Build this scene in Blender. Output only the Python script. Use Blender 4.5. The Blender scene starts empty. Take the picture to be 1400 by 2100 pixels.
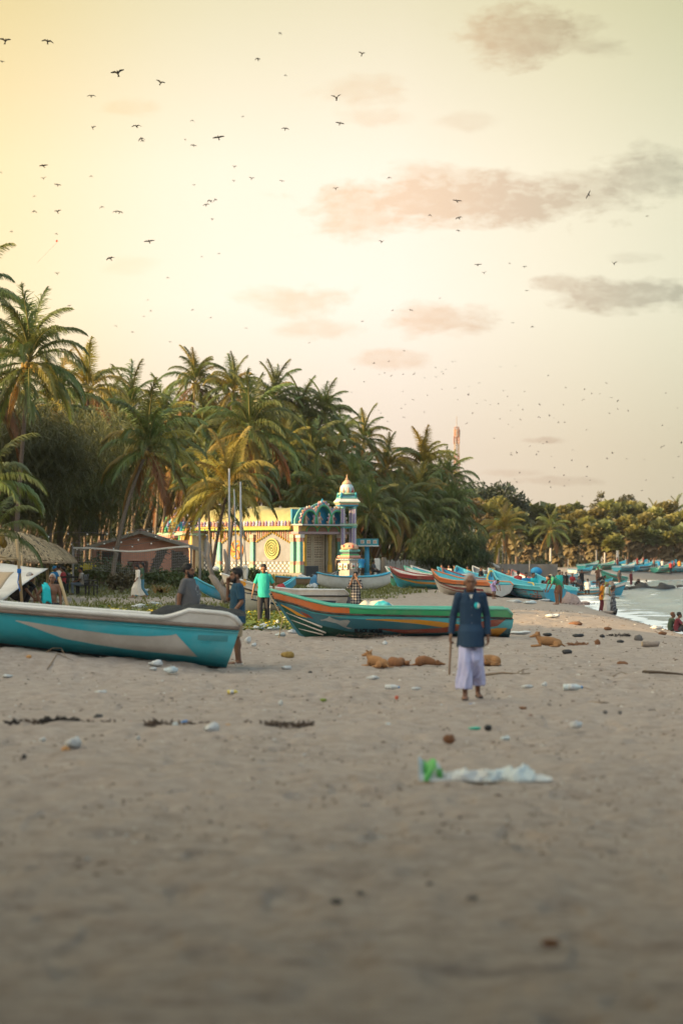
import bpy, bmesh, math, random
import numpy as np
from mathutils import Vector, Matrix, Euler
R = math.radians
random.seed(7); RNG = np.random.default_rng(7)
SC = bpy.context.scene
COL = SC.collection

# ------------------------------------------------------------------ camera
F = 85.0 / 36.0 * 2100.0            # focal length in photo pixels
CAMZ = 1.95
HOR = 1136.0
cam_d = bpy.data.cameras.new('camera')
cam = bpy.data.objects.new('camera', cam_d); COL.objects.link(cam)
cam.location = (0, 0, CAMZ); cam.rotation_euler = (R(90), 0, 0)
cam_d.sensor_fit = 'VERTICAL'; cam_d.sensor_height = 36; cam_d.sensor_width = 24
cam_d.lens = 85; cam_d.shift_y = (HOR - 1050) / 2100.0
cam_d.clip_start = 0.2; cam_d.clip_end = 6000
cam_d.dof.use_dof = True; cam_d.dof.focus_distance = 80; cam_d.dof.aperture_fstop = 1.6
SC.camera = cam
SC.render.resolution_x, SC.render.resolution_y = 682, 1024

# ------------------------------------------------------------------ sun, sky
SUN_AZ, SUN_EL = -112.0, 15.0       # degrees from the view direction (minus = left), elevation
sd = Vector((math.sin(R(SUN_AZ)) * math.cos(R(SUN_EL)), math.cos(R(SUN_AZ)) * math.cos(R(SUN_EL)), math.sin(R(SUN_EL))))
sun_d = bpy.data.lights.new('sun', 'SUN'); sun = bpy.data.objects.new('sun', sun_d); COL.objects.link(sun)
sun_d.energy = 5.0; sun_d.angle = R(0.5); sun_d.color = (1.0, 0.66, 0.30)
sun.rotation_euler = sd.to_track_quat('Z', 'Y').to_euler()
sun.location = sd * 500

class NT:
    """small node-tree helper"""
    def __init__(s, nt): s.nt = nt; s.n = nt.nodes; s.l = nt.links
    def node(s, t, **k):
        nd = s.n.new(t)
        for a, b in k.items(): setattr(nd, a, b)
        return nd
    def put(s, sock, v):
        if hasattr(v, 'is_output'): s.l.new(v, sock)
        else:
            if isinstance(v, tuple) and len(v) == 3 and len(sock.default_value) == 4: v = (*v, 1)
            sock.default_value = v
    def m(s, op, a, b=0.0, c=0.0, clamp=False):
        nd = s.node('ShaderNodeMath', operation=op, use_clamp=clamp)
        for i, v in enumerate((a, b, c)): s.put(nd.inputs[i], v)
        return nd.outputs[0]
    def mix(s, f, a, b, mode='MIX'):
        nd = s.node('ShaderNodeMix', data_type='RGBA', blend_type=mode)
        s.put(nd.inputs[0], f); s.put(nd.inputs[6], a); s.put(nd.inputs[7], b)
        return nd.outputs[2]
    def ramp(s, f, stops, interp='LINEAR'):
        nd = s.node('ShaderNodeValToRGB'); cr = nd.color_ramp; cr.interpolation = interp
        while len(cr.elements) < len(stops): cr.elements.new(0.5)
        for e, (p, c) in zip(cr.elements, stops):
            e.position = p; e.color = (*c, 1) if isinstance(c, tuple) else (c, c, c, 1)
        s.put(nd.inputs[0], f)
        return nd.outputs[0]
    def noise(s, vec, scale, detail=4, rough=0.55, dist=0.0):
        nd = s.node('ShaderNodeTexNoise'); nd.inputs['Scale'].default_value = scale
        nd.inputs['Detail'].default_value = detail; nd.inputs['Roughness'].default_value = rough
        nd.inputs['Distortion'].default_value = dist
        if vec is not None: s.l.new(vec, nd.inputs['Vector'])
        return nd.outputs[0]
    def comb(s, x, y, z=0.0):
        nd = s.node('ShaderNodeCombineXYZ')
        for i, v in enumerate((x, y, z)): s.put(nd.inputs[i], v)
        return nd.outputs[0]

def lin(r, g, b):
    f = lambda c: (c / 255 / 12.92) if c <= 10 else ((c / 255 + 0.055) / 1.055) ** 2.4
    return (f(r), f(g), f(b))

world = bpy.data.worlds.new('World'); SC.world = world; world.use_nodes = True
w = NT(world.node_tree); w.n.clear()
out = w.node('ShaderNodeOutputWorld'); bg = w.node('ShaderNodeBackground'); bg.inputs[1].default_value = 0.072
w.l.new(bg.outputs[0], out.inputs[0])
sky = w.node('ShaderNodeTexSky', sky_type='NISHITA'); sky.sun_disc = False
sky.sun_elevation = R(SUN_EL); sky.sun_rotation = R(SUN_AZ); sky.dust_density = 3.0; sky.air_density = 1.2
tc = w.node('ShaderNodeTexCoord'); sep = w.node('ShaderNodeSeparateXYZ'); w.l.new(tc.outputs['Generated'], sep.inputs[0])
dx, dy, dz = sep.outputs
az = w.m('DIVIDE', w.m('ARCTAN2', dx, dy), math.pi)                  # -1..1
el = w.m('DIVIDE', w.m('ARCSINE', dz), math.pi / 2)
az01 = w.m('MULTIPLY_ADD', az, 0.5, 0.5)
A = lambda d: 0.5 + d / 360.0
E = lambda d: d / 90.0
haze_az = w.ramp(az01, [(0.0, lin(206, 216, 226)), (A(-100), lin(255, 232, 180)), (A(-25), lin(255, 230, 176)), (A(-8.2), lin(255, 236, 188)),
                        (A(-3.5), lin(255, 248, 226)), (A(1), lin(255, 248, 232)), (A(5), lin(240, 236, 212)), (A(8.3), lin(220, 222, 196)), (A(45), lin(200, 216, 220)), (1.0, lin(206, 216, 226))])
el_mul = w.ramp(el, [(0.0, (0.64, 0.55, 0.535)), (E(2.5), (0.70, 0.62, 0.60)), (E(6), (0.86, 0.82, 0.825)), (E(9), (0.85, 0.80, 0.775)), (E(13), (0.66, 0.63, 0.51)),
                     (E(30), (0.74, 0.84, 0.90)), (1.0, (0.66, 0.82, 1.02))])
grad = w.mix(1.0, haze_az, el_mul, 'MULTIPLY')
# soft evening clouds, each a bank standing at its own bearing and height
ys = w.m('MAXIMUM', dy, 0.05)
u = w.m('DIVIDE', dx, ys); v = w.m('DIVIDE', dz, ys)
cuv = w.comb(w.m('MULTIPLY', u, 1.0), w.m('MULTIPLY', v, 2.1))
cn = w.noise(cuv, 34.0, 7, 0.62, 0.35)
cn2 = w.noise(cuv, 110.0, 5, 0.6, 0.2)
cw = w.m('ADD', w.m('MULTIPLY', w.m('SUBTRACT', cn, 0.5), 2.6), w.m('MULTIPLY', w.m('SUBTRACT', cn2, 0.5), 1.1))
CLOUDS = [(1075, 72, 165, 62, .85), (1180, 95, 110, 26, .5), (740, 185, 95, 34, .40), (775, 240, 80, 20, .36), (965, 412, 330, 62, 1.0), (740, 430, 120, 62, .75), (900, 375, 130, 40, .6),
          (1170, 400, 150, 48, .6), (1340, 350, 120, 55, .75), (595, 615, 110, 36, .62), (645, 676, 90, 20, .5), (905, 655, 110, 44, .75), (1290, 605, 150, 40, .9),
          (1140, 580, 60, 18, .7), (795, 738, 95, 22, .55), (275, 222, 60, 22, .32), (270, 545, 60, 22, .25), (960, 250, 80, 20, .3), (1110, 903, 55, 9, .55), (1140, 987, 90, 10, .35), (1300, 530, 60, 14, .3), (1040, 970, 60, 10, .3),
          (1900, 380, 260, 70, .8), (2300, 700, 240, 50, .7), (-500, 300, 260, 60, .4), (1700, 60, 200, 60, .7)]
tot = None
for (cx, cy, rx, ry, st) in CLOUDS:
    a = w.m('MULTIPLY', w.m('SUBTRACT', u, (cx - 700) / F), F / rx)
    b = w.m('MULTIPLY', w.m('SUBTRACT', v, (HOR - cy) / F), F / ry)
    d = w.m('SQRT', w.m('ADD', w.m('MULTIPLY', a, a), w.m('MULTIPLY', b, b)))
    k = w.m('MULTIPLY', w.m('SUBTRACT', 1.12, w.m('ADD', d, w.m('MULTIPLY', cw, -0.72))), 1.7)
    k = w.m('MULTIPLY', w.m('MINIMUM', w.m('MAXIMUM', k, 0.0), 1.0), st)
    tot = k if tot is None else w.m('MAXIMUM', tot, k)
front = w.m('GREATER_THAN', dy, 0.06)
tot = w.m('MULTIPLY', tot, front)
ctint = w.ramp(az01, [(A(-30), (.90, .78, .62)), (A(-5), (.90, .78, .64)), (A(2.0), (.88, .71, .61)), (A(4.2), (.74, .63, .59)), (A(8), (.58, .59, .60)), (A(40), (.66, .68, .70))])
tot = w.m('MULTIPLY', tot, w.m('MULTIPLY_ADD', cn2, 1.5, 0.25), clamp=True)
grad = w.mix(w.m('MULTIPLY', tot, 0.95), grad, w.mix(1.0, grad, ctint, 'MULTIPLY'))
# the air glows towards the sun, which stands left of the frame
dp = w.m('ADD', w.m('ADD', w.m('MULTIPLY', dx, sd.x), w.m('MULTIPLY', dy, sd.y)), w.m('MULTIPLY', dz, sd.z))
glow = w.m('MULTIPLY', w.m('POWER', w.m('MAXIMUM', dp, 0.0), 2.5), 2.4)
gl = w.comb(w.m('MULTIPLY', glow, 1.0), w.m('MULTIPLY', glow, 0.90), w.m('MULTIPLY', glow, 0.74))
grad = w.mix(1.0, grad, gl, 'ADD')
skyc = w.mix(0.10, w.mix(1.0, grad, (10, 10, 10), 'MULTIPLY'), w.mix(1.0, sky.outputs[0], (1.0, 0.85, 0.6), 'MULTIPLY'))
w.l.new(skyc, bg.inputs[0])

vs = SC.view_settings; vs.view_transform = 'Standard'; vs.look = 'None'; vs.exposure = 0.98; vs.gamma = 1.0; vs.use_curve_mapping = False
SC.render.engine = 'CYCLES'
SC.cycles.use_denoising = True
SC.cycles.max_bounces = 6; SC.cycles.diffuse_bounces = 3; SC.cycles.transparent_max_bounces = 8
SC.cycles.caustics_reflective = False; SC.cycles.caustics_refractive = False

# ------------------------------------------------------------------ helpers
def tag(o, label=None, cat=None, group=None, kind=None):
    if label: o['label'] = label
    if cat: o['category'] = cat
    if group: o['group'] = group
    if kind: o['kind'] = kind
    return o
def empty(name, loc, rz=0.0, label=None, cat=None, group=None):
    o = bpy.data.objects.new(name, None); COL.objects.link(o)
    o.location = loc; o.rotation_euler = (0, 0, rz); o.empty_display_size = 0.1
    return tag(o, label, cat, group)
def link(name, me, parent=None, loc=None, rot=None, scale=None):
    o = bpy.data.objects.new(name, me); COL.objects.link(o)
    if parent: o.parent = parent
    if loc is not None: o.location = loc
    if rot is not None: o.rotation_euler = rot
    if scale is not None: o.scale = scale if hasattr(scale, '__len__') else (scale,) * 3
    return o
def copy_tree(o, parent=None):
    c = o.copy(); COL.objects.link(c); c.parent = parent
    for ch in o.children: copy_tree(ch, c)
    return c
def AT(px, py, d):
    """world point that stands d metres in front of the camera at a photo pixel"""
    return Vector(((px - 700) * d / F, d, CAMZ - (py - HOR) * d / F))
def GX(px, d): return (px - 700) * d / F

_NT = {}
def noise2(x, y, seed=0):
    """value noise, numpy"""
    if seed not in _NT: _NT[seed] = np.random.default_rng(seed).random((256, 256))
    r = _NT[seed]
    xi = np.floor(x).astype(int); yi = np.floor(y).astype(int)
    fx = x - xi; fy = y - yi; fx = fx * fx * (3 - 2 * fx); fy = fy * fy * (3 - 2 * fy)
    a = r[xi % 256, yi % 256]; b = r[(xi + 1) % 256, yi % 256]; c = r[xi % 256, (yi + 1) % 256]; d = r[(xi + 1) % 256, (yi + 1) % 256]
    return (a * (1 - fx) + b * fx) * (1 - fy) + (c * (1 - fx) + d * fx) * fy - 0.5

class MB:
    """collects verts and faces, builds ONE mesh"""
    def __init__(s): s.v = []; s.f = []; s.mi = []; s.cur = 0
    def add(s, vs, fs, mi=None):
        o = len(s.v); s.v.extend(tuple(p) for p in vs); s.f.extend(tuple(i + o for i in f) for f in fs)
        s.mi.extend([s.cur if mi is None else mi] * len(fs)); return s
    def box(s, c, size, rot=None, mi=None, taper=1.0):
        hx, hy, hz = size[0] / 2, size[1] / 2, size[2] / 2
        P = [Vector((x * (taper if z > 0 else 1), y * (taper if z > 0 else 1), z)) for z in (-hz, hz) for x, y in ((-hx, -hy), (hx, -hy), (hx, hy), (-hx, hy))]
        if rot is not None:
            q = rot if isinstance(rot, Matrix) else Euler(rot).to_matrix(); P = [q @ p for p in P]
        c = Vector(c)
        return s.add([p + c for p in P], [(3, 2, 1, 0), (4, 5, 6, 7), (0, 1, 5, 4), (1, 2, 6, 5), (2, 3, 7, 6), (3, 0, 4, 7)], mi)
    def tube(s, pts, rad, n=8, mi=None, cap=True, flat=None, up=None):
        pts = [Vector(p) for p in pts]; N = len(pts)
        rad = [rad] * N if not hasattr(rad, '__len__') else rad
        vs, fs = [], []; u0 = None
        for i, p in enumerate(pts):
            t = (pts[min(i + 1, N - 1)] - pts[max(i - 1, 0)])
            t = t.normalized() if t.length > 1e-9 else Vector((0, 0, 1))
            if u0 is None:
                ref = Vector(up) if up else (Vector((0, 0, 1)) if abs(t.z) < 0.9 else Vector((0, 1, 0)))
                u0 = (ref - t * ref.dot(t)).normalized()
            else: u0 = (u0 - t * u0.dot(t)).normalized()
            b = t.cross(u0)
            rx, ry = (rad[i] if hasattr(rad[i], '__len__') else (rad[i], rad[i]))
            for k in range(n):
                a = 2 * math.pi * k / n
                vs.append(p + u0 * (math.cos(a) * ry) + b * (math.sin(a) * rx))
        for i in range(N - 1):
            for k in range(n):
                k2 = (k + 1) % n; fs.append((i * n + k, i * n + k2, (i + 1) * n + k2, (i + 1) * n + k))
        if cap: fs.append(tuple(range(n - 1, -1, -1))); fs.append(tuple(range((N - 1) * n, N * n)))
        return s.add(vs, fs, mi)
    def lathe(s, prof, n=16, c=(0, 0, 0), mi=None, cap=True, sq=0.0, ang=0.0):
        """profile (r, z) turned about z; sq=1 makes it square in plan"""
        vs, fs = [], []; c = Vector(c); N = len(prof)
        for r, z in prof:
            for k in range(n):
                a = 2 * math.pi * (k + 0.5) / n + ang
                rr = r
                if sq: rr = r / max(abs(math.cos(a - ang)), abs(math.sin(a - ang))) * sq + r * (1 - sq)
                vs.append(c + Vector((math.cos(a) * rr, math.sin(a) * rr, z)))
        for i in range(N - 1):
            for k in range(n):
                k2 = (k + 1) % n; fs.append((i * n + k, i * n + k2, (i + 1) * n + k2, (i + 1) * n + k))
        if cap: fs.append(tuple(range(n - 1, -1, -1))); fs.append(tuple(range((N - 1) * n, N * n)))
        return s.add(vs, fs, mi)
    def ball(s, c, r, seg=12, rings=7, mi=None, rot=None):
        r = (r, r, r) if not hasattr(r, '__len__') else r
        c = Vector(c); q = Euler(rot).to_matrix() if rot else Matrix.Identity(3)
        vs = [c + q @ Vector((0, 0, -r[2]))]; fs = []
        for i in range(1, rings):
            ph = -math.pi / 2 + math.pi * i / rings
            for k in range(seg):
                a = 2 * math.pi * k / seg
                vs.append(c + q @ Vector((math.cos(a) * math.cos(ph) * r[0], math.sin(a) * math.cos(ph) * r[1], math.sin(ph) * r[2])))
        vs.append(c + q @ Vector((0, 0, r[2]))); T = len(vs) - 1
        for k in range(seg):
            k2 = (k + 1) % seg
            fs.append((0, 1 + k2, 1 + k)); fs.append((T, 1 + (rings - 2) * seg + k, 1 + (rings - 2) * seg + k2))
            for i in range(rings - 2):
                fs.append((1 + i * seg + k, 1 + i * seg + k2, 1 + (i + 1) * seg + k2, 1 + (i + 1) * seg + k))
        return s.add(vs, fs, mi)
    def grid(s, fn, nu, nv, mi=None, closed=False):
        vs = [fn(i / nu, j / nv) for i in range(nu + 1) for j in range(nv + 1)]
        fs = [(i * (nv + 1) + j, (i + 1) * (nv + 1) + j, (i + 1) * (nv + 1) + j + 1, i * (nv + 1) + j + 1) for i in range(nu) for j in range(nv)]
        return s.add(vs, fs, mi)
    def prism(s, poly, fn0, fn1, mi=None):
        """closed outline extruded between two mappings (2-D -> 3-D)"""
        n = len(poly); vs = [fn0(*p) for p in poly] + [fn1(*p) for p in poly]
        fs = [tuple(range(n - 1, -1, -1)), tuple(range(n, 2 * n))] + [(i, (i + 1) % n, n + (i + 1) % n, n + i) for i in range(n)]
        return s.add(vs, fs, mi)
    def mesh(s, name, mats, smooth=False):
        me = bpy.data.meshes.new(name); me.from_pydata(s.v, [], s.f)
        for m_ in (mats if isinstance(mats, (list, tuple)) else [mats]): me.materials.append(m_)
        if len(set(s.mi)) > 1 or (s.mi and s.mi[0]): me.polygons.foreach_set('material_index', s.mi)
        if smooth: me.polygons.foreach_set('use_smooth', [True] * len(me.polygons))
        me.update(); return me
    def build(s, name, mats, parent=None, smooth=False, loc=None, rot=None):
        return link(name, s.mesh(name, mats, smooth), parent, loc, rot)

# ------------------------------------------------------------------ materials
MATS = {}
def mat(name, col, rough=0.7, var=0.12, scale=6.0, bump=0.0, bscale=None, metal=0.0, trans=0.0, dirt=0.0, dcol=(0.16, 0.12, 0.08), spec=0.4, rnd=0.0, sheen=0.0, coord='Object', stretch=None):
    if name in MATS: return MATS[name]
    m_ = bpy.data.materials.new(name); m_.use_nodes = True; t = NT(m_.node_tree)
    p = t.n['Principled BSDF']; o = t.n['Material Output']
    tcn = t.node('ShaderNodeTexCoord'); vec = tcn.outputs[coord]
    if stretch:
        mp = t.node('ShaderNodeMapping'); mp.inputs['Scale'].default_value = stretch; t.l.new(vec, mp.inputs[0]); vec = mp.outputs[0]
    nz = t.noise(vec, scale, 5, 0.6)
    c = t.mix(nz, tuple(x * (1 - var * 1.6) for x in col), tuple(min(1, x * (1 + var * 1.6)) for x in col))
    if rnd:
        oi = t.node('ShaderNodeObjectInfo'); hs = t.node('ShaderNodeHueSaturation')
        t.put(hs.inputs['Hue'], t.m('MULTIPLY_ADD', oi.outputs['Random'], rnd * 0.12, 0.5 - rnd * 0.06))
        t.put(hs.inputs['Value'], t.m('MULTIPLY_ADD', oi.outputs['Random'], rnd, 1 - rnd / 2)); t.put(hs.inputs['Color'], c); c = hs.outputs[0]
    if dirt:
        n2 = t.noise(vec, scale * 0.45, 7, 0.68, 0.4)
        f = t.m('MULTIPLY', t.ramp(n2, [(0.45, 0.0), (0.68, 1.0)]), dirt); c = t.mix(f, c, dcol)
    t.put(p.inputs['Base Color'], c); p.inputs['Roughness'].default_value = rough; p.inputs['Metallic'].default_value = metal
    p.inputs['Specular IOR Level'].default_value = spec
    if sheen: p.inputs['Sheen Weight'].default_value = sheen
    if bump:
        bn = t.node('ShaderNodeBump'); bn.inputs['Strength'].default_value = 1.0; bn.inputs['Distance'].default_value = bump
        t.put(bn.inputs['Height'], t.noise(vec, bscale or scale * 3, 5, 0.6)); t.l.new(bn.outputs[0], p.inputs['Normal'])
    if trans:
        tr = t.node('ShaderNodeBsdfTranslucent'); t.put(tr.inputs[0], t.mix(1.0, c, (1.5, 1.25, 0.6), 'MULTIPLY'))
        mx = t.node('ShaderNodeMixShader'); mx.inputs[0].default_value = trans
        t.l.new(p.outputs[0], mx.inputs[1]); t.l.new(tr.outputs[0], mx.inputs[2]); t.l.new(mx.outputs[0], o.inputs[0])
    MATS[name] = m_; return m_
# ------------------------------------------------------------------ terrain, sea
SEA_Z = -1.42
SHORE = np.array([(10.0, -200), (12.2, 0), (13.2, 60), (14.2, 103), (14.6, 125), (15.4, 150), (17.5, 180), (20.0, 205), (23.5, 240), (29, 275), (38, 305), (56, 330), (95, 352), (220, 378), (900, 420), (4000, 500)], float)
def shore_s(X, Y):
    """signed distance to the waterline: + on land"""
    X = np.asarray(X, float); Y = np.asarray(Y, float)
    best = np.full(X.shape, 1e9); sign = np.ones(X.shape)
    for (ax, ay), (bx, by) in zip(SHORE[:-1], SHORE[1:]):
        ex, ey = bx - ax, by - ay
        t = np.clip(((X - ax) * ex + (Y - ay) * ey) / (ex * ex + ey * ey), 0, 1)
        qx, qy = X - ax - t * ex, Y - ay - t * ey
        d = np.hypot(qx, qy); cr = ex * qy - ey * qx
        upd = d < best
        best = np.where(upd, d, best); sign = np.where(upd, np.where(cr >= 0, 1.0, -1.0), sign)
    return best * sign
def sst(a, b, x):
    t = np.clip((x - a) / (b - a), 0, 1); return t * t * (3 - 2 * t)
def ground_z(X, Y):
    X = np.asarray(X, float); Y = np.asarray(Y, float)
    s = shore_s(X, Y)
    z = np.where(s > 0, SEA_Z + 1.42 * (1 - np.exp(-(np.maximum(s, 0) / 3.2) ** 1.3)), SEA_Z + s * 0.09)
    z = np.maximum(z, -4.0)
    z = z + 0.62 * sst(12, 26, s) * sst(92, 150, Y) * (1 - sst(230, 300, Y))
    z = z + (0.03 + 0.07 * sst(72, 100, Y)) * noise2(X / 9.0, Y / 9.0, 3) * sst(2, 8, s)
    # swell of sand at the left, where the near boat lies
    z = z + np.clip((-1.95 - X) * 0.104, 0, 0.60) * sst(37.6, 40.2, Y) * (1 - sst(43.2, 50, Y)) * (1 - sst(9, 14, -X))
    # sand pushed up along the hulls
    for (x0, x1, yc, hh) in ((-.9, 4.1, 56.75, .075), (-3.6, -1.75, 40.75, .07)):
        z = z + hh * np.exp(-((Y - yc) / .28) ** 2) * sst(x0 - .5, x0 + .3, X) * (1 - sst(x1 - .1, x1 + .5, X)) * (.7 + noise2(X * 2.3, Y * 2.0, 61))
    return z
def gz(x, y): return float(ground_z(np.array([x]), np.array([y]))[0])
def GPX(px, py):
    """the sand point seen at a photo pixel"""
    d = 2.0 * F / max(12.0, py - HOR)
    for _ in range(30):
        z = gz(GX(px, d), d); d = .5 * d + .5 * (CAMZ - z) * F / (py - HOR)
    return Vector((GX(px, d), d, gz(GX(px, d), d)))
def G(px, d, dz=0.0):
    x = GX(px, d); return Vector((x, d, gz(x, d) + dz))

# sand
ya = np.concatenate([np.linspace(-400, -20, 12), np.linspace(-14, 8.6, 10), 1.0 / np.linspace(1 / 9.0, 1 / 170.0, 560), np.linspace(174, 460, 90), np.array([480, 520, 600, 800, 1200, 2000, 3500])])
ta = np.concatenate([-np.geomspace(60, 0.19, 26), np.linspace(-0.172, 0.172, 330), np.geomspace(0.19, 60, 26)])
wY = np.maximum(np.abs(ya), 9.0)
XX = ta[None, :] * wY[:, None]; YY = np.repeat(ya[:, None], len(ta), 1)
ZZ = ground_z(XX, YY)
ss = shore_s(XX, YY)
loose = sst(3.5, 9, ss) * (1 - sst(150, 220, YY))
def lumps(X, Y):
    a = noise2(X / 0.55, Y / 0.75, 11) * 0.10 + noise2(X / 0.24, Y / 0.34, 12) * 0.075 + noise2(X / 1.6, Y / 1.9, 13) * 0.12
    foot = noise2(X / 0.31 + 40, Y / 0.42, 14)
    return a - 0.055 * sst(0.16, 0.34, foot) + 0.03 * sst(0.2, 0.4, -foot)
ZZ = ZZ + lumps(XX, YY) * (0.16 + 0.84 * loose) * np.where(YY < 8, 0.3, 1.0) * 0.62
nr, nc = XX.shape
gv = np.stack([XX.ravel(), YY.ravel(), ZZ.ravel()], 1)
idx = np.arange(nr * nc).reshape(nr, nc)
gf = np.stack([idx[:-1, :-1], idx[:-1, 1:], idx[1:, 1:], idx[1:, :-1]], -1).reshape(-1, 4)
me = bpy.data.meshes.new('sand')
me.vertices.add(len(gv)); me.vertices.foreach_set('co', gv.ravel().astype(np.float32))
me.loops.add(gf.size); me.loops.foreach_set('vertex_index', gf.ravel().astype(np.int32))
me.polygons.add(len(gf)); me.polygons.foreach_set('loop_start', np.arange(0, gf.size, 4, dtype=np.int32)); me.polygons.foreach_set('loop_total', np.full(len(gf), 4, np.int32))
me.polygons.foreach_set('use_smooth', np.ones(len(gf), bool)); me.update(); me.validate()
def grass_amount(X, Y):
    s = shore_s(X, Y); n = noise2(X / 4.0, Y / 6.0, 21) * 6 + noise2(X / 1.3, Y / 2.0, 22) * 3
    edge = np.interp(Y, [60, 66, 84, 92, 100, 118, 150, 250, 330, 420], [-4.5, -0.8, -0.6, 0.4, 1.5, 4.0, 6.5, 12, 26, 60])
    a = sst(0.0, 2.5, edge - X + n * 0.35) * sst(61, 67, Y + n * 0.3)
    bare = np.exp(-((Y - 100 - n * 0.8) / 6.5) ** 2) * sst(-2.5, -5.5, X)          # sandy path where the girls walk
    return np.clip(a - bare * 0.9, 0, 1)
ga = grass_amount(XX, YY).ravel(); wet = (sst(4.2, 0.6, ss)).ravel()
for nm, arr in (('grassy', ga), ('wet', wet)):
    at_ = me.attributes.new(nm, 'FLOAT', 'POINT'); at_.data.foreach_set('value', arr.astype(np.float32))
sm = bpy.data.materials.new('sand'); sm.use_nodes = True; t = NT(sm.node_tree); p = t.n['Principled BSDF']
tcn = t.node('ShaderNodeTexCoord'); vec = tcn.outputs['Object']
n1 = t.noise(vec, 0.35, 5, 0.6); n2 = t.noise(vec, 5.0, 6, 0.7); n3 = t.noise(vec, 23.0, 3, 0.6); n4 = t.noise(vec, 1.7, 6, 0.7, 0.5)
c = t.ramp(n2, [(0.28, (0.195, 0.152, 0.128)), (0.5, (0.325, 0.27, 0.232)), (0.74, (0.455, 0.388, 0.34))])
c = t.mix(t.ramp(n1, [(0.35, 0.0), (0.7, 0.5)]), c, (0.40, 0.332, 0.285))
c = t.mix(t.ramp(n4, [(0.56, 0.0), (0.72, 0.55)]), c, (0.195, 0.155, 0.13))
c = t.mix(t.ramp(n3, [(0.66, 0.0), (0.74, 0.75)]), c, (0.085, 0.06, 0.045))
gr = t.node('ShaderNodeAttribute', attribute_name='grassy'); we = t.node('ShaderNodeAttribute', attribute_name='wet')
c = t.mix(t.m('MULTIPLY', gr.outputs['Fac'], 0.75), c, (0.11, 0.12, 0.045))
c = t.mix(t.m('MULTIPLY', we.outputs['Fac'], 0.55), c, (0.17, 0.125, 0.095))
t.put(p.inputs['Base Color'], c)
t.put(p.inputs['Roughness'], t.m('MULTIPLY_ADD', we.outputs['Fac'], -0.45, 0.9)); p.inputs['Specular IOR Level'].default_value = 0.25
bn = t.node('ShaderNodeBump'); bn.inputs['Distance'].default_value = 0.06; bn.inputs['Strength'].default_value = 1.0
t.put(bn.inputs['Height'], t.m('ADD', t.noise(vec, 7.0, 7, 0.72), t.m('MULTIPLY', n3, 0.45))); t.l.new(bn.outputs[0], p.inputs['Normal'])
me.materials.append(sm)
sand = link('sand_beach', me); tag(sand, kind='structure')
sand['label'] = 'trampled grey brown beach sand sloping to the sea'

# sea: one sheet that starts under the sand and runs to the horizon
yb = np.concatenate([np.array([-1500, -300, -60, 20, 60]), np.linspace(80, 215, 230), np.linspace(217, 345, 80), np.array([350, 360, 380, 420, 500, 800, 1500, 4000])])
xb = np.concatenate([np.linspace(8, 60, 200), np.geomspace(61, 4000, 30)])
XB, YB = np.meshgrid(xb, yb)
sb = shore_s(XB, YB)
crest = np.zeros_like(XB)
for d0, amp, wd in ((2.0, 0.10, 0.7), (5.5, 0.20, 0.9), (10.5, 0.30, 1.3), (17, 0.36, 1.7), (26, 0.34, 2.2)):
    dd = -sb - d0 + noise2(XB / 9 + d0, YB / 14, 30) * 3.5
    prof = np.where(dd > 0, np.exp(-(dd / (wd * 1.8)) ** 2), np.exp(-(dd / wd) ** 2))
    crest = np.maximum(crest, prof * amp * (0.75 + noise2(XB / 12, YB / 10 + d0, 31)))
chop = noise2(XB / 1.1, YB / 2.2, 32) * 0.10 + noise2(XB / 3.0, YB / 5.0, 33) * 0.16 + noise2(XB / 0.5, YB / 0.9, 35) * 0.04
ZB = SEA_Z + 0.03 + (crest + chop) * sst(0.5, -5, sb)
foam = np.clip(sst(0.9, 0.1, np.abs(sb + 0.6 + noise2(XB / 1.5, YB / 2.5, 34) * 1.6)) * 1.0 + sst(0.10, 0.26, crest) * (0.25 + 0.9 * (noise2(XB / 2.0, YB / 3.0, 36) + 0.5)) + 0.9 * sst(0.5, -0.2, sb) * sst(-7, -2, sb) * (noise2(XB / 2.5, YB / 1.6, 37) + 0.35), 0, 1)
nr, nc = XB.shape
mb = MB(); idx = np.arange(nr * nc).reshape(nr, nc)
mb.v = np.stack([XB.ravel(), YB.ravel(), ZB.ravel()], 1).tolist()
mb.f = np.stack([idx[:-1, :-1], idx[:-1, 1:], idx[1:, 1:], idx[1:, :-1]], -1).reshape(-1, 4).tolist(); mb.mi = [0] * len(mb.f)
wm = bpy.data.materials.new('sea_water'); wm.use_nodes = True; t = NT(wm.node_tree); p = t.n['Principled BSDF']
vec = t.node('ShaderNodeTexCoord').outputs['Object']; at_ = t.node('ShaderNodeAttribute', attribute_name='foam')
fz = t.m('ADD', at_.outputs['Fac'], t.m('MULTIPLY', t.m('SUBTRACT', t.noise(vec, 2.6, 6, 0.7, 0.6), 0.5), 1.0))
ff = t.ramp(fz, [(0.42, 0.0), (0.72, 1.0)])
t.put(p.inputs['Base Color'], t.mix(ff, (0.08, 0.155, 0.21), (0.74, 0.78, 0.80))); t.put(p.inputs['Roughness'], t.m('MULTIPLY_ADD', ff, 0.6, 0.16))
bn = t.node('ShaderNodeBump'); bn.inputs['Distance'].default_value = 0.10; t.put(bn.inputs['Height'], t.noise(vec, 2.2, 5, 0.6)); t.l.new(bn.outputs[0], p.inputs['Normal'])
me = mb.mesh('sea', wm, True)
at_ = me.attributes.new('foam', 'FLOAT', 'POINT'); at_.data.foreach_set('value', foam.ravel().astype(np.float32))
sea = link('sea_water', me); tag(sea, 'grey blue sea with small foaming waves', kind='structure')
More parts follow.
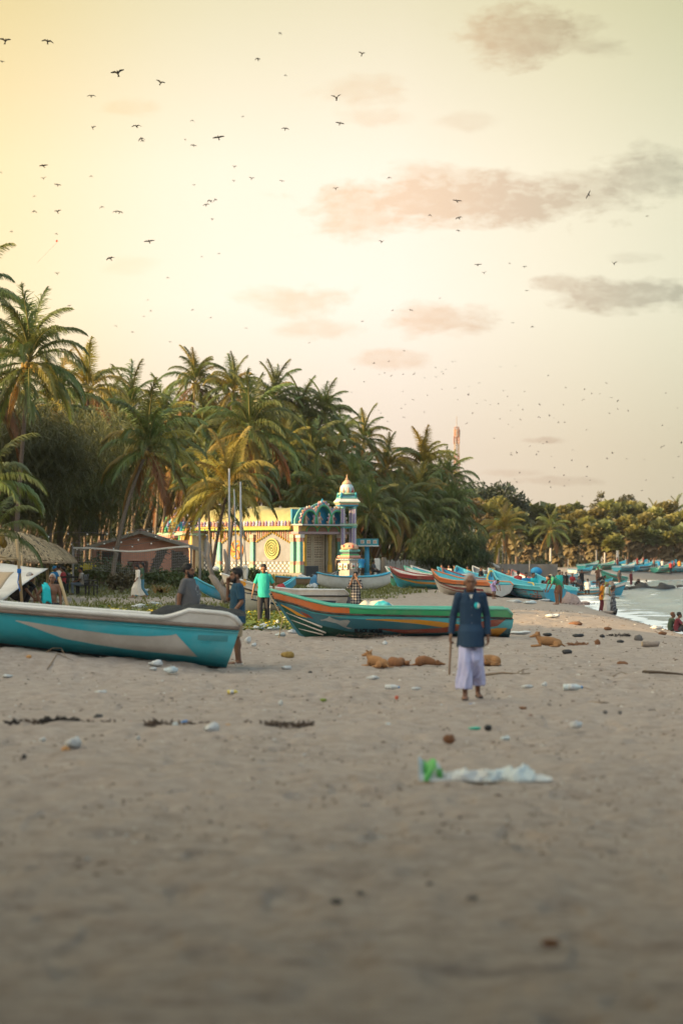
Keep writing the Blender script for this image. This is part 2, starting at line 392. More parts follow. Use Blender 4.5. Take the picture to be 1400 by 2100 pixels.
# ------------------------------------------------------------------ vegetation
leaf_g = mat('palm_leaf_green', (0.115, 0.15, 0.05), 0.42, 0.25, 1.2, trans=0.28, rnd=0.5)
leaf_y = mat('palm_leaf_yellow', (0.27, 0.23, 0.06), 0.5, 0.25, 1.2, trans=0.36, rnd=0.4)
leaf_d = mat('palm_leaf_dry', (0.25, 0.14, 0.055), 0.8, 0.25, 1.2, trans=0.25, rnd=0.4)
rach_m = mat('palm_rachis', (0.22, 0.19, 0.06), 0.5, 0.2, 2.0)
bark_m = mat('palm_bark', (0.17, 0.13, 0.10), 0.9, 0.3, 5.0, bump=0.02, stretch=(1, 1, 6), rnd=0.4)
nut_m = mat('coconut_skin', (0.30, 0.19, 0.04), 0.5, 0.3, 3.0)

def frond_mesh(name, e0, droop, seed, mtl, n=78, L=4.6, hang=0.5):
    r = random.Random(seed); b = MB(); pts = []; ang = []; x = z = y = 0.0; N = 26; side_bend = r.uniform(-0.25, 0.25)
    for i in range(N + 1):
        s_ = i / N; a = e0 - droop * s_ ** 1.35
        pts.append(Vector((x, y, z))); ang.append(a)
        x += math.cos(a) * L / N; z += math.sin(a) * L / N; y += side_bend * s_ * L / N
    b.cur = 1; b.tube(pts[::2], [0.05 - 0.042 * i / 13 for i in range(14)], 4); b.cur = 0
    for k in range(n):
        s_ = 0.14 + 0.86 * (k + 0.5) / n; f = s_ * N; i = min(int(f), N - 1)
        p = pts[i].lerp(pts[i + 1], f - i); a = ang[i]
        T = Vector((math.cos(a), 0, math.sin(a))); U = Vector((-math.sin(a), 0, math.cos(a)))
        for sd_ in (-1, 1):
            if r.random() < 0.10: continue
            l = (1.38 - 0.62 * abs(s_ - 0.45) / 0.55 * (1 if s_ > 0.45 else 0.7)) * r.uniform(0.8, 1.1) * (0.55 + 0.45 * min(1, (1 - s_) * 6 + 0.15))
            sw = R(34 + 34 * s_ + r.uniform(-9, 9) + max(0, min(20, (math.degrees(e0) - 40) * .6))); h = hang * r.uniform(0.7, 1.7)
            D0 = (Vector((0, sd_, 0)) * math.cos(sw) + T * math.sin(sw) + U * 0.25).normalized()
            D1 = (D0 + Vector((0, 0, -1)) * (0.5 + 1.5 * h)).normalized()
            w0 = (T - D0 * T.dot(D0)).normalized() * 0.030
            m1 = p + D0 * l * 0.45; m2 = m1 + D1 * l * 0.55; w1 = (T - D1 * T.dot(D1)).normalized() * 0.028
            b.add([p - w0, p + w0, m1 + w1, m1 - w1, m2 + w1 * 0.12, m2 - w1 * 0.12], [(0, 1, 2, 3), (3, 2, 4, 5)])
    return b.mesh(name, [mtl, rach_m], True)
FR = {}
def fronds(kind):
    if kind not in FR:
        mm = {'g': leaf_g, 'y': leaf_y, 'd': leaf_d}[kind]; o = []
        for j, (e0, dr, hg) in enumerate([(82, 30, .2), (74, 70, .3), (58, 85, .4), (45, 95, .55), (30, 95, .7), (14, 85, .8), (-4, 70, .9), (-28, 50, .9), (-58, 25, .8)]):
            o.append([frond_mesh('frond_mesh', R(e0 + q * 5), R(dr + q * 9), 100 + j * 7 + q + ord(kind), mm, hang=hg) for q in range(2)])
        FR[kind] = o
    return FR[kind]
nutb = MB()
for k in range(7):
    a = k * 0.9; nutb.ball((0.26 * math.cos(a), 0.26 * math.sin(a), -0.30 - 0.09 * (k % 3)), (0.13, 0.13, 0.16), 7, 5)
nut_me = nutb.mesh('coconut_bunch', nut_m, True)

PALM_N = [0]
def palm(px, py, d, L=4.3, lean=(0, 0), col='g', n=26, label=None, group='coconut palms of the grove', base_px=None, curve=0.35, low=1.0, r0=0.125):
    """px,py: where the crown's heart shows; lean: foot offset in metres"""
    r = random.Random(1000 + PALM_N[0]); PALM_N[0] += 1
    H = AT(px, py, d); bx = H.x + lean[0]; by = H.y + lean[1]
    g = gz(bx, by) - 0.15
    root = empty('coconut_palm', (bx, by, g), 0, label, 'palm tree', group)
    root['crown_x'] = px; root['crown_y'] = py
    top = H - Vector((bx, by, g)); pts = []
    for i in range(11):
        s_ = i / 10; k = s_ * (1 - curve) + curve * s_ * s_ if True else s_
        pts.append(Vector((top.x * k, top.y * k, top.z * s_)))
    b = MB(); rad = [r0 * 1.6] + [r0 * (1.0 - 0.4 * i / 10) * (1.06 if i % 2 else 0.97) for i in range(1, 11)]
    b.tube(pts, rad, 7); b.build('trunk', bark_m, root, True)
    n = int(n * 1.12); sc = L / 4.2 * 0.64; a0 = r.uniform(0, 6.28)
    for k in range(n):
        q = k / (n - 1); lev = min(8, int((q ** 0.9) * 8.2 * low + r.uniform(-0.5, 0.6))); lev = max(0, lev)
        kind = 'g'
        if col == 'y': kind = r.choice('yygy') if lev < 7 else r.choice('yd')
        elif col == 'm': kind = r.choice('ggyg') if lev < 7 else r.choice('gydd')
        else: kind = r.choice('gggggy' if lev > 4 else 'gggggg') if lev < 8 else r.choice('gd')
        if lev == 8 and r.random() < 0.5: kind = 'd'
        me = fronds(kind)[lev][r.randrange(2)]
        link('frond', me, root, top + Vector((0, 0, -0.05 * lev * 0.6)), (r.uniform(-.12, .12), r.uniform(-.08, .08), a0 + k * 2.39996 + r.uniform(-.25, .25)), sc * r.uniform(0.85, 1.12))
    if r.random() < 0.75:
        link('coconut_bunch', nut_me, root, top, (0, 0, r.uniform(0, 6)), 1.0)
    return root

g1 = 'coconut palms at the left edge of the picture'
palm(-62, 610, 108, 4.6, (-1.5, 2), 'm', 24, 'tall coconut palm cut by the left picture edge, its top fronds reaching highest of all', g1)
palm(62, 735, 104, 4.4, (-1.0, 2), 'g', 26, 'big coconut palm with a stiff upright crown rising highest in full view at far left', g1)
palm(-25, 790, 112, 4.4, (0, 2), 'm', 24, 'coconut palm crown half cut off below the tallest crown at far left', g1)
palm(-22, 985, 76, 3.0, (-0.6, 1), 'm', 15, 'low young coconut palm whose arching fronds overhang the thatched umbrella', g1, low=0.8)
palm(-8, 1085, 80, 2.8, (-0.4, 1), 'g', 13, 'small coconut palm with hanging fronds just behind the big thatched umbrella', g1, low=0.9)
palm(182, 800, 138, 4.2, (-1, 3), 'y', 22, 'yellowish coconut palm right of the tallest left crown', g1)
palm(118, 830, 130, 4.2, (0, 2), 'm', 24, 'coconut palm with drooping fronds below the tall left crown', g1)
g2 = 'coconut palms behind the red hut'
palm(305, 918, 117, 4.5, (-1.7, -1), 'm', 28, 'coconut palm with a long curved trunk leaning over the red hut', g2, curve=0.75)
palm(268, 835, 172, 4.6, (0, 2), 'g', 24, 'dense dark coconut palm above the curved trunk palm', g2)
palm(225, 845, 178, 4.2, (-1, 2), 'g', 22, 'coconut palm left of the dense dark crown above the hut', g2)
palm(338, 855, 182, 4.4, (-1, 2), 'm', 24, 'coconut palm with spreading crown between the hut ridge and the skyline', g2)
palm(402, 785, 192, 4.8, (-1.5, 2), 'm', 26, 'skyline coconut palm with an open fan of fronds, tallest in the middle of the grove', g2)
palm(478, 800, 190, 4.4, (-1.0, 2), 'm', 26, 'skyline coconut palm with an upright brush of fronds next to the open fan crown', g2)
palm(350, 950, 178, 4.2, (-1, 2), 'g', 22, None, g2)
palm(205, 930, 185, 4.2, (-1, 2), 'm', 22, None, g2)
palm(170, 870, 190, 4.2, (0, 2), 'g', 22, None, g2)
palm(430, 865, 196, 4.4, (-2, 2), 'g', 24, None, g2)
palm(395, 940, 200, 4.2, (-2, 2), 'm', 24, None, g2)
g3 = 'coconut palms in front of the temple'
palm(512, 882, 160, 5.8, (-1.6, 1), 'm', 30, 'large golden lit coconut palm at the front of the grove above the temple roof', g3, curve=0.5, r0=0.16)
palm(468, 1000, 148, 5.2, (-1.1, 1), 'y', 24, 'lower golden coconut palm drooping beside the white poles', g3, low=0.9)
palm(426, 1026, 152, 5.0, (0.2, 1), 'm', 18, 'small coconut palm left of the white poles with drooping fronds', g3, low=0.9)
g4 = 'leaning coconut palms behind the temple'
palm(562, 818, 196, 4.8, (-3.5, 3), 'm', 28, 'skyline coconut palm with a thick crown right above the spiral painted wall', g4)
palm(615, 850, 196, 4.6, (-3.8, 3), 'g', 26, 'coconut palm with a dark crown left of the temple tower on the skyline', g4)
palm(664, 852, 196, 4.7, (-3.8, 3), 'g', 28, 'coconut palm with the rightmost skyline crown before the drop beside the temple tower', g4)
palm(700, 900, 204, 4.4, (-3.5, 3), 'g', 24, 'coconut palm hanging over the temple tower at the edge of the tall grove', g4)
palm(640, 930, 190, 4.6, (-3.4, 3), 'g', 26, None, g4)
palm(585, 930, 188, 4.6, (-3.2, 3), 'm', 26, None, g4)
palm(545, 950, 192, 4.2, (-3.0, 3), 'g', 24, None, g4)
palm(690, 965, 192, 4.2, (-3.4, 3), 'g', 24, None, g4)
palm(610, 985, 200, 4.2, (-3.4, 3), 'd' if False else 'm', 22, None, g4)
g5 = 'coconut palms right of the temple'
palm(745, 902, 208, 4.2, (-0.6, 2), 'm', 26, 'lone skyline coconut palm with orange fruit right of the tall grove', g5)
palm(722, 1000, 188, 4.0, (-1.4, 2), 'm', 24, 'coconut palm with yellow fronds just right of the temple tower', g5)
palm(760, 1052, 184, 4.4, (-1.0, 2), 'g', 24, 'coconut palm with hanging fronds over the blue canopy', g5, low=0.95)
palm(795, 960, 210, 4.4, (-2.0, 2), 'y', 26, 'coconut palm with a yellow spiky crown between the lone palm and the golden skirted one', g5)
palm(868, 958, 212, 4.8, (-2.6, 2), 'y', 32, 'coconut palm with a golden skirt of dry fronds left of the radio mast', g5)
palm(918, 985, 216, 4.4, (-2.6, 2), 'g', 28, 'coconut palm whose fronds hide the foot of the radio mast', g5)
palm(815, 1045, 196, 4.6, (-2.2, 2), 'g', 26, 'dark coconut palm above the grey paling fence', g5)
palm(872, 1062, 200, 4.6, (-3.2, 2), 'g', 26, 'dark leaning coconut palm left of the dense bush', g5)
palm(900, 1045, 208, 4.2, (-2.8, 2), 'g', 24, None, g5)
palm(838, 990, 216, 4.2, (-2.4, 2), 'm', 24, None, g5)
palm(775, 1010, 214, 4.2, (-2.0, 2), 'g', 24, None, g5)
palm(930, 1050, 222, 4.0, (-2, 2), 'g', 22, None, g5)
for (x, y, d, l, c_) in [(240, 985, 196, 4.0, 'g'), (120, 960, 176, 4.2, 'g'), (60, 900, 150, 4.2, 'g'), (330, 1010, 205, 3.8, 'g'), (385, 885, 204, 4.3, 'm'), (455, 920, 205, 4.3, 'g'), (540, 885, 208, 4.4, 'g'), (505, 965, 205, 4.0, 'm')]:
    palm(x, y, d, l, (-1.2, 2), c_, 26, None, g2)
for (x, y, d, l, c_) in [(590, 880, 212, 4.5, 'g'), (640, 885, 214, 4.5, 'g'), (670, 1000, 206, 4.0, 'g'), (580, 1000, 208, 4.0, 'g'), (640, 1005, 212, 4.0, 'm')]:
    palm(x, y, d, l, (-3.0, 2), c_, 26, None, g4)
for (x, y, d, l, c_) in [(735, 960, 214, 4.2, 'g'), (850, 1010, 224, 4.2, 'g'), (895, 1000, 228, 4.2, 'm'), (790, 1075, 206, 4.0, 'g'), (845, 1095, 204, 4.0, 'g')]:
    palm(x, y, d, l, (-2.0, 2), c_, 26, None, g5)
fillr = random.Random(31)
for k in range(56):
    x = 60 + k * 11.6 + fillr.uniform(-9, 9); lo = np.interp(x, [0, 150, 400, 560, 700], [800, 860, 830, 880, 960])
    palm(x, lo + fillr.uniform(10, 150), fillr.uniform(178, 222), fillr.uniform(3.9, 4.7), (fillr.uniform(-3, -1), 2), fillr.choice('ggmgy'), 24, None, g2 if x < 520 else g4)
for k in range(20):
    x = 715 + k * 11.4 + fillr.uniform(-8, 8)
    palm(x, 985 + fillr.uniform(0, 100), fillr.uniform(196, 226), fillr.uniform(3.9, 4.6), (fillr.uniform(-3, -1), 2), fillr.choice('ggmg'), 24, None, g5)
# deeper rows seen between the front trunks
rr = random.Random(5); g6 = 'coconut palms deep in the grove'
for k in range(26):
    px = 90 + k * 31 + rr.uniform(-12, 12); d = rr.uniform(222, 262)
    top = np.interp(px, [60, 200, 400, 560, 690, 760, 950], [860, 880, 860, 880, 930, 1000, 1020])
    palm(px, top + rr.uniform(0, 70), d, 4.4, (rr.uniform(-3, 0.5), rr.uniform(-2, 4)), 'g', 15, None, g6)
ORD = 'first second third fourth fifth sixth seventh eighth ninth tenth eleventh twelfth thirteenth fourteenth fifteenth sixteenth seventeenth eighteenth nineteenth twentieth'.split()
ORD += ['twenty ' + q for q in ORD[:9]] + ['thirtieth'] + ['thirty ' + q for q in ORD[:9]] + ['fortieth']
un = [o for o in bpy.data.objects if o.name.startswith('coconut_palm') and not o.get('label') and o['group'] != g6]
bpy.context.view_layer.update()
for gq, ph in ((g2, 'behind the red hut'), (g4, 'behind the temple roof'), (g5, 'right of the temple')):
    rows = [[], []]; sel = [o for o in un if o['group'] == gq]; hs = {o.name: o['crown_y'] for o in sel}; mid = sorted(hs.values())[len(hs) // 2]
    for o in sel: rows[0 if hs[o.name] < mid else 1].append(o)
    for row, rn in zip(rows, ('upper', 'lower')):
        for k, o in enumerate(sorted(row, key=lambda q: q['crown_x'])): o['label'] = 'coconut palm, %s from left in the %s row %s' % (ORD[k], rn, ph)
for o in bpy.data.objects:
    if 'crown_x' in o: del o['crown_x'], o['crown_y']
    if o.name.startswith('coconut_palm') and not o.get('label'):
        o['label'] = {g2: 'coconut palm crown packed among others between the red hut and the skyline',
                      g4: 'dark coconut palm packed among others behind the temple roof',
                      g5: 'dark coconut palm packed among others right of the temple',
                      g6: 'coconut palm deep in the grove shade, mostly hidden by the front palms'}[o['group']]
palm(1032, 1088, 262, 4.6, (0.3, 1), 'y', 26, 'golden coconut palm standing alone by the slanted white roof sheet', 'coconut palms on the far beach', low=1.0)
palm(1128, 1085, 330, 4.6, (0, 1), 'g', 22, 'dark coconut palm among the far round crowned palms', 'coconut palms on the far beach')
palm(1388, 1050, 400, 4.2, (0, 1), 'm', 20, 'feathery coconut palm above the treeline at the right picture edge', 'coconut palms on the far beach')
palm(1340, 1058, 405, 4.2, (0, 1), 'm', 20, 'feathery coconut palm second from the right picture edge above the far treeline', 'coconut palms on the far beach')
palm(1268, 1062, 400, 4.0, (0, 1), 'g', 18, 'feathery coconut palm between the two scraggy far trees', 'coconut palms on the far beach')

# ---- leafy trees
def blob_leaves(b, c, rad, n, size, r, droop=0.0, flat=1.0, strip=False, wd=.09):
    for k in range(n):
        a = r.uniform(0, 6.283); ph = math.asin(r.uniform(-1, 1)); q = r.random() ** 0.4
        p = Vector((math.cos(a) * math.cos(ph) * rad[0], math.sin(a) * math.cos(ph) * rad[1], math.sin(ph) * rad[2])) * q + Vector(c)
        s_ = size * r.uniform(0.6, 1.4)
        if strip:
            D = Vector((r.uniform(-.6, .6), r.uniform(-.6, .6), -droop + r.uniform(-.4, .6))).normalized(); W = Vector((r.uniform(-1, 1), r.uniform(-1, 1), 0.1)).normalized()
            b.add([p - W * s_ * wd, p + W * s_ * wd, p + D * s_ + W * s_ * wd * .35, p + D * s_ - W * s_ * wd * .35], [(0, 1, 2, 3)])
        else:
            q3 = Euler((r.uniform(-1.1, 1.1) * flat, r.uniform(-1.1, 1.1) * flat, r.uniform(0, 6.28))).to_matrix()
            P = [q3 @ Vector(v) + p for v in ((-s_ * .5, 0, 0), (0, -s_ * .24, -s_ * .06), (s_ * .5, 0, 0), (0, s_ * .24, -s_ * .06))]
            b.add(P, [(0, 1, 2, 3)])
def leafy(name, base, H, crown, leafcol, label, cat, group=None, n=2600, size=0.45, trunk_r=0.25, seed=1, limbs=9, crown_z=0.62, strip=False, droop=0.0, spread=(1, 1, 0.7), blobs=14, barkc=(0.16, 0.12, 0.09), wd=.09):
    r = random.Random(seed); root = empty(name, base, 0, label, cat, group)
    lm = mat('leaf_%s' % '_'.join('%d' % (x * 1000) for x in leafcol), leafcol, 0.55, 0.3, 0.8, trans=0.25, rnd=0.2)
    bm_ = mat('tree_bark_%d' % (barkc[0] * 100), barkc, 0.9, 0.3, 4.0, bump=0.02)
    b = MB(); c = MB(); cz = H * crown_z
    b.tube([(0, 0, -0.3), (r.uniform(-.2, .2), r.uniform(-.2, .2), H * .25), (r.uniform(-.4, .4), r.uniform(-.4, .4), cz)], [trunk_r * 1.4, trunk_r, trunk_r * .6], 8)
    cents = []
    for k in range(blobs):
        a = k * 2.4 + r.uniform(-.4, .4); q = math.sqrt((k + .5) / blobs); h = r.uniform(-1, 1) * math.sqrt(max(0, 1 - q * q * .8))
        cents.append(Vector((math.cos(a) * q * crown * spread[0] * .78, math.sin(a) * q * crown * spread[1] * .78, cz + h * crown * spread[2] * .75 + (H - cz - crown * spread[2]) * .5)))
    for k, p in enumerate(cents):
        if k < limbs: b.tube([(0, 0, cz * r.uniform(.55, .95)), p * .55 + Vector((0, 0, cz * .42)), p], [trunk_r * .5, trunk_r * .3, trunk_r * .08], 5)
        br = crown * r.uniform(.26, .44)
        blob_leaves(c, p, (br, br, br * r.uniform(.55, .85)), n // blobs, size, r, droop, 1.0, strip, wd)
    b.build('trunk', bm_, root, True); c.build('crown', lm, root)
    return root
cas = (0.12, 0.128, 0.052)
def GP(px, d): p = G(px, d); return p
leafy('casuarina_tree', GP(128, 126), 9.9, 5.2, cas, 'feathery dark casuarina tree filling the left between palms and hut', 'tree', 'casuarinas at the left', 30000, 0.50, 0.16, 21, 16, 0.60, True, 0.45, (1, .8, .78), 60, wd=.045)
leafy('casuarina_tree', GP(25, 118), 9.8, 4.4, (0.10, 0.108, 0.048), 'dark casuarina tree cut by the left picture edge above the thatched umbrella', 'tree', 'casuarinas at the left', 24000, 0.50, 0.16, 22, 16, 0.60, True, 0.45, (1, .8, .78), 54, wd=.045)
leafy('casuarina_tree', GP(95, 135), 11.0, 3.4, (0.12, 0.115, 0.06), 'dark feathery casuarina tree standing behind the two front ones at left', 'tree', 'casuarinas at the left', 18000, 0.50, 0.16, 23, 14, 0.6, True, 0.45, (1, .8, .8), 46, wd=.045)
leafy('broadleaf_tree', GP(1005, 345), 13.0, 5.8, (0.040, 0.058, 0.038), 'big dark round broadleaf tree right of the radio mast', 'tree', None, 5200, 0.75, 0.4, 31, 8, 0.62, blobs=30, spread=(1, 1, .62))
leafy('broadleaf_tree', GP(962, 300), 10.2, 3.4, (0.11, 0.085, 0.045), 'brownish dry tree at the foot of the dark round tree', 'tree', None, 2600, 0.6, 0.25, 32, 8, 0.6)
leafy('dense_bush', GP(915, 178), 5.2, 2.7, (0.032, 0.058, 0.02), 'dense green drooping bush behind the beached boats', 'bush', None, 15000, 0.42, 0.2, 33, 9, 0.45, True, 0.5, (1.05, .8, .95), 40, wd=.05)
leafy('dense_bush', GP(958, 196), 4.6, 2.3, (0.035, 0.058, 0.024), 'green bush right of the dense drooping bush', 'bush', None, 9000, 0.42, 0.2, 34, 8, 0.45, True, 0.5, (1.05, .8, .95), 30, wd=.05)
leafy('scraggy_tree', GP(1228, 405), 13.6, 2.2, (0.095, 0.09, 0.05), 'tall scraggy tree with a thin crown above the far palms', 'tree', 'scraggy trees on the far skyline', 620, 0.5, 0.2, 35, 8, 0.66, spread=(.85, .85, 1.5), blobs=15)
leafy('scraggy_tree', GP(1278, 408), 13.4, 2.1, (0.075, 0.075, 0.042), 'tall scraggy tree with a rounded tuft crown above the far palms', 'tree', 'scraggy trees on the far skyline', 560, 0.5, 0.2, 36, 8, 0.70, spread=(1, 1, 1.0), blobs=11)
leafy('scraggy_tree', GP(1303, 410), 13.2, 1.9, (0.08, 0.078, 0.045), 'tall scraggy tree right of the rounded tuft crown on the far skyline', 'tree', 'scraggy trees on the far skyline', 500, 0.5, 0.2, 37, 8, 0.70, spread=(.9, .9, 1.2), blobs=11)

# ---- palmyra palms of the far bay
fan_y = mat('palmyra_leaf', (0.165, 0.16, 0.055), 0.5, 0.3, 1.0, trans=0.2, rnd=0.45)
fan_d = mat('palmyra_dead_leaf', (0.15, 0.115, 0.065), 0.85, 0.3, 1.0, trans=0.1, rnd=0.4)
fan_g = mat('palmyra_green_leaf', (0.085, 0.105, 0.045), 0.5, 0.3, 1.0, trans=0.2, rnd=0.3)
def fan(b, o, D, rad, r):
    D = D.normalized(); side = D.cross(Vector((0, 0, 1))); side = side.normalized() if side.length > .01 else Vector((1, 0, 0)); nrm = side.cross(D)
    c = o + D * rad * .75; vs = [c]; n = 9
    for k in range(n + 1):
        a = math.pi * (k / n - .5) * 1.65; rr_ = rad * (1.0 if k % 2 == 0 else .74)
        vs.append(c + D * math.cos(a) * rr_ + side * math.sin(a) * rr_ + nrm * (0.10 * rad * (1 if k % 2 else -1) - .12 * rad * abs(math.sin(a))))
    b.add(vs, [(0, k, k + 1) for k in range(1, n + 1)]); b.add([o, o + side * .05, c], [(0, 1, 2)])
def palmyra_meshes(seed):
    r = random.Random(seed); b = MB(); dd = MB()
    for k in range(34):
        a = k * 2.4; e = math.asin(1 - 1.25 * (k + .5) / 34 * 1.1) if k < 30 else -.4
        e = max(-.6, e); fan(b, Vector((0, 0, 0)), Vector((math.cos(a) * math.cos(e), math.sin(a) * math.cos(e), math.sin(e))), r.uniform(.95, 1.25), r)
    for k in range(26):
        a = k * 2.4 + 1; e = -r.uniform(.55, 1.35); z = -r.uniform(.2, 2.2)
        fan(dd, Vector((0, 0, z)), Vector((math.cos(a) * math.cos(e), math.sin(a) * math.cos(e), math.sin(e))), r.uniform(.7, 1.0), r)
    return b, dd
PV = []
for sd_ in range(4):
    b, dd = palmyra_meshes(50 + sd_); PV.append((b.mesh('palmyra_crown', fan_y if sd_ != 2 else fan_g), dd.mesh('palmyra_dead_skirt', fan_d)))
def palmyra(px, py, d, sc=1.0, label=None, group='palmyra palms along the far bay', skirt=True):
    r = random.Random(int(px * 7 + py)); H = AT(px, py, d); g = gz(H.x, d) - .2
    root = empty('palmyra_palm', (H.x, d, g), 0, label, 'palm tree', group); z = H.z - g
    b = MB(); b.tube([(0, 0, 0), (r.uniform(-.1, .1), 0, z * .5), (0, 0, z)], [.30, .22, .18], 6); b.build('trunk', bark_m, root, True)
    v = PV[r.randrange(4)]; q = r.uniform(0, 6.28)
    link('crown', v[0], root, (0, 0, z), (r.uniform(-.1, .1), r.uniform(-.1, .1), q), 1.12 * sc * r.uniform(.9, 1.1))
    if skirt: link('dead_leaf_skirt', v[1], root, (0, 0, z), (0, 0, q), 1.15 * sc * r.uniform(.9, 1.15))
    return root
front = [(1000, 1062, 300), (1058, 1075, 320), (1096, 1062, 352), (1120, 1060, 352), (1160, 1078, 372), (1172, 1108, 366), (1215, 1100, 362), (1242, 1092, 362), (1256, 1118, 360), (1286, 1078, 372), (1302, 1098, 366), (1334, 1106, 366),
         (1366, 1110, 366), (1395, 1102, 366), (1340, 1062, 385), (1375, 1078, 380), (1310, 1056, 392), (1272, 1055, 392), (1222, 1062, 388), (1190, 1066, 384), (1148, 1058, 388), (1200, 1082, 376), (1262, 1086, 372), (1322, 1078, 378), (1352, 1090, 372), (1398, 1068, 384),
         (1070, 1052, 360), (1044, 1050, 350), (1020, 1045, 340), (985, 1050, 320), (1178, 1052, 398), (1246, 1050, 398), (1292, 1048, 400), (1360, 1050, 400), (1100, 1095, 345), (1080, 1105, 335), (1140, 1105, 352)]
for lo_, hi_, rn in ((0, 1056, 'topmost'), (1056, 1070, 'upper middle'), (1070, 1094, 'lower middle'), (1094, 2000, 'lowest')):
    for k, (x, y, d) in enumerate(sorted(q for q in front if lo_ <= q[1] < hi_)):
        palmyra(x, y, d, 1.0, 'palmyra palm, %s from the left in the %s row of the far bay' % (ORD[k], rn))
for (x, y, d, lb) in [(1236, 1128, 352, 'low skirted palmyra palm nearest the far boats, left of the tall utility pole'), (1228, 1136, 350, None), (1346, 1128, 352, None)]:
    pass
# low scrub that closes the far treeline and the floor of the grove
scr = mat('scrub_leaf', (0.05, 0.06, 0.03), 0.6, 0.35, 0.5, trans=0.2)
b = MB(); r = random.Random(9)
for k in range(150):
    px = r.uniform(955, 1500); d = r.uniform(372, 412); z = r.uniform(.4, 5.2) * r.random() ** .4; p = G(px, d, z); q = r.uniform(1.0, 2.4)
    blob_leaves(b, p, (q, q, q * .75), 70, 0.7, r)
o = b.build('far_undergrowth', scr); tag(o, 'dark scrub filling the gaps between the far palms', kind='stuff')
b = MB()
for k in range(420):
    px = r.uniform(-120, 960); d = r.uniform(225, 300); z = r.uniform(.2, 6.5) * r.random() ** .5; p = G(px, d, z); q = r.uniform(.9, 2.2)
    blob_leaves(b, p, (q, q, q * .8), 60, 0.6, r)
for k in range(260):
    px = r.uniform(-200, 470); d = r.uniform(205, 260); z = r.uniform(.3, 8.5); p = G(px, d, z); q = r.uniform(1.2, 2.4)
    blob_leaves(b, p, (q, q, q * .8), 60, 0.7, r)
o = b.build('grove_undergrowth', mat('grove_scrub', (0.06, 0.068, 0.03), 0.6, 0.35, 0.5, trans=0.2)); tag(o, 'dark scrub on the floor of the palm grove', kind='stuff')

# trees that line the beach left of the frame: they throw the evening shade over the sand
cas_src = [leafy('shore_tree', (-70, -40, 0), 13, 5.0, cas, 'dense tree lining the beach left of the picture', 'tree', 'trees lining the beach out of frame', 5200, 1.25, 0.35, 70 + i, 10, 0.5, False, 0, (1, 1, 1.0), 26) for i in range(3)]
r = random.Random(77); TA = math.tan(R(abs(SUN_AZ) - 90)); k = 0
for lane in np.arange(-60, 150, 4.0):            # lane = where the tree's shadow crosses x = 0
    for row in (0, 1):
        s_ = r.uniform(.86, 1.12); x = -27 - row * 7 + r.uniform(-1.5, 1.5)
        if 60 < lane < 74: s_ = .47 if row == 0 else 0
        elif 73 <= lane < 88: s_ = 0
        elif 20.5 < lane < 27.5: s_ = 0
        y = lane + x * TA
        if not s_: continue
        if x > -0.1412 * y - 7 * s_: x = -0.1412 * y - 7.5 * s_; y = lane + x * TA
        c = cas_src[k % 3] if k < 3 else copy_tree(cas_src[k % 3]); k += 1
        c.location = (x, y, gz(x, y) - .2); c.rotation_euler = (0, 0, r.uniform(0, 6.28)); c.scale = (s_, s_, s_)
for j, (x, y, q) in enumerate([(-9.5, 2, 0), (9.5, 2.5, 1)]):  # invented canopies out of view, added to darken the near sand
    leafy('added_shade_tree', (x, y, -.1), 13.5, 10.5, (0.06, 0.085, 0.03), 'added unseen tree whose canopy darkens the near sand, trunk %s of the camera' % ('west' if q == 0 else 'east'), 'tree', 'shade trees added over the viewpoint', 5200, 1.5, 0.4, 90 + j, 12, 0.74, blobs=34, spread=(1, 1.28, .16))
# ------------------------------------------------------------------ temple
P_ = lambda n, c, **k: mat(n, c, **k)
teal = mat('paint_teal', (0.035, 0.30, 0.36), 0.55, 0.12, 5, dirt=.3)
aqua = mat('paint_aqua', (0.16, 0.44, 0.42), 0.55, 0.12, 5, dirt=.25)
blue = mat('paint_blue', (0.02, 0.25, 0.42), 0.55, 0.12, 5, dirt=.25)
green = mat('paint_green', (0.06, 0.33, 0.12), 0.55, 0.15, 5, dirt=.25)
pgreen = mat('paint_pale_green', (0.30, 0.48, 0.33), 0.55, 0.15, 5, dirt=.25)
yellow = mat('paint_yellow', (0.44, 0.30, 0.06), 0.55, 0.12, 5, dirt=.3)
cream = mat('paint_cream', (0.50, 0.43, 0.32), 0.6, 0.1, 5, dirt=.3)
pink = mat('paint_pink', (0.58, 0.27, 0.22), 0.6, 0.12, 5, dirt=.25)
salm = mat('paint_peach', (0.62, 0.36, 0.22), 0.6, 0.12, 5, dirt=.25)
redp = mat('paint_red', (0.42, 0.06, 0.05), 0.55, 0.12, 5, dirt=.25)
purple = mat('paint_purple', (0.27, 0.22, 0.42), 0.55, 0.12, 8, dirt=.25)
whitep = mat('paint_white', (0.72, 0.70, 0.66), 0.6, 0.08, 5, dirt=.25)
grey = mat('temple_wall_grey', (0.23, 0.245, 0.275), 0.75, 0.12, 2.5, dirt=.35)
dkgrey = mat('dado_grey', (0.14, 0.15, 0.16), 0.75, 0.12, 2.5, dirt=.25)
olive = mat('roof_olive_yellow', (0.33, 0.30, 0.13), 0.6, 0.22, 1.5, dirt=.4)
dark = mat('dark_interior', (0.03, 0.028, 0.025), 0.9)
gold = mat('paint_gold', (0.62, 0.36, 0.05), 0.4, 0.12, 6, metal=0.2)
skin_st = mat('statue_flesh', (0.55, 0.33, 0.22), 0.6, 0.1, 8)
TD = 166.0
tp = G(602, TD); tp.z = 0.58
temple = empty('temple', tp, R(45), 'painted temple hall with spiral wall disc, triple arched entrance and vaulted roof', 'temple')
WL, WW = 9.9, 4.15
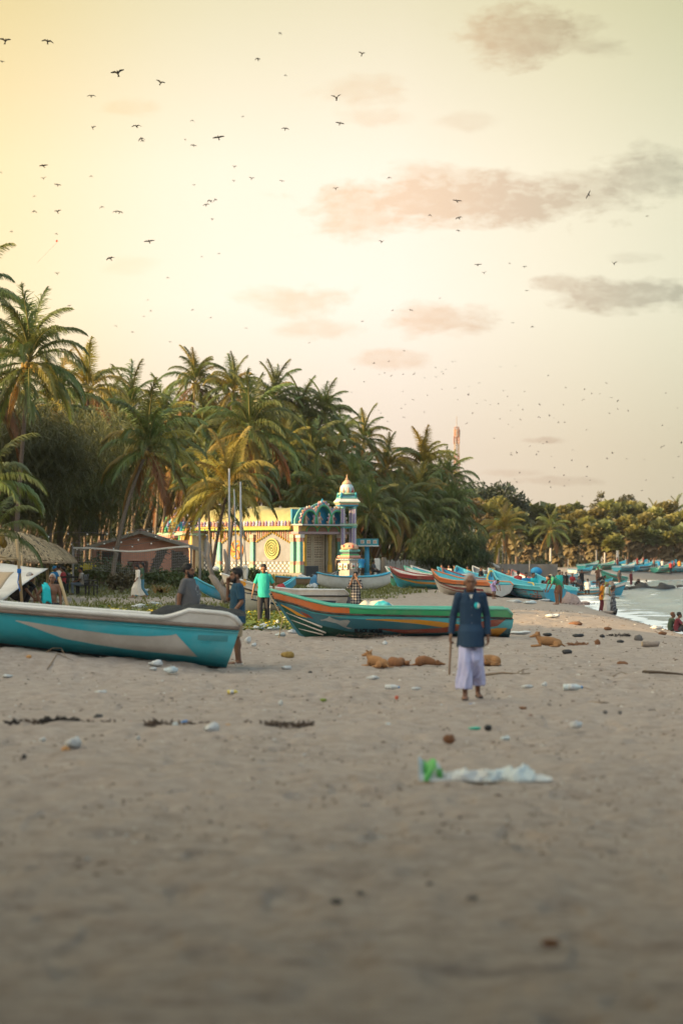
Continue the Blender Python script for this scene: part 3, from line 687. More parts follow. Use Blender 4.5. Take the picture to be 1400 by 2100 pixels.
def B(name, m_, *boxes, parent=temple, smooth=False):
    b = MB()
    for bx in boxes: b.box(*bx)
    return b.build(name, m_, parent, smooth)
B('plinth', mat('plinth_grey', (0.25, 0.24, 0.22), 0.85, 0.2, 3, dirt=.4), ((WW / 2, WL / 2 - .35, -.3), (WW + .5, WL + 1.4, .75)))
B('side_wall', grey, ((0.14, WL / 2, 1.75), (.24, WL - .1, 3.1)))
B('back_wall', grey, ((WW / 2, WL - .1, 1.75), (WW - .6, .2, 3.1)), ((WW - .12, WL / 2, 1.75), (.2, WL - .3, 3.1)))
b = MB()
for i in range(46):
    for j in range(4):
        if (i + j) % 2 == 0: b.box((0.005, .25 + i * .207, .2 + j * .18), (.03, .146, .146), (R(45), 0, 0))
o = b.build('dado_tiles', whitep, temple); o['kind'] = 'stuff'
B('dado', dkgrey, ((0.012, WL / 2, .48), (.03, WL - .3, .78)))
def column(x, y, w_, mats, parent=temple, name='column', zt=2.72, square=True):
    col = empty(name, (x, y, 0)); col.parent = parent
    def ring(nm, m_, z0, z1, ww):
        b = MB(); b.lathe([(ww * .5, z0), (ww * .5, z1)] if square else [(ww * .5, z0), (ww * .55, (z0 + z1) / 2), (ww * .5, z1)], 4 if square else 10, ang=R(0) if square else 0, sq=0); q = b.build(nm, m_, col)
        if square: q.scale = (1.25, 1.25, 1)
    ring('foot', mats[0], .08, .62, w_ * 1.3); ring('foot_band', mats[1], .62, .86, w_ * 1.22); ring('shaft', mats[2], .86, zt - .5, w_)
    ring('neck_band', mats[1], zt - .5, zt - .24, w_ * 1.16); ring('capital', mats[3], zt - .24, zt, w_ * 1.4)
    return col
for y in (0.0, 4.05, 7.5, 9.8): column(-.02, y, .34, (pgreen, pink, aqua, cream))
# painted discs
sp = MB(); n = 150
yc, zc, rd = 2.1, 1.72, .70
def disc(parent, yc, zc, rd, m_, x=-.01, name='disc'):
    b = MB(); b.prism([(rd * math.cos(a), rd * math.sin(a)) for a in np.linspace(0, 2 * math.pi, 41)[:-1]], lambda p, q: (x, yc + p, zc + q), lambda p, q: (x - .05, yc + p, zc + q)); return b.build(name, m_, parent)
sd1 = disc(temple, yc, zc, rd, mat('spiral_green', (0.06, 0.10, 0.02), .6, .1, 6), name='spiral_disc')
pts = [(-.075, yc + (.04 + .60 * k / n) * math.cos(-k * .15), zc + (.04 + .60 * k / n) * math.sin(-k * .15)) for k in range(n + 1)]
sp.tube(pts, .043, 5); sp.build('spiral_line', mat('spiral_cream', (0.52, 0.48, 0.20), .6, .1, 6), sd1)
rb = MB(); rb.tube([(-.075, yc + rd * math.cos(a), zc + rd * math.sin(a)) for a in np.linspace(0, 2 * math.pi, 41)], .05, 5, cap=False); rb.build('rim', mat('spiral_cream', (0.66, 0.60, 0.24)), sd1)
yc2 = 5.75
sd2 = disc(temple, yc2, 1.66, .68, mat('wheel_orange', (0.48, 0.18, 0.015), .6, .1, 6), name='wheel_disc')
cols = [dark, pink, blue, dark, gold, green, dark, pink, blue, yellow, dark, green]
for k in range(24):
    if k % 2: continue
    a0 = k * math.pi / 12; b = MB(); pl = []
    for q in np.linspace(0, 1, 7): r_ = .08 + .50 * q; pl.append((yc2 + r_ * math.cos(a0 + q * .75), 1.66 + r_ * math.sin(a0 + q * 1.0)))
    for q in np.linspace(1, 0, 7): r_ = .08 + .50 * q; pl.append((yc2 + r_ * math.cos(a0 + q * .75 + .34), 1.66 + r_ * math.sin(a0 + q * .75 + .34)))
    b.prism(pl, lambda p, q: (-.055, p, q), lambda p, q: (-.075, p, q)); b.build('petal', cols[(k // 2) % 12], sd2)
# hanging garlands on the wall: one strand after another
b_c = [pink, cream, pink, salm]
for (y0, y1, mid) in ((.35, 3.8, 2.1), (4.35, 7.25, 5.8), (7.75, 9.6, 8.7)):
    k = 0; y = y0
    while y < y1:
        L = .16 + .72 * min(1, abs(y - mid) / ((y1 - y0) / 2)); b = MB(); b.box((-.03, y, 3.1 - L / 2), (.05, .07, L)); st = b.build('garland_strand', b_c[k % 4], temple)
        b = MB(); b.ball((-.04, y, 3.1 - L - .05), .085, 7, 5); b.build('bead', yellow, st); y += .22; k += 1
# eave, cresting, vault
B('eave', yellow, ((-.16, WL / 2, 3.2), (.7, WL + .3, .17)))
B('eave_edge', mat('eave_green', (0.20, 0.34, 0.05), .5, .1, 5), ((-.25, WL / 2, 3.07), (.62, WL + .36, .09)))
for k in range(30):
    b = MB(); b.lathe([(.10, 3.285), (.13, 3.36), (.09, 3.5), (.11, 3.56), (.02, 3.68)], 7, (-.18, .3 + k * .32, 0)); b.build('cresting_knob', [pink, purple, whitep, purple][k % 4], temple, True)
b = MB()
def vault(u_, v_):
    a = math.pi * v_; return Vector((WW / 2 - (WW / 2 - .08) * math.cos(a), .15 + u_ * (WL - .3), 3.30 + 1.28 * math.sin(a) ** .8 + .05 * math.sin(u_ * 40) * math.sin(a)))
b.grid(vault, 48, 20); b.build('vault_roof', olive, temple, True)
b = MB(); b.grid(lambda u_, v_: Vector((WW / 2 - (.75 - .2 * abs(u_ - .5)) * math.cos(math.pi * v_), 4.6 + u_ * 1.6, 4.42 + .36 * math.sin(math.pi * v_) * math.sin(math.pi * u_) ** .6)), 12, 10); b.build('roof_hump', olive, temple, True)
# entrance
py_ = -.62
B('entrance_wall', cream, ((.34, .12, 1.6), (.5, .2, 3.0)), ((WW - .55, .12, 1.6), (.9, .2, 3.0)), ((WW / 2, .12, 2.95), (WW - .1, .18, .4)))
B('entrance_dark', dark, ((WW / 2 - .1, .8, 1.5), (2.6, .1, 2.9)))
for s_, x0 in ((0, .66), (1, 1.80)):
    leaf = empty('gate_leaf', (x0, -.02, .1)); leaf.parent = temple; lw, lh = 1.10, 2.62
    fr = MB(); fr.box((lw / 2, 0, .05), (lw, .07, .1)); fr.box((lw / 2, 0, lh - .05), (lw, .07, .1)); fr.box((.05, 0, lh / 2), (.1, .074, lh)); fr.box((lw - .05, 0, lh / 2), (.1, .074, lh)); fr.box((lw / 2, 0, .95), (lw, .066, .1)); fr.box((lw / 2, 0, 1.85), (lw, .066, .06)); fr.build('frame', cream, leaf)
    gr_ = MB()
    for i in range(6): gr_.box((.18 + i * .148, .01, lh / 2), (.062, .03, lh - .16))
    for j in range(15): gr_.box((lw / 2, .012, .16 + j * .165), (lw - .1, .034, .062))
    gr_.build('lattice', mat('gate_bars', (0.56, 0.46, 0.34), .6, .12, 6, dirt=.4), leaf)
    pn = MB(); pn.box((lw / 2, .045, .5), (lw - .15, .02, .8)); pn.build('lower_panel', mat('gate_panel', (0.24, 0.21, 0.18), .7, .3, 4, dirt=.5), leaf)
nb = B('notice_board', whitep, ((.92, -.10, 1.42), (.36, .03, .58)))
for x in (.56, 2.98):
    c_ = column(x, py_ + .1, .24, (gold, yellow, yellow, yellow), square=False)
for x in (.0, 3.95): column(x, py_, .36, (pgreen, pink, aqua, whitep))
B('porch_beam', mat('beam_mauve', (0.34, 0.25, 0.27), .6, .1, 5), ((WW / 2, py_ + .15, 2.82), (WW + .75, .75, .16)))
B('yellow_band', yellow, ((WW / 2, py_ - .12, 3.12), (WW + .05, .12, .36)))
b = MB()
for xc in (.95, 2.0, 3.05):
    b.tube([(xc + .52 * math.cos(a), py_ - .2, 2.90 + .40 * math.sin(a)) for a in np.linspace(0, math.pi, 13)], .05, 5)
b.build('scalloped_arch', green, temple)
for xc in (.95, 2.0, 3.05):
    b = MB(); b.prism([(xc + .47 * math.cos(a), 2.90 + .36 * math.sin(a)) for a in np.linspace(0, math.pi, 13)], lambda p, q: (p, py_ - .185, q), lambda p, q: (p, py_ - .195, q)); b.build('arch_brown_panel', mat('porch_brown', (0.16, 0.08, 0.05), .7, .2, 5), temple)  # dark brown panel fills each scalloped arch
B('ledge', mat('ledge_grey', (0.42, 0.44, 0.46), .6, .1, 4, dirt=.3), ((WW / 2, py_ - .1, 3.37), (WW + .75, 1.0, .1)))
zb = 3.42
ARC = [(.72, .70, .92), (2.05, .78, 1.28), (3.38, .70, .92)]
B('pediment_back', blue, ((WW / 2, .18, zb + .52), (WW + .1, .14, 1.04)))
for i, (xc, rx, rz) in enumerate(ARC):
    niche = empty('niche', (xc, py_, zb)); niche.parent = temple
    b = MB(); b.grid(lambda u_, v_: Vector((rx * math.cos(math.pi * u_), -.2 + .42 * v_, rz * math.sin(math.pi * u_))), 18, 3); b.build('niche_vault', teal, niche, True)
    b = MB(); b.prism([(rx * math.cos(a), rz * math.sin(a)) for a in np.linspace(0, math.pi, 19)], lambda p, q: (p, .19, q), lambda p, q: (p, .23, q)); b.build('niche_back', blue, niche)
    for (rr_, m_, ty) in ((0.0, green, -.24), (.08, aqua, -.22), (.16, pink, -.2)):
        b = MB(); b.tube([((rx + rr_) * math.cos(a), ty, (rz + rr_) * math.sin(a)) for a in np.linspace(0, math.pi, 21)], .055, 6); b.build('arch_band', m_, niche, True)
    for k in range(13):
        a = math.pi * (k + .5) / 13; b = MB(); b.ball(((rx + .27) * math.cos(a), -.2, (rz + .27) * math.sin(a)), (.065, .07, .085), 7, 5); b.build('cresting_knob', [salm, whitep, purple][k % 3], niche, True)
    fig = empty('figurine', (-.18, .0, 0)); fig.parent = niche     # a small painted statue
    b = MB(); b.lathe([(.16, 0), (.15, .1), (.10, .3), (.12, .42), (.13, .52), (.05, .58)], 9, (0, 0, .02)); b.tube([(.12, 0, .5), (.24, -.03, .36), (.16, -.12, .28)], .035, 6); b.tube([(-.12, 0, .5), (-.22, -.03, .40), (-.20, -.08, .56)], .035, 6); b.build('body', [salm, skin_st, mat('statue_red', (.35, .12, .10))][i], fig, True)
    b = MB(); b.ball((0, 0, .66), (.075, .075, .09), 8, 6); b.lathe([(.085, .70), (.07, .78), (.02, .86)], 8); b.build('head', [skin_st, gold, skin_st][i], fig, True)
# crowning motif on the middle arch
b = MB(); b.lathe([(.16, zb + 1.30), (.20, zb + 1.42), (.13, zb + 1.52), (.15, zb + 1.58), (.06, zb + 1.68), (.02, zb + 1.78)], 9, (2.05, py_ - .1, 0)); b.build('crown_finial', blue, temple, True)
for s_ in (-1, 1):
    b = MB(); b.ball((2.05 + .3 * s_, py_ - .12, zb + 1.45), (.11, .1, .15), 8, 6); b.build('finial_boss', pink, temple, True)
B('porch_pier', salm, ((WW + .12, py_ + .1, 3.0), (.3, .5, 1.05)), ((-.14, py_ + .1, 3.0), (.3, .5, .62)))
b = MB(); b.prism([(-.25, zb), (-.25, zb + .35), (.02, zb + .8), (.35, zb + 1.12), (1.2, zb + 1.2), (2.05, zb + 1.5), (2.9, zb + 1.2), (3.75, zb + 1.12), (4.08, zb + .8), (4.35, zb + .35), (4.35, zb)], lambda p, q: (p, -.38, q), lambda p, q: (p, -.28, q)); b.build('pediment_gable', aqua, temple)

# bell tower
twp = G(711, 168.5); twp.z = .55
tower = empty('temple_tower', twp, R(14), 'slim painted bell tower with purple pillars and tiered domed roof beside the entrance', 'tower')
def sqr(nm, m_, prof, parent=tower, n=4, smooth=False, ang=0.0):
    b = MB(); b.lathe([(r_ * 1.18, z) for r_, z in prof], n, ang=ang); return b.build(nm, m_, parent, smooth)
hw = .40
for (x, y) in ((-hw, -hw), (hw, -hw), (hw, hw), (-hw, hw)):
    pl = empty('pillar', (x, y, 0)); pl.parent = tower
    b = MB(); prof = []
    b.lathe([(.15, 0), (.15, 3.3)], 10); b.lathe([(.15, 3.55), (.15, 4.8)], 10); b.build('shaft', purple, pl, False)
    for k in range(5):
        a = k * 1.2566 ; b = MB(); b.box((.15 * math.cos(a), .15 * math.sin(a), 2.35), (.035, .035, 4.7), (0, 0, a)); b.build('rib', whitep, pl)
    for z in (1.3, 3.2, 4.55):
        b = MB(); b.lathe([(.19, z), (.21, z + .06), (.19, z + .12)], 10); b.build('collar', aqua, pl, True)
sqr('mid_ledge', pgreen, [(.62, 3.30), (.72, 3.36), (.72, 3.44), (.6, 3.5)]); sqr('mid_ledge_band', teal, [(.58, 3.18), (.58, 3.30)])
sqr('cornice_blue', blue, [(.78, 4.72), (.78, 4.82)]); sqr('cornice_orange', salm, [(.80, 4.82), (.82, 4.94)]); sqr('cornice_green', pgreen, [(.90, 4.94), (.93, 5.03)]); sqr('cornice_slope', whitep, [(.93, 5.03), (.72, 5.24)]); sqr('cornice_top', aqua, [(.74, 5.24), (.76, 5.33)])
sqr('tier', MATS.get('paint_pale_blue') or mat('paint_pale_blue', (.20, .42, .52), .55, .12, 5, dirt=.25), [(.62, 5.33), (.55, 5.42), (.50, 5.52)]); sqr('tier_roll', pgreen, [(.50, 5.52), (.56, 5.58), (.48, 5.66)], n=12, smooth=True)
for k in range(4):
    a = k * math.pi / 2 + R(45); b = MB(); b.lathe([(.10, 0), (.07, .16), (.09, .22), (.03, .36)], 7, (.72 * math.cos(a), .72 * math.sin(a), 5.33)); b.build('corner_figure', [blue, teal, blue, teal][k], tower, True)
sqr('dome', mat('paint_ice', (.42, .56, .60), .55, .12, 5, dirt=.25), [(.36, 5.66), (.40, 5.80), (.41, 5.95), (.36, 6.12), (.26, 6.26)], n=14, smooth=True)
for k in range(8):
    a = k * math.pi / 4; fg = MB(); fg.lathe([(.09, 0), (.11, .14), (.07, .26), (.08, .32), (.02, .42)], 7, (.42 * math.cos(a), .42 * math.sin(a), 5.64)); fg.build('dome_figure', [salm, pink, skin_st, redp][k % 4], tower, True)
sqr('dome_petals', salm, [(.27, 6.26), (.28, 6.32), (.2, 6.42), (.10, 6.56)], n=12, smooth=True); sqr('finial', salm, [(.07, 6.56), (.09, 6.62), (.03, 6.72), (.015, 6.95)], n=8, smooth=True)
# altar pillar in front
ap = G(717, 165.2); ap.z = .5
alt = empty('altar_pedestal', ap, R(42), 'square painted altar pedestal with a lotus dome in front of the bell tower', 'altar')
def al(nm, m_, prof, n=4, smooth=False): return sqr(nm, m_, prof, alt, n, smooth)
al('base', mat('altar_stone', (0.42, 0.38, 0.35), .75, .15, 4, dirt=.3), [(.62, -.4), (.62, .25), (.54, .32), (.54, 1.02)])
al('rope_band', blue, [(.58, 1.02), (.58, 1.14)]); al('pink_slab', pink, [(.66, 1.14), (.74, 1.22), (.70, 1.34)]); al('green_neck', green, [(.55, 1.34), (.52, 1.44)]); al('dark_neck', dkgrey, [(.44, 1.44), (.44, 1.58)]); al('aqua_slab', aqua, [(.56, 1.58), (.62, 1.68), (.54, 1.76)])
al('lotus_dome', salm, [(.50, 1.76), (.50, 1.86), (.42, 2.04), (.24, 2.18), (.05, 2.22)], 14, True)
for k in range(10):
    a = k * math.pi / 5; b = MB(); b.ball((.50 * math.cos(a), .50 * math.sin(a), 1.92), (.09, .09, .16), 7, 5, rot=(0, R(-25) * math.cos(a), a)); b.build('lotus_petal', [cream, redp][k % 2], alt, True)
for s_ in (0, 1):
    for k in range(2):
        pp = MB(); q = (-.26 + .52 * k)
        pp.box((q if s_ == 0 else -.645, -.645 if s_ == 0 else q, .62), (.36, .02, .42) if s_ == 0 else (.02, .36, .42)); pnl = pp.build('panel', whitep, alt)
        pp = MB(); pp.ball((q if s_ == 0 else -.66, -.66 if s_ == 0 else q, .62), (.11, .03, .07) if s_ == 0 else (.03, .11, .07), 8, 5); pp.build('painted_lotus', redp, pnl, True)
        pp = MB(); pp.ball((q if s_ == 0 else -.66, -.66 if s_ == 0 else q, .53), (.15, .025, .04) if s_ == 0 else (.025, .15, .04), 8, 5); pp.build('painted_leaf', green, pnl, True)
for k in range(16):
    s_ = k // 8; q = -.6 + (k % 8) * .165; pp = MB(); pp.box((q if s_ == 0 else -.69, -.69 if s_ == 0 else q, 1.08), (.09, .02, .06) if s_ == 0 else (.02, .09, .06), (0, R(25), 0) if s_ == 0 else (R(25), 0, 0)); pp.build('rope_dash', whitep, alt)
# blue canopy
cp = G(752, 170); cp.z = .5
can = empty('blue_canopy', cp, R(8), 'blue canopy beam with white lotus panels on a round post right of the temple', 'canopy')
b = MB(); b.lathe([(.17, -.4), (.17, 2.0)], 14); b.lathe([(.2, -.1), (.2, .1)], 14); b.build('post', blue, can, True)
b = MB(); b.box((0.06, 1.4, 2.0 + .26), (1.45, 3.4, .52)); b.build('roof_slab', teal, can)
b = MB(); b.box((0.06, -.33, 2.0 + .02), (1.5, .06, .08)); b.build('drip_edge', whitep, can)
for k in range(3):
    b = MB(); b.box((-.38 + k * .45, -.325, 2.30), (.26, .03, .24)); q = b.build('panel', whitep, can)
    for j in range(5):
        a = j * 1.2566; b = MB(); b.ball((-.38 + k * .45 + .06 * math.cos(a), -.345, 2.30 + .06 * math.sin(a)), (.045, .015, .045), 6, 4); b.build('petal', salm, q, True)

# small shrine dome behind the hut
sp_ = G(360, 176); sp_.z = .5
shr = empty('shrine', sp_, R(45), 'small shrine with a round dome crowded with painted figures behind the red hut', 'shrine')
def sh(nm, m_, prof, n=16, smooth=True, sq=0.0):
    b = MB(); b.lathe(prof, n, sq=sq); return b.build(nm, m_, shr, smooth)
sh('wall', yellow, [(1.25, -.5), (1.25, 2.6)], 4, False); sh('cornice', pink, [(1.45, 2.6), (1.5, 2.75), (1.4, 2.85)], 4, False); sh('cornice_top', pgreen, [(1.36, 2.85), (1.3, 2.98)], 4, False)
sh('dome', teal, [(.80, 2.98), (.88, 3.2), (.86, 3.5), (.70, 3.85), (.48, 4.05)]); sh('dome_ring', pink, [(.5, 4.02), (.52, 4.12), (.4, 4.2)]); sh('finial', purple, [(.36, 4.2), (.38, 4.34), (.18, 4.5), (.06, 4.6), (.02, 4.85)])
for row, (rr_, z, n_) in enumerate(((.93, 3.1, 16), (.90, 3.5, 14), (.66, 3.86, 12))):
    for k in range(n_):
        a = 2 * math.pi * (k + .5 * row) / n_; b = MB(); b.lathe([(.10, 0), (.12, .1), (.07, .24), (.08, .3), (.02, .38)], 6, (rr_ * math.cos(a), rr_ * math.sin(a), z - .08)); b.build('dome_figure', [redp, blue, salm, purple, green, yellow][(k * 2 + row) % 6], shr, True)
for k in range(9):
    b = MB(); b.box((-.92, -.8 + k * .2, 2.25), (.04, .11, .5 + .1 * abs(k - 4))); b.build('garland_strand', [yellow, gold][k % 2], shr)
    b = MB(); b.box((-.8 + k * .2, -.92, 2.25), (.11, .04, .5 + .1 * abs(k - 4))); b.build('garland_strand', [yellow, blue][k % 2], shr)
annex_p = G(395, 172); annex_p.z = .5
ax = empty('shrine_annex', annex_p, R(45), 'yellow painted shrine annex with a coloured ledge between hut and temple', 'shrine')
B('wall', cream, ((.6, .6, 1.3), (1.5, 1.5, 2.9)), parent=ax); B('ledge', pgreen, ((.6, .6, 2.86), (1.9, 1.9, .16)), parent=ax); B('ledge_top', pink, ((.6, .6, 3.0), (1.75, 1.75, .12)), parent=ax)
for k in range(6):
    b = MB(); b.lathe([(.12, 3.06), (.14, 3.16), (.06, 3.3), (.02, 3.42)], 7, (-.15, -.1 + k * .28, 0)); b.build('ledge_figure', [blue, redp, yellow, green][k % 4], ax, True)
    b = MB(); b.box((-.17, -.05 + k * .26, 2.45), (.04, .13, .7)); b.build('garland_strand', [gold, yellow, green][k % 3], ax)
for k in range(3):
    b = MB(); b.box((-.2, .0 + k * .6, 1.1), (.1, .16, 2.0)); b.build('pilaster', [salm, blue, gold][k], ax)

# ------------------------------------------------------------------ red hut
hd = 134.0
hp = G(288, hd); hp.z = .55
hut = empty('red_hut', hp, R(3), 'salmon red hut with a low grey tin roof and gable facing the beach', 'hut')
hred = mat('hut_plaster', (0.72, 0.33, 0.22), .85, .14, 1.6, dirt=.35, dcol=(.18, .11, .08), bump=.01)
tin = mat('roof_tin', (0.33, 0.31, 0.29), .55, .2, 2.0, dirt=.5, dcol=(.14, .09, .06), bump=.01)
hw_ = 2.65
b = MB(); b.prism([(-hw_, 1.55), (hw_, 1.55), (hw_, 1.72), (0.0, 2.62), (-hw_, 1.72)], lambda p, q: (p, 0, q), lambda p, q: (p, .18, q)); b.build('gable_wall', hred, hut)
b = MB()
for (x0, x1) in ((-1.05, -.72), (.42, 1.9), (2.4, 2.65)): b.box(((x0 + x1) / 2, .085, .6), (x1 - x0, .17, 1.9))
b.box((-.2, .085, 1.28), (1.25, .16, .54)); b.build('front_wall', hred, hut)
b = MB(); b.box((-hw_ + .1, 3.0, .65), (.18, 5.8, 2.0)); b.box((hw_ - .1, 3.0, .65), (.18, 5.8, 2.0)); b.box((0, 5.8, .9), (5.2, .18, 2.6)); b.build('back_walls', hred, hut)
b = MB(); b.box((-.16, .13, .52), (.55, .06, 1.0)); w_ = b.build('window', mat('shutter_maroon', (.13, .035, .03), .6, .2, 5), hut)
for k in range(4):
    b = MB(); b.box((-.34 + k * .12, .09, .52), (.03, .05, .96)); b.build('bar', mat('shutter_wood', (.2, .07, .05)), w_)
b = MB(); b.box((.2, .13, .52), (.2, .06, 1.0)); b.build('shutter', mat('shutter_wood', (.2, .07, .05), .6, .2, 5), hut)
b = MB(); b.box((-1.55, .13, .5), (.3, .05, 1.0)); b.build('curtain', mat('curtain_pale', (.40, .37, .30), .8, .2, 6), hut)
for s_ in (-1, 1):
    sl = math.atan2(.98, 3.25)
    for k in range(7):
        b = MB(); xc = 1.68 * s_; ycs = .10 + k * .95
        for j in range(11):
            b.box((xc, ycs - .45 + j * .091, 2.66 - 1.62 * math.tan(sl) + (.02 if j % 2 else 0) + k * .004), (3.36 / math.cos(sl) * .98, .095, .045), (0, sl * s_, 0))
        b.build('roof_sheet', tin, hut)
    b = MB(); b.box((1.66 * s_, -.43, 2.60 - 1.62 * math.tan(sl)), (3.45, .05, .16), (0, sl * s_, 0)); b.build('barge_board', mat('weathered_board', (.30, .26, .21), .85, .2, 4), hut)
b = MB(); b.tube([(0, -.42, 2.74), (0, 6.2, 2.76)], .07, 6); b.build('ridge_cap', mat('rust_red', (.22, .06, .04), .8, .2, 4), hut)
for x in (-2.2, 2.95):
    b = MB(); b.tube([(x, -.35, -.6), (x + .03, -.35, 1.7)], .07, 7); b.build('verandah_post', mat('post_orange', (.38, .18, .08), .8, .2, 5), hut)
# leaning woven thatch screens beside it
wov = mat('woven_palm', (0.085, 0.070, 0.055), .95, .35, 9, bump=.02)
def screen(pts, label, name='woven_screen'):
    base = (pts[0] + pts[1]) / 2; r_ = empty(name, base, 0, label, 'screen', 'woven palm screens by the hut'); b = MB(); rr_ = random.Random(3)
    q = [p - base for p in pts]
    b.grid(lambda u_, v_: q[0].lerp(q[1], u_).lerp(q[3].lerp(q[2], u_), v_) + Vector((0, rr_.uniform(-.05, .05), rr_.uniform(-.03, .03))), 16, 12); b.build('screen_mat', wov, r_)
    b = MB()
    for k in range(260):
        p = q[0].lerp(q[1], rr_.random()).lerp(q[3].lerp(q[2], rr_.random()), rr_.random()); D = Vector((rr_.uniform(-1, 1), -.2, rr_.uniform(-.7, .2))).normalized() * rr_.uniform(.15, .4); W = Vector((0, .02, .03)); b.add([p - W, p + W, p + D], [(0, 1, 2)])
    b.build('loose_palm_leaf', wov, r_)['kind'] = 'stuff'
screen([G(299, 130, .1), G(316, 130, .1), AT(346, 1122, 131), AT(322, 1132, 131)], 'dark woven palm screen leaning against the red wall')
screen([G(352, 131, 0), G(398, 131, 0), AT(386, 1142, 131.5), AT(352, 1128, 131.5)], 'dark woven palm screen at the right end of the red hut')
# raised water platform in the palms
wp = G(182, 142); wt = empty('wooden_platform', wp, 0, 'dark wooden platform on posts among the trunks behind the hut', 'platform')
for (x, y) in ((-.8, -.6), (.8, -.6), (.8, .6), (-.8, .6)):
    b = MB(); b.tube([(x, y, -.3), (x, y, 2.4)], .08, 6); b.build('leg', bark_m, wt)
b = MB(); b.box((0, 0, 2.46), (2.1, 1.6, .12)); b.build('deck', wov, wt)
b = MB(); b.lathe([(.6, 2.52), (.62, 3.2), (.5, 3.4), (.2, 3.5)], 14); b.build('tank', mat('tank_black', (.03, .035, .04), .5), wt, True)

# ------------------------------------------------------------------ thatched umbrellas
straw = mat('straw_thatch', (0.33, 0.245, 0.155), .95, .6, 9, rnd=.2)
pole_m = mat('bamboo_pole', (0.36, 0.26, 0.14), .75, .25, 4)
def thatch(px, d, apex_y, rim_y, rad, label, seed):
    rr_ = random.Random(seed); base = G(px, d); top = AT(px, apex_y, d).z - base.z; rim = AT(px, rim_y, d).z - base.z
    u_ = empty('thatched_umbrella', base, rr_.uniform(0, 6), label, 'thatched umbrella', 'thatched beach umbrellas')
    b = MB(); b.tube([(0, 0, -.3), (0, 0, top - .1)], .07, 8); b.build('pole', pole_m, u_, True)
    b = MB(); b.lathe([(rad * .96, rim + .06), (rad * .62, rim + (top - rim) * .52), (rad * .3, rim + (top - rim) * .82), (.04, top)], 22, cap=False); b.build('thatch_base', wov, u_, True)
    b = MB()
    for k in range(1900):
        a = rr_.uniform(0, 6.2832); q = math.sqrt(rr_.random()); r0 = q * rad; z0 = np.interp(r0, [0, rad * .3, rad * .62, rad], [top, rim + (top - rim) * .82, rim + (top - rim) * .52, rim]) + rr_.uniform(.0, .07)
        a2 = a + rr_.uniform(-.16, .16); r1 = min(r0 + rr_.uniform(.3, .75), rad * 1.07); z1 = np.interp(r1, [0, rad * .3, rad * .62, rad, rad * 1.1], [top, rim + (top - rim) * .82, rim + (top - rim) * .52, rim, rim - .22]) + rr_.uniform(-.02, .07)
        p0 = Vector((r0 * math.cos(a), r0 * math.sin(a), z0)); p1 = Vector((r1 * math.cos(a2), r1 * math.sin(a2), z1)); W = Vector((-math.sin(a), math.cos(a), rr_.uniform(-.3, .3))) * rr_.uniform(.012, .03); b.add([p0 - W, p0 + W, p1 + W, p1 - W], [(0, 1, 2, 3)])
    b.build('thatch', straw, u_)['kind'] = 'stuff'
    for k in range(9):
        a = k * .698; b = MB(); b.tube([(.05 * math.cos(a), .05 * math.sin(a), top - .2), (rad * .9 * math.cos(a), rad * .9 * math.sin(a), rim + .02)], .03, 5); b.build('rafter', pole_m, u_)
thatch(33, 99, 1090, 1143, 2.25, 'larger thatched beach umbrella at the left edge, nearest the camera', 1)
thatch(98, 108, 1112, 1148, 1.25, 'smaller thatched umbrella sticking out right of the larger one', 2)
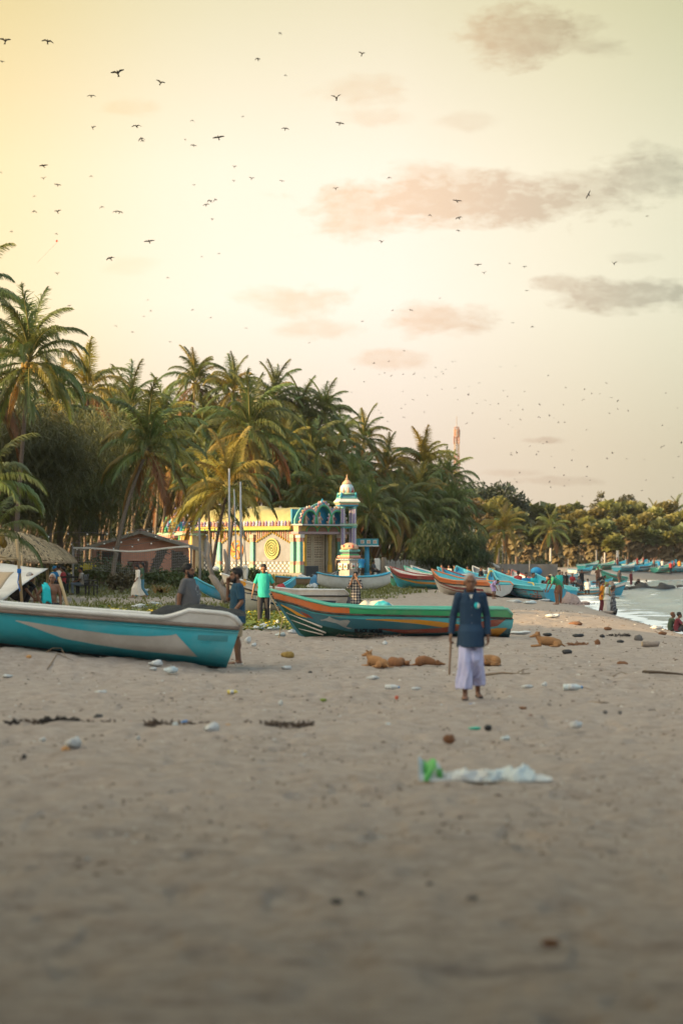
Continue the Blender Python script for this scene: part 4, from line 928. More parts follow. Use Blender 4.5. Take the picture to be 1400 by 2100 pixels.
# ------------------------------------------------------------------ boats
class Boat:
    """hull with stern at x=0, bow at x=L; z=0 is the keel on the sand. Tables run from stern to bow."""
    def __init__(s, L=6.0, beam=0.85, rail=((0, .52), (.3, .565), (.67, .61), (.755, .63), (.84, .69), (.92, .84), (1, .945)),
                 top=((0, .60), (.02, .74), (.3, .74), (.59, .76), (.68, .80), (.755, .82), (.84, .93), (.92, 1.05), (1, 1.18)), rake=.75, keel=((0, 0), (.8, 0), (.9, .03), (1, .10)), nu=40, transom_rake=.10):
        s.L, s.beam, s.rake, s.nu, s.tr = L, beam, rake, nu, transom_rake
        s.rail_t, s.top_t, s.keel_t = [np.array(t, float) for t in (rail, top, keel)]
    def ip(s, t, u): return float(np.interp(u, t[:, 0], t[:, 1]))
    def bm(s, u): return s.beam * (min(1, .86 + .5 * u) if u < .4 else 1.0) * max(0.0, 1 - max(0, (u - .42) / .58) ** 2.3) + .012
    def pt(s, u, v, side=-1, off=0.0):
        zk, zr, zt = s.ip(s.keel_t, u), s.ip(s.rail_t, u), s.ip(s.top_t, u)
        if v <= 1:
            z = zk + (zr - zk) * v; sh = u ** 2
            f = (v / .32 * .72 if v < .32 else .72 + .28 * math.sin((v - .32) / .68 * math.pi / 2)) * (1 - sh) + (v ** .85) * sh
        else: z = zr + (zt - zr) * (v - 1); f = 1.0 + .05 * (v - 1)
        k = max(0, (u - .55) / .45) ** 2.2
        zz = (z - 0) / s.ip(s.top_t, 1.0)
        x = u * s.L - k * s.rake * max(0, 1 - zz) ** 1.15 - (1 - u) ** 6 * s.tr * (zz - 1)
        return Vector((x, side * (s.bm(u) * f + off), z))
    def proj(s, x, z, off=.006, side=-1):
        u = x / s.L
        for _ in range(6):
            zk, zr, zt = s.ip(s.keel_t, min(1, max(0, u))), s.ip(s.rail_t, min(1, max(0, u))), s.ip(s.top_t, min(1, max(0, u)))
            v = (z - zk) / max(.05, zr - zk); v = v if v <= 1 else 1 + (z - zr) / max(.05, zt - zr)
            p = s.pt(min(1, max(0, u)), min(2, max(0, v)), side); u += (x - p.x) / s.L
        q = s.pt(min(1, max(0, u)), min(2, max(0, v)), side, off); return Vector((x, q.y, z))
    def shell(s, m_list, v0, v1, u0=0.0, u1=1.0, nv=8, off=0.0, both=True):
        b = MB(); n = max(4, int(s.nu * (u1 - u0)))
        for sd_ in ((-1, 1) if both else (-1,)): b.grid(lambda a, c: s.pt(u0 + (u1 - u0) * a, v0 + (v1 - v0) * c, sd_, off), n, nv)
        return b
    def transom(s, v1=1.0):
        b = MB(); pts = [s.pt(0, v1 * k / 10, -1) for k in range(11)] + [s.pt(0, v1 * k / 10, 1) for k in range(10, 0, -1)]
        b.prism(list(range(len(pts))), lambda k: pts[k], lambda k: pts[k] + Vector((.05, 0, 0))) if False else b.add(pts, [tuple(range(len(pts)))])
        return b
    def rim(s, v, w_, r=.03, n=5, u0=0.0, u1=1.0):
        b = MB()
        for sd_ in (-1, 1):
            b.tube([s.pt(u0 + (u1 - u0) * k / s.nu, v, sd_, w_) for k in range(s.nu + 1)], r, n)
        return b
    def inner(s, floor=.24, t=.05):
        b = MB(); n = s.nu
        for sd_ in (-1, 1):
            def fn(a, c):
                u_ = .012 + a * .97; fl = floor + (s.ip(s.rail_t, u_) - floor) * min(1, max(0, (u_ - .68) / .25)); p = s.pt(u_, 2 - 1.35 * c, sd_, -t); z = max(p.z, fl)
                if c > .999: return Vector((p.x, 0, fl))
                return Vector((p.x, sd_ * max(0, abs(p.y)), z))
            b.grid(fn, n, 6)
        pts = [s.pt(.012, 2, -1, -t), s.pt(.012, 1, -1, -t), s.pt(.012, 1, 1, -t), s.pt(.012, 2, 1, -t)]
        b.add(pts, [(0, 1, 2, 3)]); return b
    def strip(s, up, lo, off=.006, n=40, side=-1):
        """patch between two curves given as (x, z) lists in side view"""
        up, lo = np.array(up, float), np.array(lo, float)
        def rs(a):
            d = np.concatenate([[0], np.cumsum(np.hypot(*np.diff(a, axis=0).T))]); q = np.linspace(0, d[-1], n + 1)
            return np.interp(q, d, a[:, 0]), np.interp(q, d, a[:, 1])
        ux, uz = rs(up); lx, lz = rs(lo); b = MB()
        b.grid(lambda a, c: s.proj(ux[int(round(a * n))] * (1 - c) + lx[int(round(a * n))] * c, uz[int(round(a * n))] * (1 - c) + lz[int(round(a * n))] * c, off, side), n, 4)
        return b
    def poly(s, pts, off=.008, side=-1):
        b = MB(); bmx = bmesh.new(); vs = [bmx.verts.new((x, z, 0)) for x, z in pts]; bmx.faces.new(vs); bmesh.ops.triangulate(bmx, faces=bmx.faces[:])
        bmesh.ops.subdivide_edges(bmx, edges=bmx.edges[:], cuts=1); bmx.verts.ensure_lookup_table(); bmx.verts.index_update()
        b.add([s.proj(v.co.x, v.co.y, off, side) for v in bmx.verts], [tuple(v.index for v in f.verts) for f in bmx.faces]); bmx.free(); return b
def text_mesh(txt, size, bold=0.0, shear=0.0):
    cu = bpy.data.curves.new('lettering', 'FONT'); cu.body = txt; cu.size = size; cu.offset = bold; cu.shear = shear; cu.resolution_u = 2
    o = bpy.data.objects.new('lettering', cu); COL.objects.link(o); dg = bpy.context.evaluated_depsgraph_get(); dg.update()
    me = bpy.data.meshes.new_from_object(o.evaluated_get(dg)); bpy.data.objects.remove(o)
    vs = [v.co.copy() for v in me.vertices]; fs = [tuple(p.vertices) for p in me.polygons]; return vs, fs
def paint(n, c, **k):
    k.setdefault('rough', .42); k.setdefault('var', .10); k.setdefault('scale', 3); k.setdefault('dirt', .45); k.setdefault('dcol', (.30, .27, .22)); return mat('boat_' + n, c, **k)
b_tq = paint('turquoise', (0.055, 0.50, 0.62), dirt=.3, dcol=(.32, .55, .60)); b_cream = paint('cream', (0.62, 0.57, 0.50), dirt=.45, dcol=(.28, .23, .16)); b_wht = paint('white', (0.62, 0.60, 0.56), dirt=.4, dcol=(.30, .26, .20))
b_org = paint('orange', (0.52, 0.135, 0.035)); b_grn = paint('green', (0.035, 0.30, 0.12), dirt=.3); b_slate = paint('slate_blue', (0.045, 0.17, 0.225), dirt=.25); b_lblue = paint('light_blue', (0.07, 0.42, 0.50), dirt=.25); b_dgreen = paint('bottle_green', (0.012, 0.075, 0.060), dirt=.3, dcol=(.05, .14, .14))
b_amber = paint('amber', (0.62, 0.28, 0.025), dirt=.2); b_red = paint('brick_red', (0.26, 0.055, 0.035), dirt=.3); b_mint = paint('mint', (0.08, 0.42, 0.30)); b_maroon = paint('maroon', (0.25, 0.03, 0.035)); b_blue = paint('sky_blue', (0.025, 0.33, 0.50)); b_navy = paint('navy', (0.015, 0.05, 0.11)); b_grey = paint('grey', (0.20, 0.22, 0.23)); b_yel = paint('yellow', (0.60, 0.40, 0.04)); b_teal = paint('teal', (0.03, 0.36, 0.34)); b_brown = paint('brown', (0.30, 0.16, 0.07))
rubr = mat('rubber_rail', (0.025, 0.022, 0.020), .7, .4, 6, dirt=.6, dcol=(.16, .12, .08)); wood = mat('boat_wood', (0.24, 0.17, 0.11), .85, .25, 4, stretch=(1, 8, 8)); tar = mat('tar_black', (0.022, 0.024, 0.026), .6, .3, 5)
rail_br = mat('rail_brown', (0.20, 0.155, 0.125), .8, .3, 5, dirt=.4, dcol=(.10, .06, .04))

# ---- the boat lettered BLACK HORSE
K = 86.7
bx0 = 1050; by0 = 1305; dB = 57.4
bh_loc = G(bx0, dB - .3); bh_loc.z = CAMZ - (by0 - HOR) / K - .075
bh = empty('fishing_boat', bh_loc, R(180), 'green and orange fishing boat lettered BLACK HORSE lying on the sand behind the walking man', 'boat')
H = Boat(L=5.72, beam=.86)
X = lambda px: (bx0 - px) / K
Z = lambda y: (by0 - y) / K + .03
PT = lambda l: [(X(a), Z(b)) for a, b in l]
S1 = 1      # local +y is the side that faces the camera once the boat is turned round
H.shell(None, 0, 1).build('hull', b_slate, bh, True)
H.transom(2).build('transom', b_lblue, bh)
H.shell(None, 1, 2, 0, .675, nv=3).build('side_coaming', b_grn, bh, True); H.shell(None, 1, 2, .675, 1.0, nv=3).build('bow_strake', b_org, bh, True)
H.rim(1.0, .018, .026).build('rub_rail', rubr, bh, True); H.rim(2.0, -.02, .036).build('gunwale', b_mint, bh, True); H.inner().build('inside', b_grn, bh, True)
for x in (1.1, 2.6, 4.0):
    b = MB(); b.box((x, 0, .58), (.26, 1.5 * H.bm(x / H.L) / .86, .05)); b.build('thwart', b_grn, bh)
def dec(boat, parent, nm, m_, up, lo, off=.007, side=1, n=40): return boat.strip(up, lo, off, n, side).build(nm, m_, parent, True)
dec(H, bh, 'light_blue_band', b_lblue, PT([(1048, 1263), (900, 1259), (720, 1253.5), (660, 1249), (610, 1237), (575, 1227)]), PT([(1045, 1283), (1000, 1284), (900, 1278), (760, 1265), (700, 1262), (640, 1252), (590, 1235), (572, 1227.5)]), .006)
dec(H, bh, 'bottle_green_bottom', b_dgreen, PT([(1040, 1304), (900, 1302), (800, 1298), (720, 1291), (660, 1278), (620, 1262), (582, 1240), (572, 1232)]), PT([(1038, 1306.5), (900, 1306.5), (720, 1306.5), (640, 1306.5), (630, 1304), (615, 1293), (596, 1266), (574, 1234)]), .005)
dec(H, bh, 'amber_swoosh', b_amber, PT([(750, 1264), (800, 1263.5), (860, 1265), (900, 1269), (960, 1278), (1000, 1284)]), PT([(750, 1265), (800, 1268), (860, 1274), (900, 1280), (960, 1291), (1000, 1296)]), .012)
dec(H, bh, 'brick_swoosh', b_red, PT([(775, 1283), (830, 1286), (900, 1282), (960, 1272), (1005, 1265), (1032, 1264)]), PT([(775, 1284.5), (830, 1294), (900, 1292), (960, 1285), (1000, 1280), (1015, 1278)]), .0145)
dec(H, bh, 'amber_flash', b_amber, PT([(1000, 1284), (1014, 1282), (1036, 1282)]), PT([(992, 1292), (1004, 1299), (1016, 1303)]), .016)
dec(H, bh, 'amber_flame', b_amber, PT([(577, 1235), (600, 1245), (616, 1254), (632, 1262)]), PT([(577, 1237), (598, 1249), (612, 1258), (632, 1262.6)]), .012)
dec(H, bh, 'brick_flame', b_red, PT([(617, 1249), (632, 1255), (644, 1264)]), PT([(617, 1250), (626, 1259), (644, 1264.5)]), .012)
for (a, c) in (((587, 1252), (661, 1281)), ((598, 1267), (669, 1293)), ((613, 1285), (664, 1297))):
    b = MB(); b.tube([H.proj(X(a[0] + (c[0] - a[0]) * k / 12), Z(a[1] + (c[1] - a[1]) * k / 12), .012, 1) for k in range(13)], [(.004 + .022 * k / 12) for k in range(13)], 5); b.build('spray_rail', b_cream, bh, True)
horse = [(657, 1266), (664, 1265), (672, 1262), (676, 1258), (679, 1261), (683, 1263), (689, 1265), (698, 1267), (706, 1266), (713, 1265.5), (718, 1268), (711, 1269), (703, 1270), (698, 1271), (703, 1276), (710, 1280), (718, 1282), (722, 1284), (715, 1284), (706, 1281), (698, 1276.5), (690, 1272.5), (682, 1271), (675, 1269.5), (668, 1267.5), (660, 1268)]
H.poly(PT(horse), .014, 1).build('leaping_horse_emblem', mat('emblem_pale', (.36, .38, .38), .5, .2, 10), bh)
def letter(boat, parent, txt, x0, z0, size, m_, sgn=1, side=1, off=.016, bold=0.0, sp=1.0, sz=1.0, nm='lettering'):
    vs, fs = text_mesh(txt, size, bold); b = MB(); b.add([boat.proj(x0 - sgn * v.x * sp, z0 + v.y * sz, off, side) for v in vs], fs); return b.build(nm, m_, parent)
letter(H, bh, 'BLACK HORSE', X(727), Z(1292), .125, mat('letter_dark', (.012, .02, .035), .5), sp=.80, bold=.008)
for (x0_, z0_, w_, h_) in ((1.0, .46, .5, .02), (2.2, .50, .7, .015), (3.1, .16, .6, .02), (.5, .12, .4, .03), (3.9, .56, .4, .015)):
    dec(H, bh, 'scraped_paint', mat('scrape', (.30, .31, .28), .8, .3, 20), [(x0_, z0_), (x0_ + w_ * .5, z0_ + h_), (x0_ + w_, z0_ + .01)], [(x0_, z0_ - .004), (x0_ + w_ * .5, z0_ - .006), (x0_ + w_, z0_ + .004)], .017, n=12)
b = MB(); b.tube([H.pt(1, 2, 1) + Vector((-.12, -.05, .03)), H.pt(1, 1.6, 1) + Vector((.05, .02, 0)), H.pt(1, .6, 1) + Vector((.02, .12, -.1)), Vector((5.5, .35, .05)), Vector((5.9, .7, .03)), Vector((6.5, .9, .03))], .014, 6); b.build('bow_rope', mat('rope_tan', (.36, .27, .16), .9), bh, True)
b = MB(); b.box((.35, .0, .60), (.5, .5, .06)); b.build('stern_deck', b_grn, bh)

# ---- the turquoise boat at the left
dT = 41.3; KT = F / dT
nb_loc = G(489, dT); nb_loc.z = CAMZ - (1372 - HOR) / KT - .03
nb = empty('fishing_boat', nb_loc, 0, 'weathered turquoise boat with cream rail and cream arrow stripe at the left edge', 'boat')
nb.rotation_euler = (0, R(-6.0), R(180 + 3.5))
T = Boat(L=6.4, beam=.88, rail=((0, .74), (.2, .705), (.64, .625), (.8, .69), (1, .95)), top=((0, .80), (.025, .93), (.05, .965), (.15, .955), (.175, .86), (.21, .79), (.4, .75), (.64, .71), (.8, .80), (1, 1.1)), keel=((0, 0), (.45, .0), (.8, .05), (1, .2)), rake=.9, transom_rake=.22, nu=48)
T.shell(None, 0, 1).build('hull', b_tq, nb, True); T.transom(1).build('transom', b_tq, nb); T.shell(None, 1, 2, nv=4).build('gunwale_band', b_wht, nb, True)
b = MB(); pts = [T.pt(0, 1, -1), T.pt(0, 2, -1), T.pt(0, 2, 1), T.pt(0, 1, 1)]; b.add(pts, [(0, 1, 2, 3)]); b.build('transom_top', b_cream, nb)
T.rim(1.0, .02, .036).build('rub_rail', rail_br, nb, True); T.rim(.90, .012, .016).build('spray_rail', b_lblue, nb, True); T.rim(2.0, -.03, .045).build('gunwale', b_wht, nb, True); T.inner().build('inside', b_cream, nb, True)
b = MB(); b.tube([T.pt(k / 20 * .85, .03, 1, .004) for k in range(21)], .05, 6); b.tube([T.pt(k / 20 * .85, .0, -1, 0) for k in range(21)], .05, 6); b.build('keel_strip', tar, nb, True)
def unproj(px, y):
    """side-view coordinates of a pixel on the near face of that boat"""
    M = nb.matrix_basis if False else Matrix.LocRotScale(nb.location, nb.rotation_euler, None); o = Vector((0, 0, CAMZ)); D = Vector(((px - 700) / F, 1, -(y - HOR) / F))
    inv = M.inverted(); lo = inv @ o; ld = inv.to_3x3() @ D; yy = .80
    for _ in range(3):
        t_ = (yy - lo.y) / ld.y; p = lo + ld * t_; yy = T.proj(p.x, p.z, 0, 1).y
    return (p.x, p.z)
UP = [unproj(*q) for q in [(33, 1272), (60, 1275.5), (150, 1290), (240, 1302), (300, 1305), (352, 1303), (361, 1300)]]
LO = [unproj(*q) for q in [(33, 1273.5), (60, 1283), (130, 1309), (200, 1322), (280, 1334), (340, 1340), (405, 1347)]]
T.strip(UP, LO, .012, 60, 1).build('cream_arrow', b_wht, nb, True)
T.strip([unproj(407, 1302), unproj(468, 1304)], [unproj(405, 1312), unproj(466, 1316)], .009, 8, 1).build('faded_patch', paint('faded_turquoise', (.10, .33, .38), dirt=.8, dcol=(.04, .27, .32), scale=9), nb)
x0, z0 = unproj(410, 1318); letter(T, nb, 'AMARA BOAT' if False else '::::::::::', x0, z0, .09, paint('faded_letter', (.02, .19, .25)), side=1, off=.011, nm='faded_lettering')
net = mat('black_net', (0.022, 0.024, 0.026), .9, .4, 14, bump=.03, bscale=30)
def heap(name, base, spans, m_, label, cat, group=None, seed=1, rough=.06, res=30, stuff=False):
    """lumpy pile: spans = (cx, cy, rx, ry, h) humps"""
    r = random.Random(seed); b = MB(); x0 = min(s[0] - s[2] for s in spans); x1 = max(s[0] + s[2] for s in spans); y0 = min(s[1] - s[3] for s in spans); y1 = max(s[1] + s[3] for s in spans)
    def fn(a, c):
        x, y = x0 + (x1 - x0) * a, y0 + (y1 - y0) * c; z = 0.0
        for (cx, cy, rx, ry, h) in spans:
            q = ((x - cx) / rx) ** 2 + ((y - cy) / ry) ** 2
            if q < 1: z = max(z, h * (1 - q) ** .55)
        n_ = float(noise2(np.array([x * 5.1 + seed]), np.array([y * 5.1]), seed)[0]) * rough * 2 + float(noise2(np.array([x * 13 + seed]), np.array([y * 13]), seed + 1)[0]) * rough
        return Vector((x + n_ * .4, y, max(-.05, z + n_ * min(1, z * 6)) - .02))
    b.grid(fn, res, max(8, int(res * .6))); o = b.build(name, m_, None, True, base); tag(o, label, cat, group); return o
sp = Matrix.LocRotScale(nb.location, nb.rotation_euler, None) @ Vector((.75, .05, .90))
heap('black_net', sp, [(0, 0, .62, .62, .17), (-.45, -.1, .42, .5, .15), (.35, .0, .45, .5, .12)], net, 'black fishing net heaped over the stern of the turquoise boat', 'fishing net', seed=3, rough=.04)

# ---- generic beached boats
def make_boat(px_s, d_s, px_b, d_b, cols, label, group='fishing boats drawn up on the beach', L=None, cat='boat', hz=.9, sink=0.0, decs=(), motor=False):
    """cols: hull, strake, gunwale, inside, stripe"""
    ps = G(px_s, d_s); dx_ = GX(px_b, d_b) - ps.x; mx = (L or 5.8); dm = math.sqrt(max(.8, mx * mx - dx_ * dx_)); d_b = d_s + max(-dm, min(dm, d_b - d_s)); pb = G(px_b, d_b); v = pb - ps; ang = math.atan2(v.y, v.x); L = L or math.hypot(v.x, v.y)
    z = min(ps.z, pb.z) if not sink else SEA_Z - sink
    bt = empty('fishing_boat', (ps.x, ps.y, z + .02), ang, label, cat, group); bt.rotation_euler = (0, -math.atan2(pb.z - ps.z, L) if not sink else 0, ang)
    h = Boat(L=L, beam=.72, nu=22, rail=((0, .55 * hz), (.5, .58 * hz), (.75, .66 * hz), (.9, .86 * hz), (1, 1.02 * hz)), top=((0, .62 * hz), (.03, .76 * hz), (.5, .78 * hz), (.75, .9 * hz), (.9, 1.12 * hz), (1, 1.32 * hz)))
    h.shell(None, 0, 1, nv=6).build('hull', cols[0], bt, True); h.transom(2).build('transom', cols[0], bt); h.shell(None, 1, 2, nv=2).build('strake', cols[1], bt, True)
    h.rim(1.0, .015, .03).build('rub_rail', rubr, bt); h.rim(2.0, -.02, .045).build('gunwale', cols[2], bt); h.inner().build('inside', cols[3], bt, True)
    for x in (.25, .55):
        b = MB(); b.box((x * L, 0, .6 * hz), (.25, 1.5 * h.bm(x), .05)); b.build('thwart', cols[3], bt)
    for sd_ in (-1, 1):
        h.strip([(L * .12, .40 * hz), (L * .5, .46 * hz), (L * .86, .72 * hz)], [(L * .12, .28 * hz), (L * .5, .32 * hz), (L * .86, .70 * hz)], .01, 18, sd_).build('painted_stripe', cols[4], bt, True)
        if len(cols) > 5:
            h.strip([(L * .05, .20 * hz), (L * .5, .24 * hz), (L * .80, .5 * hz)], [(L * .05, .06 * hz), (L * .4, .06 * hz), (L * .80, .46 * hz)], .01, 18, sd_).build('painted_stripe', cols[5], bt, True)
    if motor:
        mo = MB(); mo.box((-.18, 0, .85), (.32, .26, .36), taper=.8); mo.tube([(-.18, 0, .7), (-.2, 0, .1)], .05, 6); mo.build('outboard_motor', b_grey, bt, True)
    return bt, h
make_boat(1030, 113, 884, 121, (b_wht, b_org, b_org, b_lblue, b_maroon, b_red), 'white hulled boat with a bright orange bow, foremost of the beached cluster', decs=())
make_boat(945, 131, 798, 136, (b_blue, b_maroon, b_maroon, b_wht, b_amber, b_lblue), 'blue boat with a maroon top strake, leftmost of the beached cluster')
make_boat(902, 140, 790, 148, (b_mint, b_wht, b_wht, b_mint, b_maroon), 'mint boat with a white bow poking up behind the maroon edged boat')
make_boat(925, 143, 828, 150, (b_wht, b_mint, b_mint, b_wht, b_teal), 'white boat with a mint green bow between two pale bows')
make_boat(945, 146, 842, 154, (b_lblue, b_wht, b_wht, b_blue, b_maroon), 'pale bowed boat behind the mint bow')
make_boat(1005, 127, 896, 136, (b_blue, b_blue, b_lblue, b_lblue, b_wht, b_navy), 'sky blue boat with a high bow behind the orange one')
make_boat(1010, 121, 906, 129, (b_wht, b_wht, b_maroon, b_blue, b_maroon), 'white boat with a maroon gunwale tucked behind the orange bow')
make_boat(1085, 132, 1000, 142, (b_lblue, b_maroon, b_wht, b_blue, b_wht), 'light blue boat with a maroon strake right behind the walking man')
make_boat(1090, 126, 1003, 134, (b_blue, b_blue, b_lblue, b_lblue, b_maroon), 'all blue boat right of the walking man\'s head')
make_boat(1120, 138, 1048, 149, (b_mint, b_mint, b_maroon, b_wht, b_wht), 'green boat with a maroon edge in the middle of the beached cluster')
make_boat(990, 150, 935, 160, (b_wht, b_wht, b_lblue, b_blue, b_blue), 'white boat with a pale blue gunwale deep in the cluster')
make_boat(1040, 155, 968, 166, (b_lblue, b_wht, b_wht, b_grey, b_maroon), 'small pale boat deepest in the beached cluster')
fb, fh = make_boat(1138, 112, 1034, 116, (b_blue, b_lblue, b_lblue, b_lblue, b_lblue), 'sky blue boat with red swirls on its side and its square stern to the sea', L=5.6)
for k, (xx, zz) in enumerate(((.5, .24), (.85, .22), (.65, .42), (1.1, .26))):
    b = MB(); b.tube([fh.proj(xx + .15 * math.cos(a), zz + .07 * math.sin(a), .012, 1) for a in np.linspace(0, 5.6, 15)], .022, 4); b.build('painted_swirl', b_red, fb)
for k in range(3):
    fh.strip([(1.4, .30 + k * .07), (2.4, .30 + k * .07)], [(1.4, .27 + k * .07), (2.4, .285 + k * .07)], .012, 10, 1).build('painted_line', b_red, fb)
ob, oh = make_boat(1068, 114, 1004, 121, (b_navy, b_amber, b_yel, b_blue, b_lblue), 'dark blue boat with an amber coaming between the white and the sky blue hull', L=5.2)
make_boat(1158, 118, 1096, 128, (b_blue, b_blue, b_lblue, b_lblue, b_maroon), 'blue boat whose stern shows just right of the red swirled boat')
wb, wh_ = make_boat(1172, 196, 1284, 192, (b_blue, b_wht, b_lblue, b_lblue, b_brown, b_brown), 'blue and brown boat floating at the water\'s edge with men around it', 'boats at the water', sink=.25, hz=1.1)
# boats and canoes on the grass at the left
wy, wyh = make_boat(690, 81, 452, 77, (b_wht, b_wht, b_wht, b_blue, b_navy, b_navy), 'white boat with worn yellow lettering on its bow behind the man in teal', L=5.0, hz=.98)
for k, (x, t_) in enumerate(((4.55, 'DS'), (3.95, '1 S2'))):
    letter(wyh, wy, t_, x, .92 - .07 * k, .26, b_amber, side=1, sp=.9, bold=.02, off=.02, nm='yellow_lettering')
b = MB(); b.tube([wyh.proj(3.0 + .22 * math.cos(a), .42 + .16 * math.sin(a), .012, 1) for a in np.linspace(0, 6.3, 21)], .02, 4); b.build('painted_ring', b_lblue, wy)
def canoe(px0, px1, d0, d1, cols, label, w_=.22, up=.55, h=.45, arms=True, group='outrigger canoes on the grass', armd=-1):
    a, c = G(px0, d0), G(px1, d1); v = c - a; L = math.hypot(v.x, v.y); cn_ = empty('outrigger_canoe', (a.x, a.y, min(a.z, c.z)), math.atan2(v.y, v.x), label, 'canoe', group); b = MB()
    e = lambda t_: abs(2 * t_ - 1) ** 3.0
    def fn(t_, q):
        ang = math.pi * q; wd = w_ * (1 - .9 * abs(2 * t_ - 1) ** 4); z0 = up * e(t_); return Vector((t_ * L, -wd * math.cos(ang), z0 * .75 + h - h * (1 - .25 * e(t_)) * math.sin(ang) ** .7))
    b.grid(fn, 26, 9); b.build('hull', cols[0], cn_, True)
    b = MB()
    for sd_ in (-1, 1): b.tube([(k / 26 * L, sd_ * w_ * (1 - .9 * abs(2 * k / 26 - 1) ** 4), up * e(k / 26) * .75 + h + .01) for k in range(27)], (.045), 5)
    b.build('wash_strake', cols[1], cn_, True)
    b = MB(); b.grid(lambda t_, q: Vector((t_ * L, (q - .5) * 1.7 * w_ * (1 - .9 * abs(2 * t_ - 1) ** 4), up * e(t_) * .75 + h - .03)), 26, 2); b.build('deck', cols[2], cn_)
    if arms:
        for t_ in (.3, .7):
            b = MB(); b.tube([(t_ * L, 0, h + .08), (t_ * L, armd * .9, h + .25), (t_ * L + .1, armd * 1.7, .18)], .045, 6); b.build('outrigger_arm', wood, cn_, True)
        b = MB(); b.tube([(.12 * L, armd * 1.7, .22), (.2 * L, armd * 1.72, .12), (.8 * L, armd * 1.72, .12), (.9 * L, armd * 1.7, .25)], [.03, .1, .1, .03], 8); b.build('float', wood, cn_, True)
    return cn_
canoe(400, 606, 96, 99, (b_tq if False else b_blue, b_lblue, b_blue), 'turquoise outrigger canoe whose two raised ends show either side of the standing men', up=.75, h=.42)
canoe(566, 728, 133, 137, (b_brown, b_blue, b_blue), 'long blue topped canoe with a brown side in front of the temple', w_=.34, up=.15, h=.52, arms=False)
canoe(650, 800, 126, 128, (b_wht, b_blue, b_blue), 'long pale canoe with a blue top cover below the temple gate', w_=.36, up=.30, h=.72, arms=False)
canoe(636, 690, 140, 139, (b_wht, b_grey, b_maroon), 'slim white canoe bow lying across in front of the temple gate', w_=.2, up=.35, h=.55, arms=False)
canoe(150, 20, 63.5, 63, (tar, tar, tar), 'black canoe hull in the grass behind the turquoise boat', w_=.3, up=.1, h=.35, arms=False)
blue_tarp = mat('blue_tarp', (.02, .16, .32), .5, .15, 5, bump=.02)
t_ = heap('blue_net_cover', AT(650, 1186, 131.5) - Vector((0, 0, .32)), [(0, 0, .42, .3, .55)], blue_tarp, 'dark blue tarp bundle over the end of the brown canoe', 'tarp', seed=5)
# far boats across the bay
fr = random.Random(21)
pal = [(b_blue, b_lblue, b_wht, b_lblue, b_wht), (b_mint, b_mint, b_wht, b_mint, b_maroon), (b_wht, b_blue, b_lblue, b_blue, b_red), (b_lblue, b_wht, b_lblue, b_wht, b_navy), (b_teal, b_blue, b_mint, b_wht, b_wht), (b_blue, b_maroon, b_lblue, b_blue, b_wht)]
far = [(1145, 262, 1185, 268), (1150, 245, 1208, 250), (1172, 285, 1214, 296), (1140, 225, 1192, 232), (1190, 305, 1226, 312), (1200, 258, 1255, 266), (1278, 288, 1228, 284), (1222, 310, 1260, 318), (1245, 318, 1285, 326), (1262, 308, 1302, 316), (1282, 318, 1318, 328),
       (1300, 312, 1336, 320), (1318, 322, 1352, 330), (1340, 314, 1376, 322), (1352, 326, 1386, 334), (1372, 318, 1412, 326), (1390, 330, 1420, 336), (1296, 330, 1326, 338), (1395, 338, 1425, 346)]
names = ['sky blue', 'mint green', 'white and blue', 'pale blue and white', 'teal', 'blue and maroon']
posn = ['at the left end of the far boats', 'below the two left far poles', 'third from the left of the far row', 'nearest at the left of the far bay', 'behind the third far boat', 'broadside in the middle of the far bay', 'with its green bow to the open sand, lowest of the far row', 'under the tall concrete pole', 'right of the tall concrete pole',
        'in front of the white far fence', 'left of the crowd on the far sand', 'behind the crowd on the far sand', 'at the middle of the far crowd', 'at the right of the far crowd', 'behind the right far bathers', 'near the right picture edge by the far crowd', 'cut by the right picture edge', 'close under the white far fence', 'highest at the right picture edge']
for k, (a, da, c, dc) in enumerate(far):
    q = k % 6 if k != 6 else 1
    make_boat(a, da, c, dc, pal[q], names[q] + ' boat ' + posn[k], 'boats across the bay')
# ------------------------------------------------------------------ people
def fuse(b, voxel, smooth=2, name='body'):
    me = b.mesh(name, []) if False else bpy.data.meshes.new(name)
    if not me.vertices: me.from_pydata(b.v, [], b.f)
    o = bpy.data.objects.new(name, me); COL.objects.link(o)
    m_ = o.modifiers.new('r', 'REMESH'); m_.mode = 'VOXEL'; m_.voxel_size = voxel; m_.use_smooth_shade = True
    if smooth: q = o.modifiers.new('s', 'SMOOTH'); q.iterations = smooth; q.factor = .5
    dg = bpy.context.evaluated_depsgraph_get(); dg.update()
    out_ = bpy.data.meshes.new_from_object(o.evaluated_get(dg)); out_.name = name
    bpy.data.objects.remove(o); bpy.data.meshes.remove(me); out_.materials.clear(); return out_
def cap(b, p0, p1, r0, r1, n=10):
    b.tube([p0, p1], [r0, r1], n); b.ball(p0, r0, n, 6); b.ball(p1, r1, n, 6)
V3 = Vector
JOINTS = dict(pelvis=(0, 0, .93), waist=(0, 0, 1.08), chest=(0, 0, 1.28), neck=(0, .015, 1.455), head=(0, -.01, 1.585), sL=(.158, 0, 1.395), sR=(-.158, 0, 1.395), eL=(.215, .03, 1.12), eR=(-.215, .03, 1.12),
              wL=(.225, -.03, .88), wR=(-.225, -.03, .88), hL=(.085, 0, .90), hR=(-.085, 0, .90), kL=(.09, -.025, .49), kR=(-.09, -.025, .49), aL=(.09, .02, .08), aR=(-.09, .02, .08))
skin1 = mat('skin_dark_brown', (0.20, 0.098, 0.058), .55, .12, 9); skin2 = mat('skin_brown', (0.24, 0.12, 0.07), .55, .12, 9); skin3 = mat('skin_light_brown', (0.34, 0.18, 0.11), .55, .12, 9)
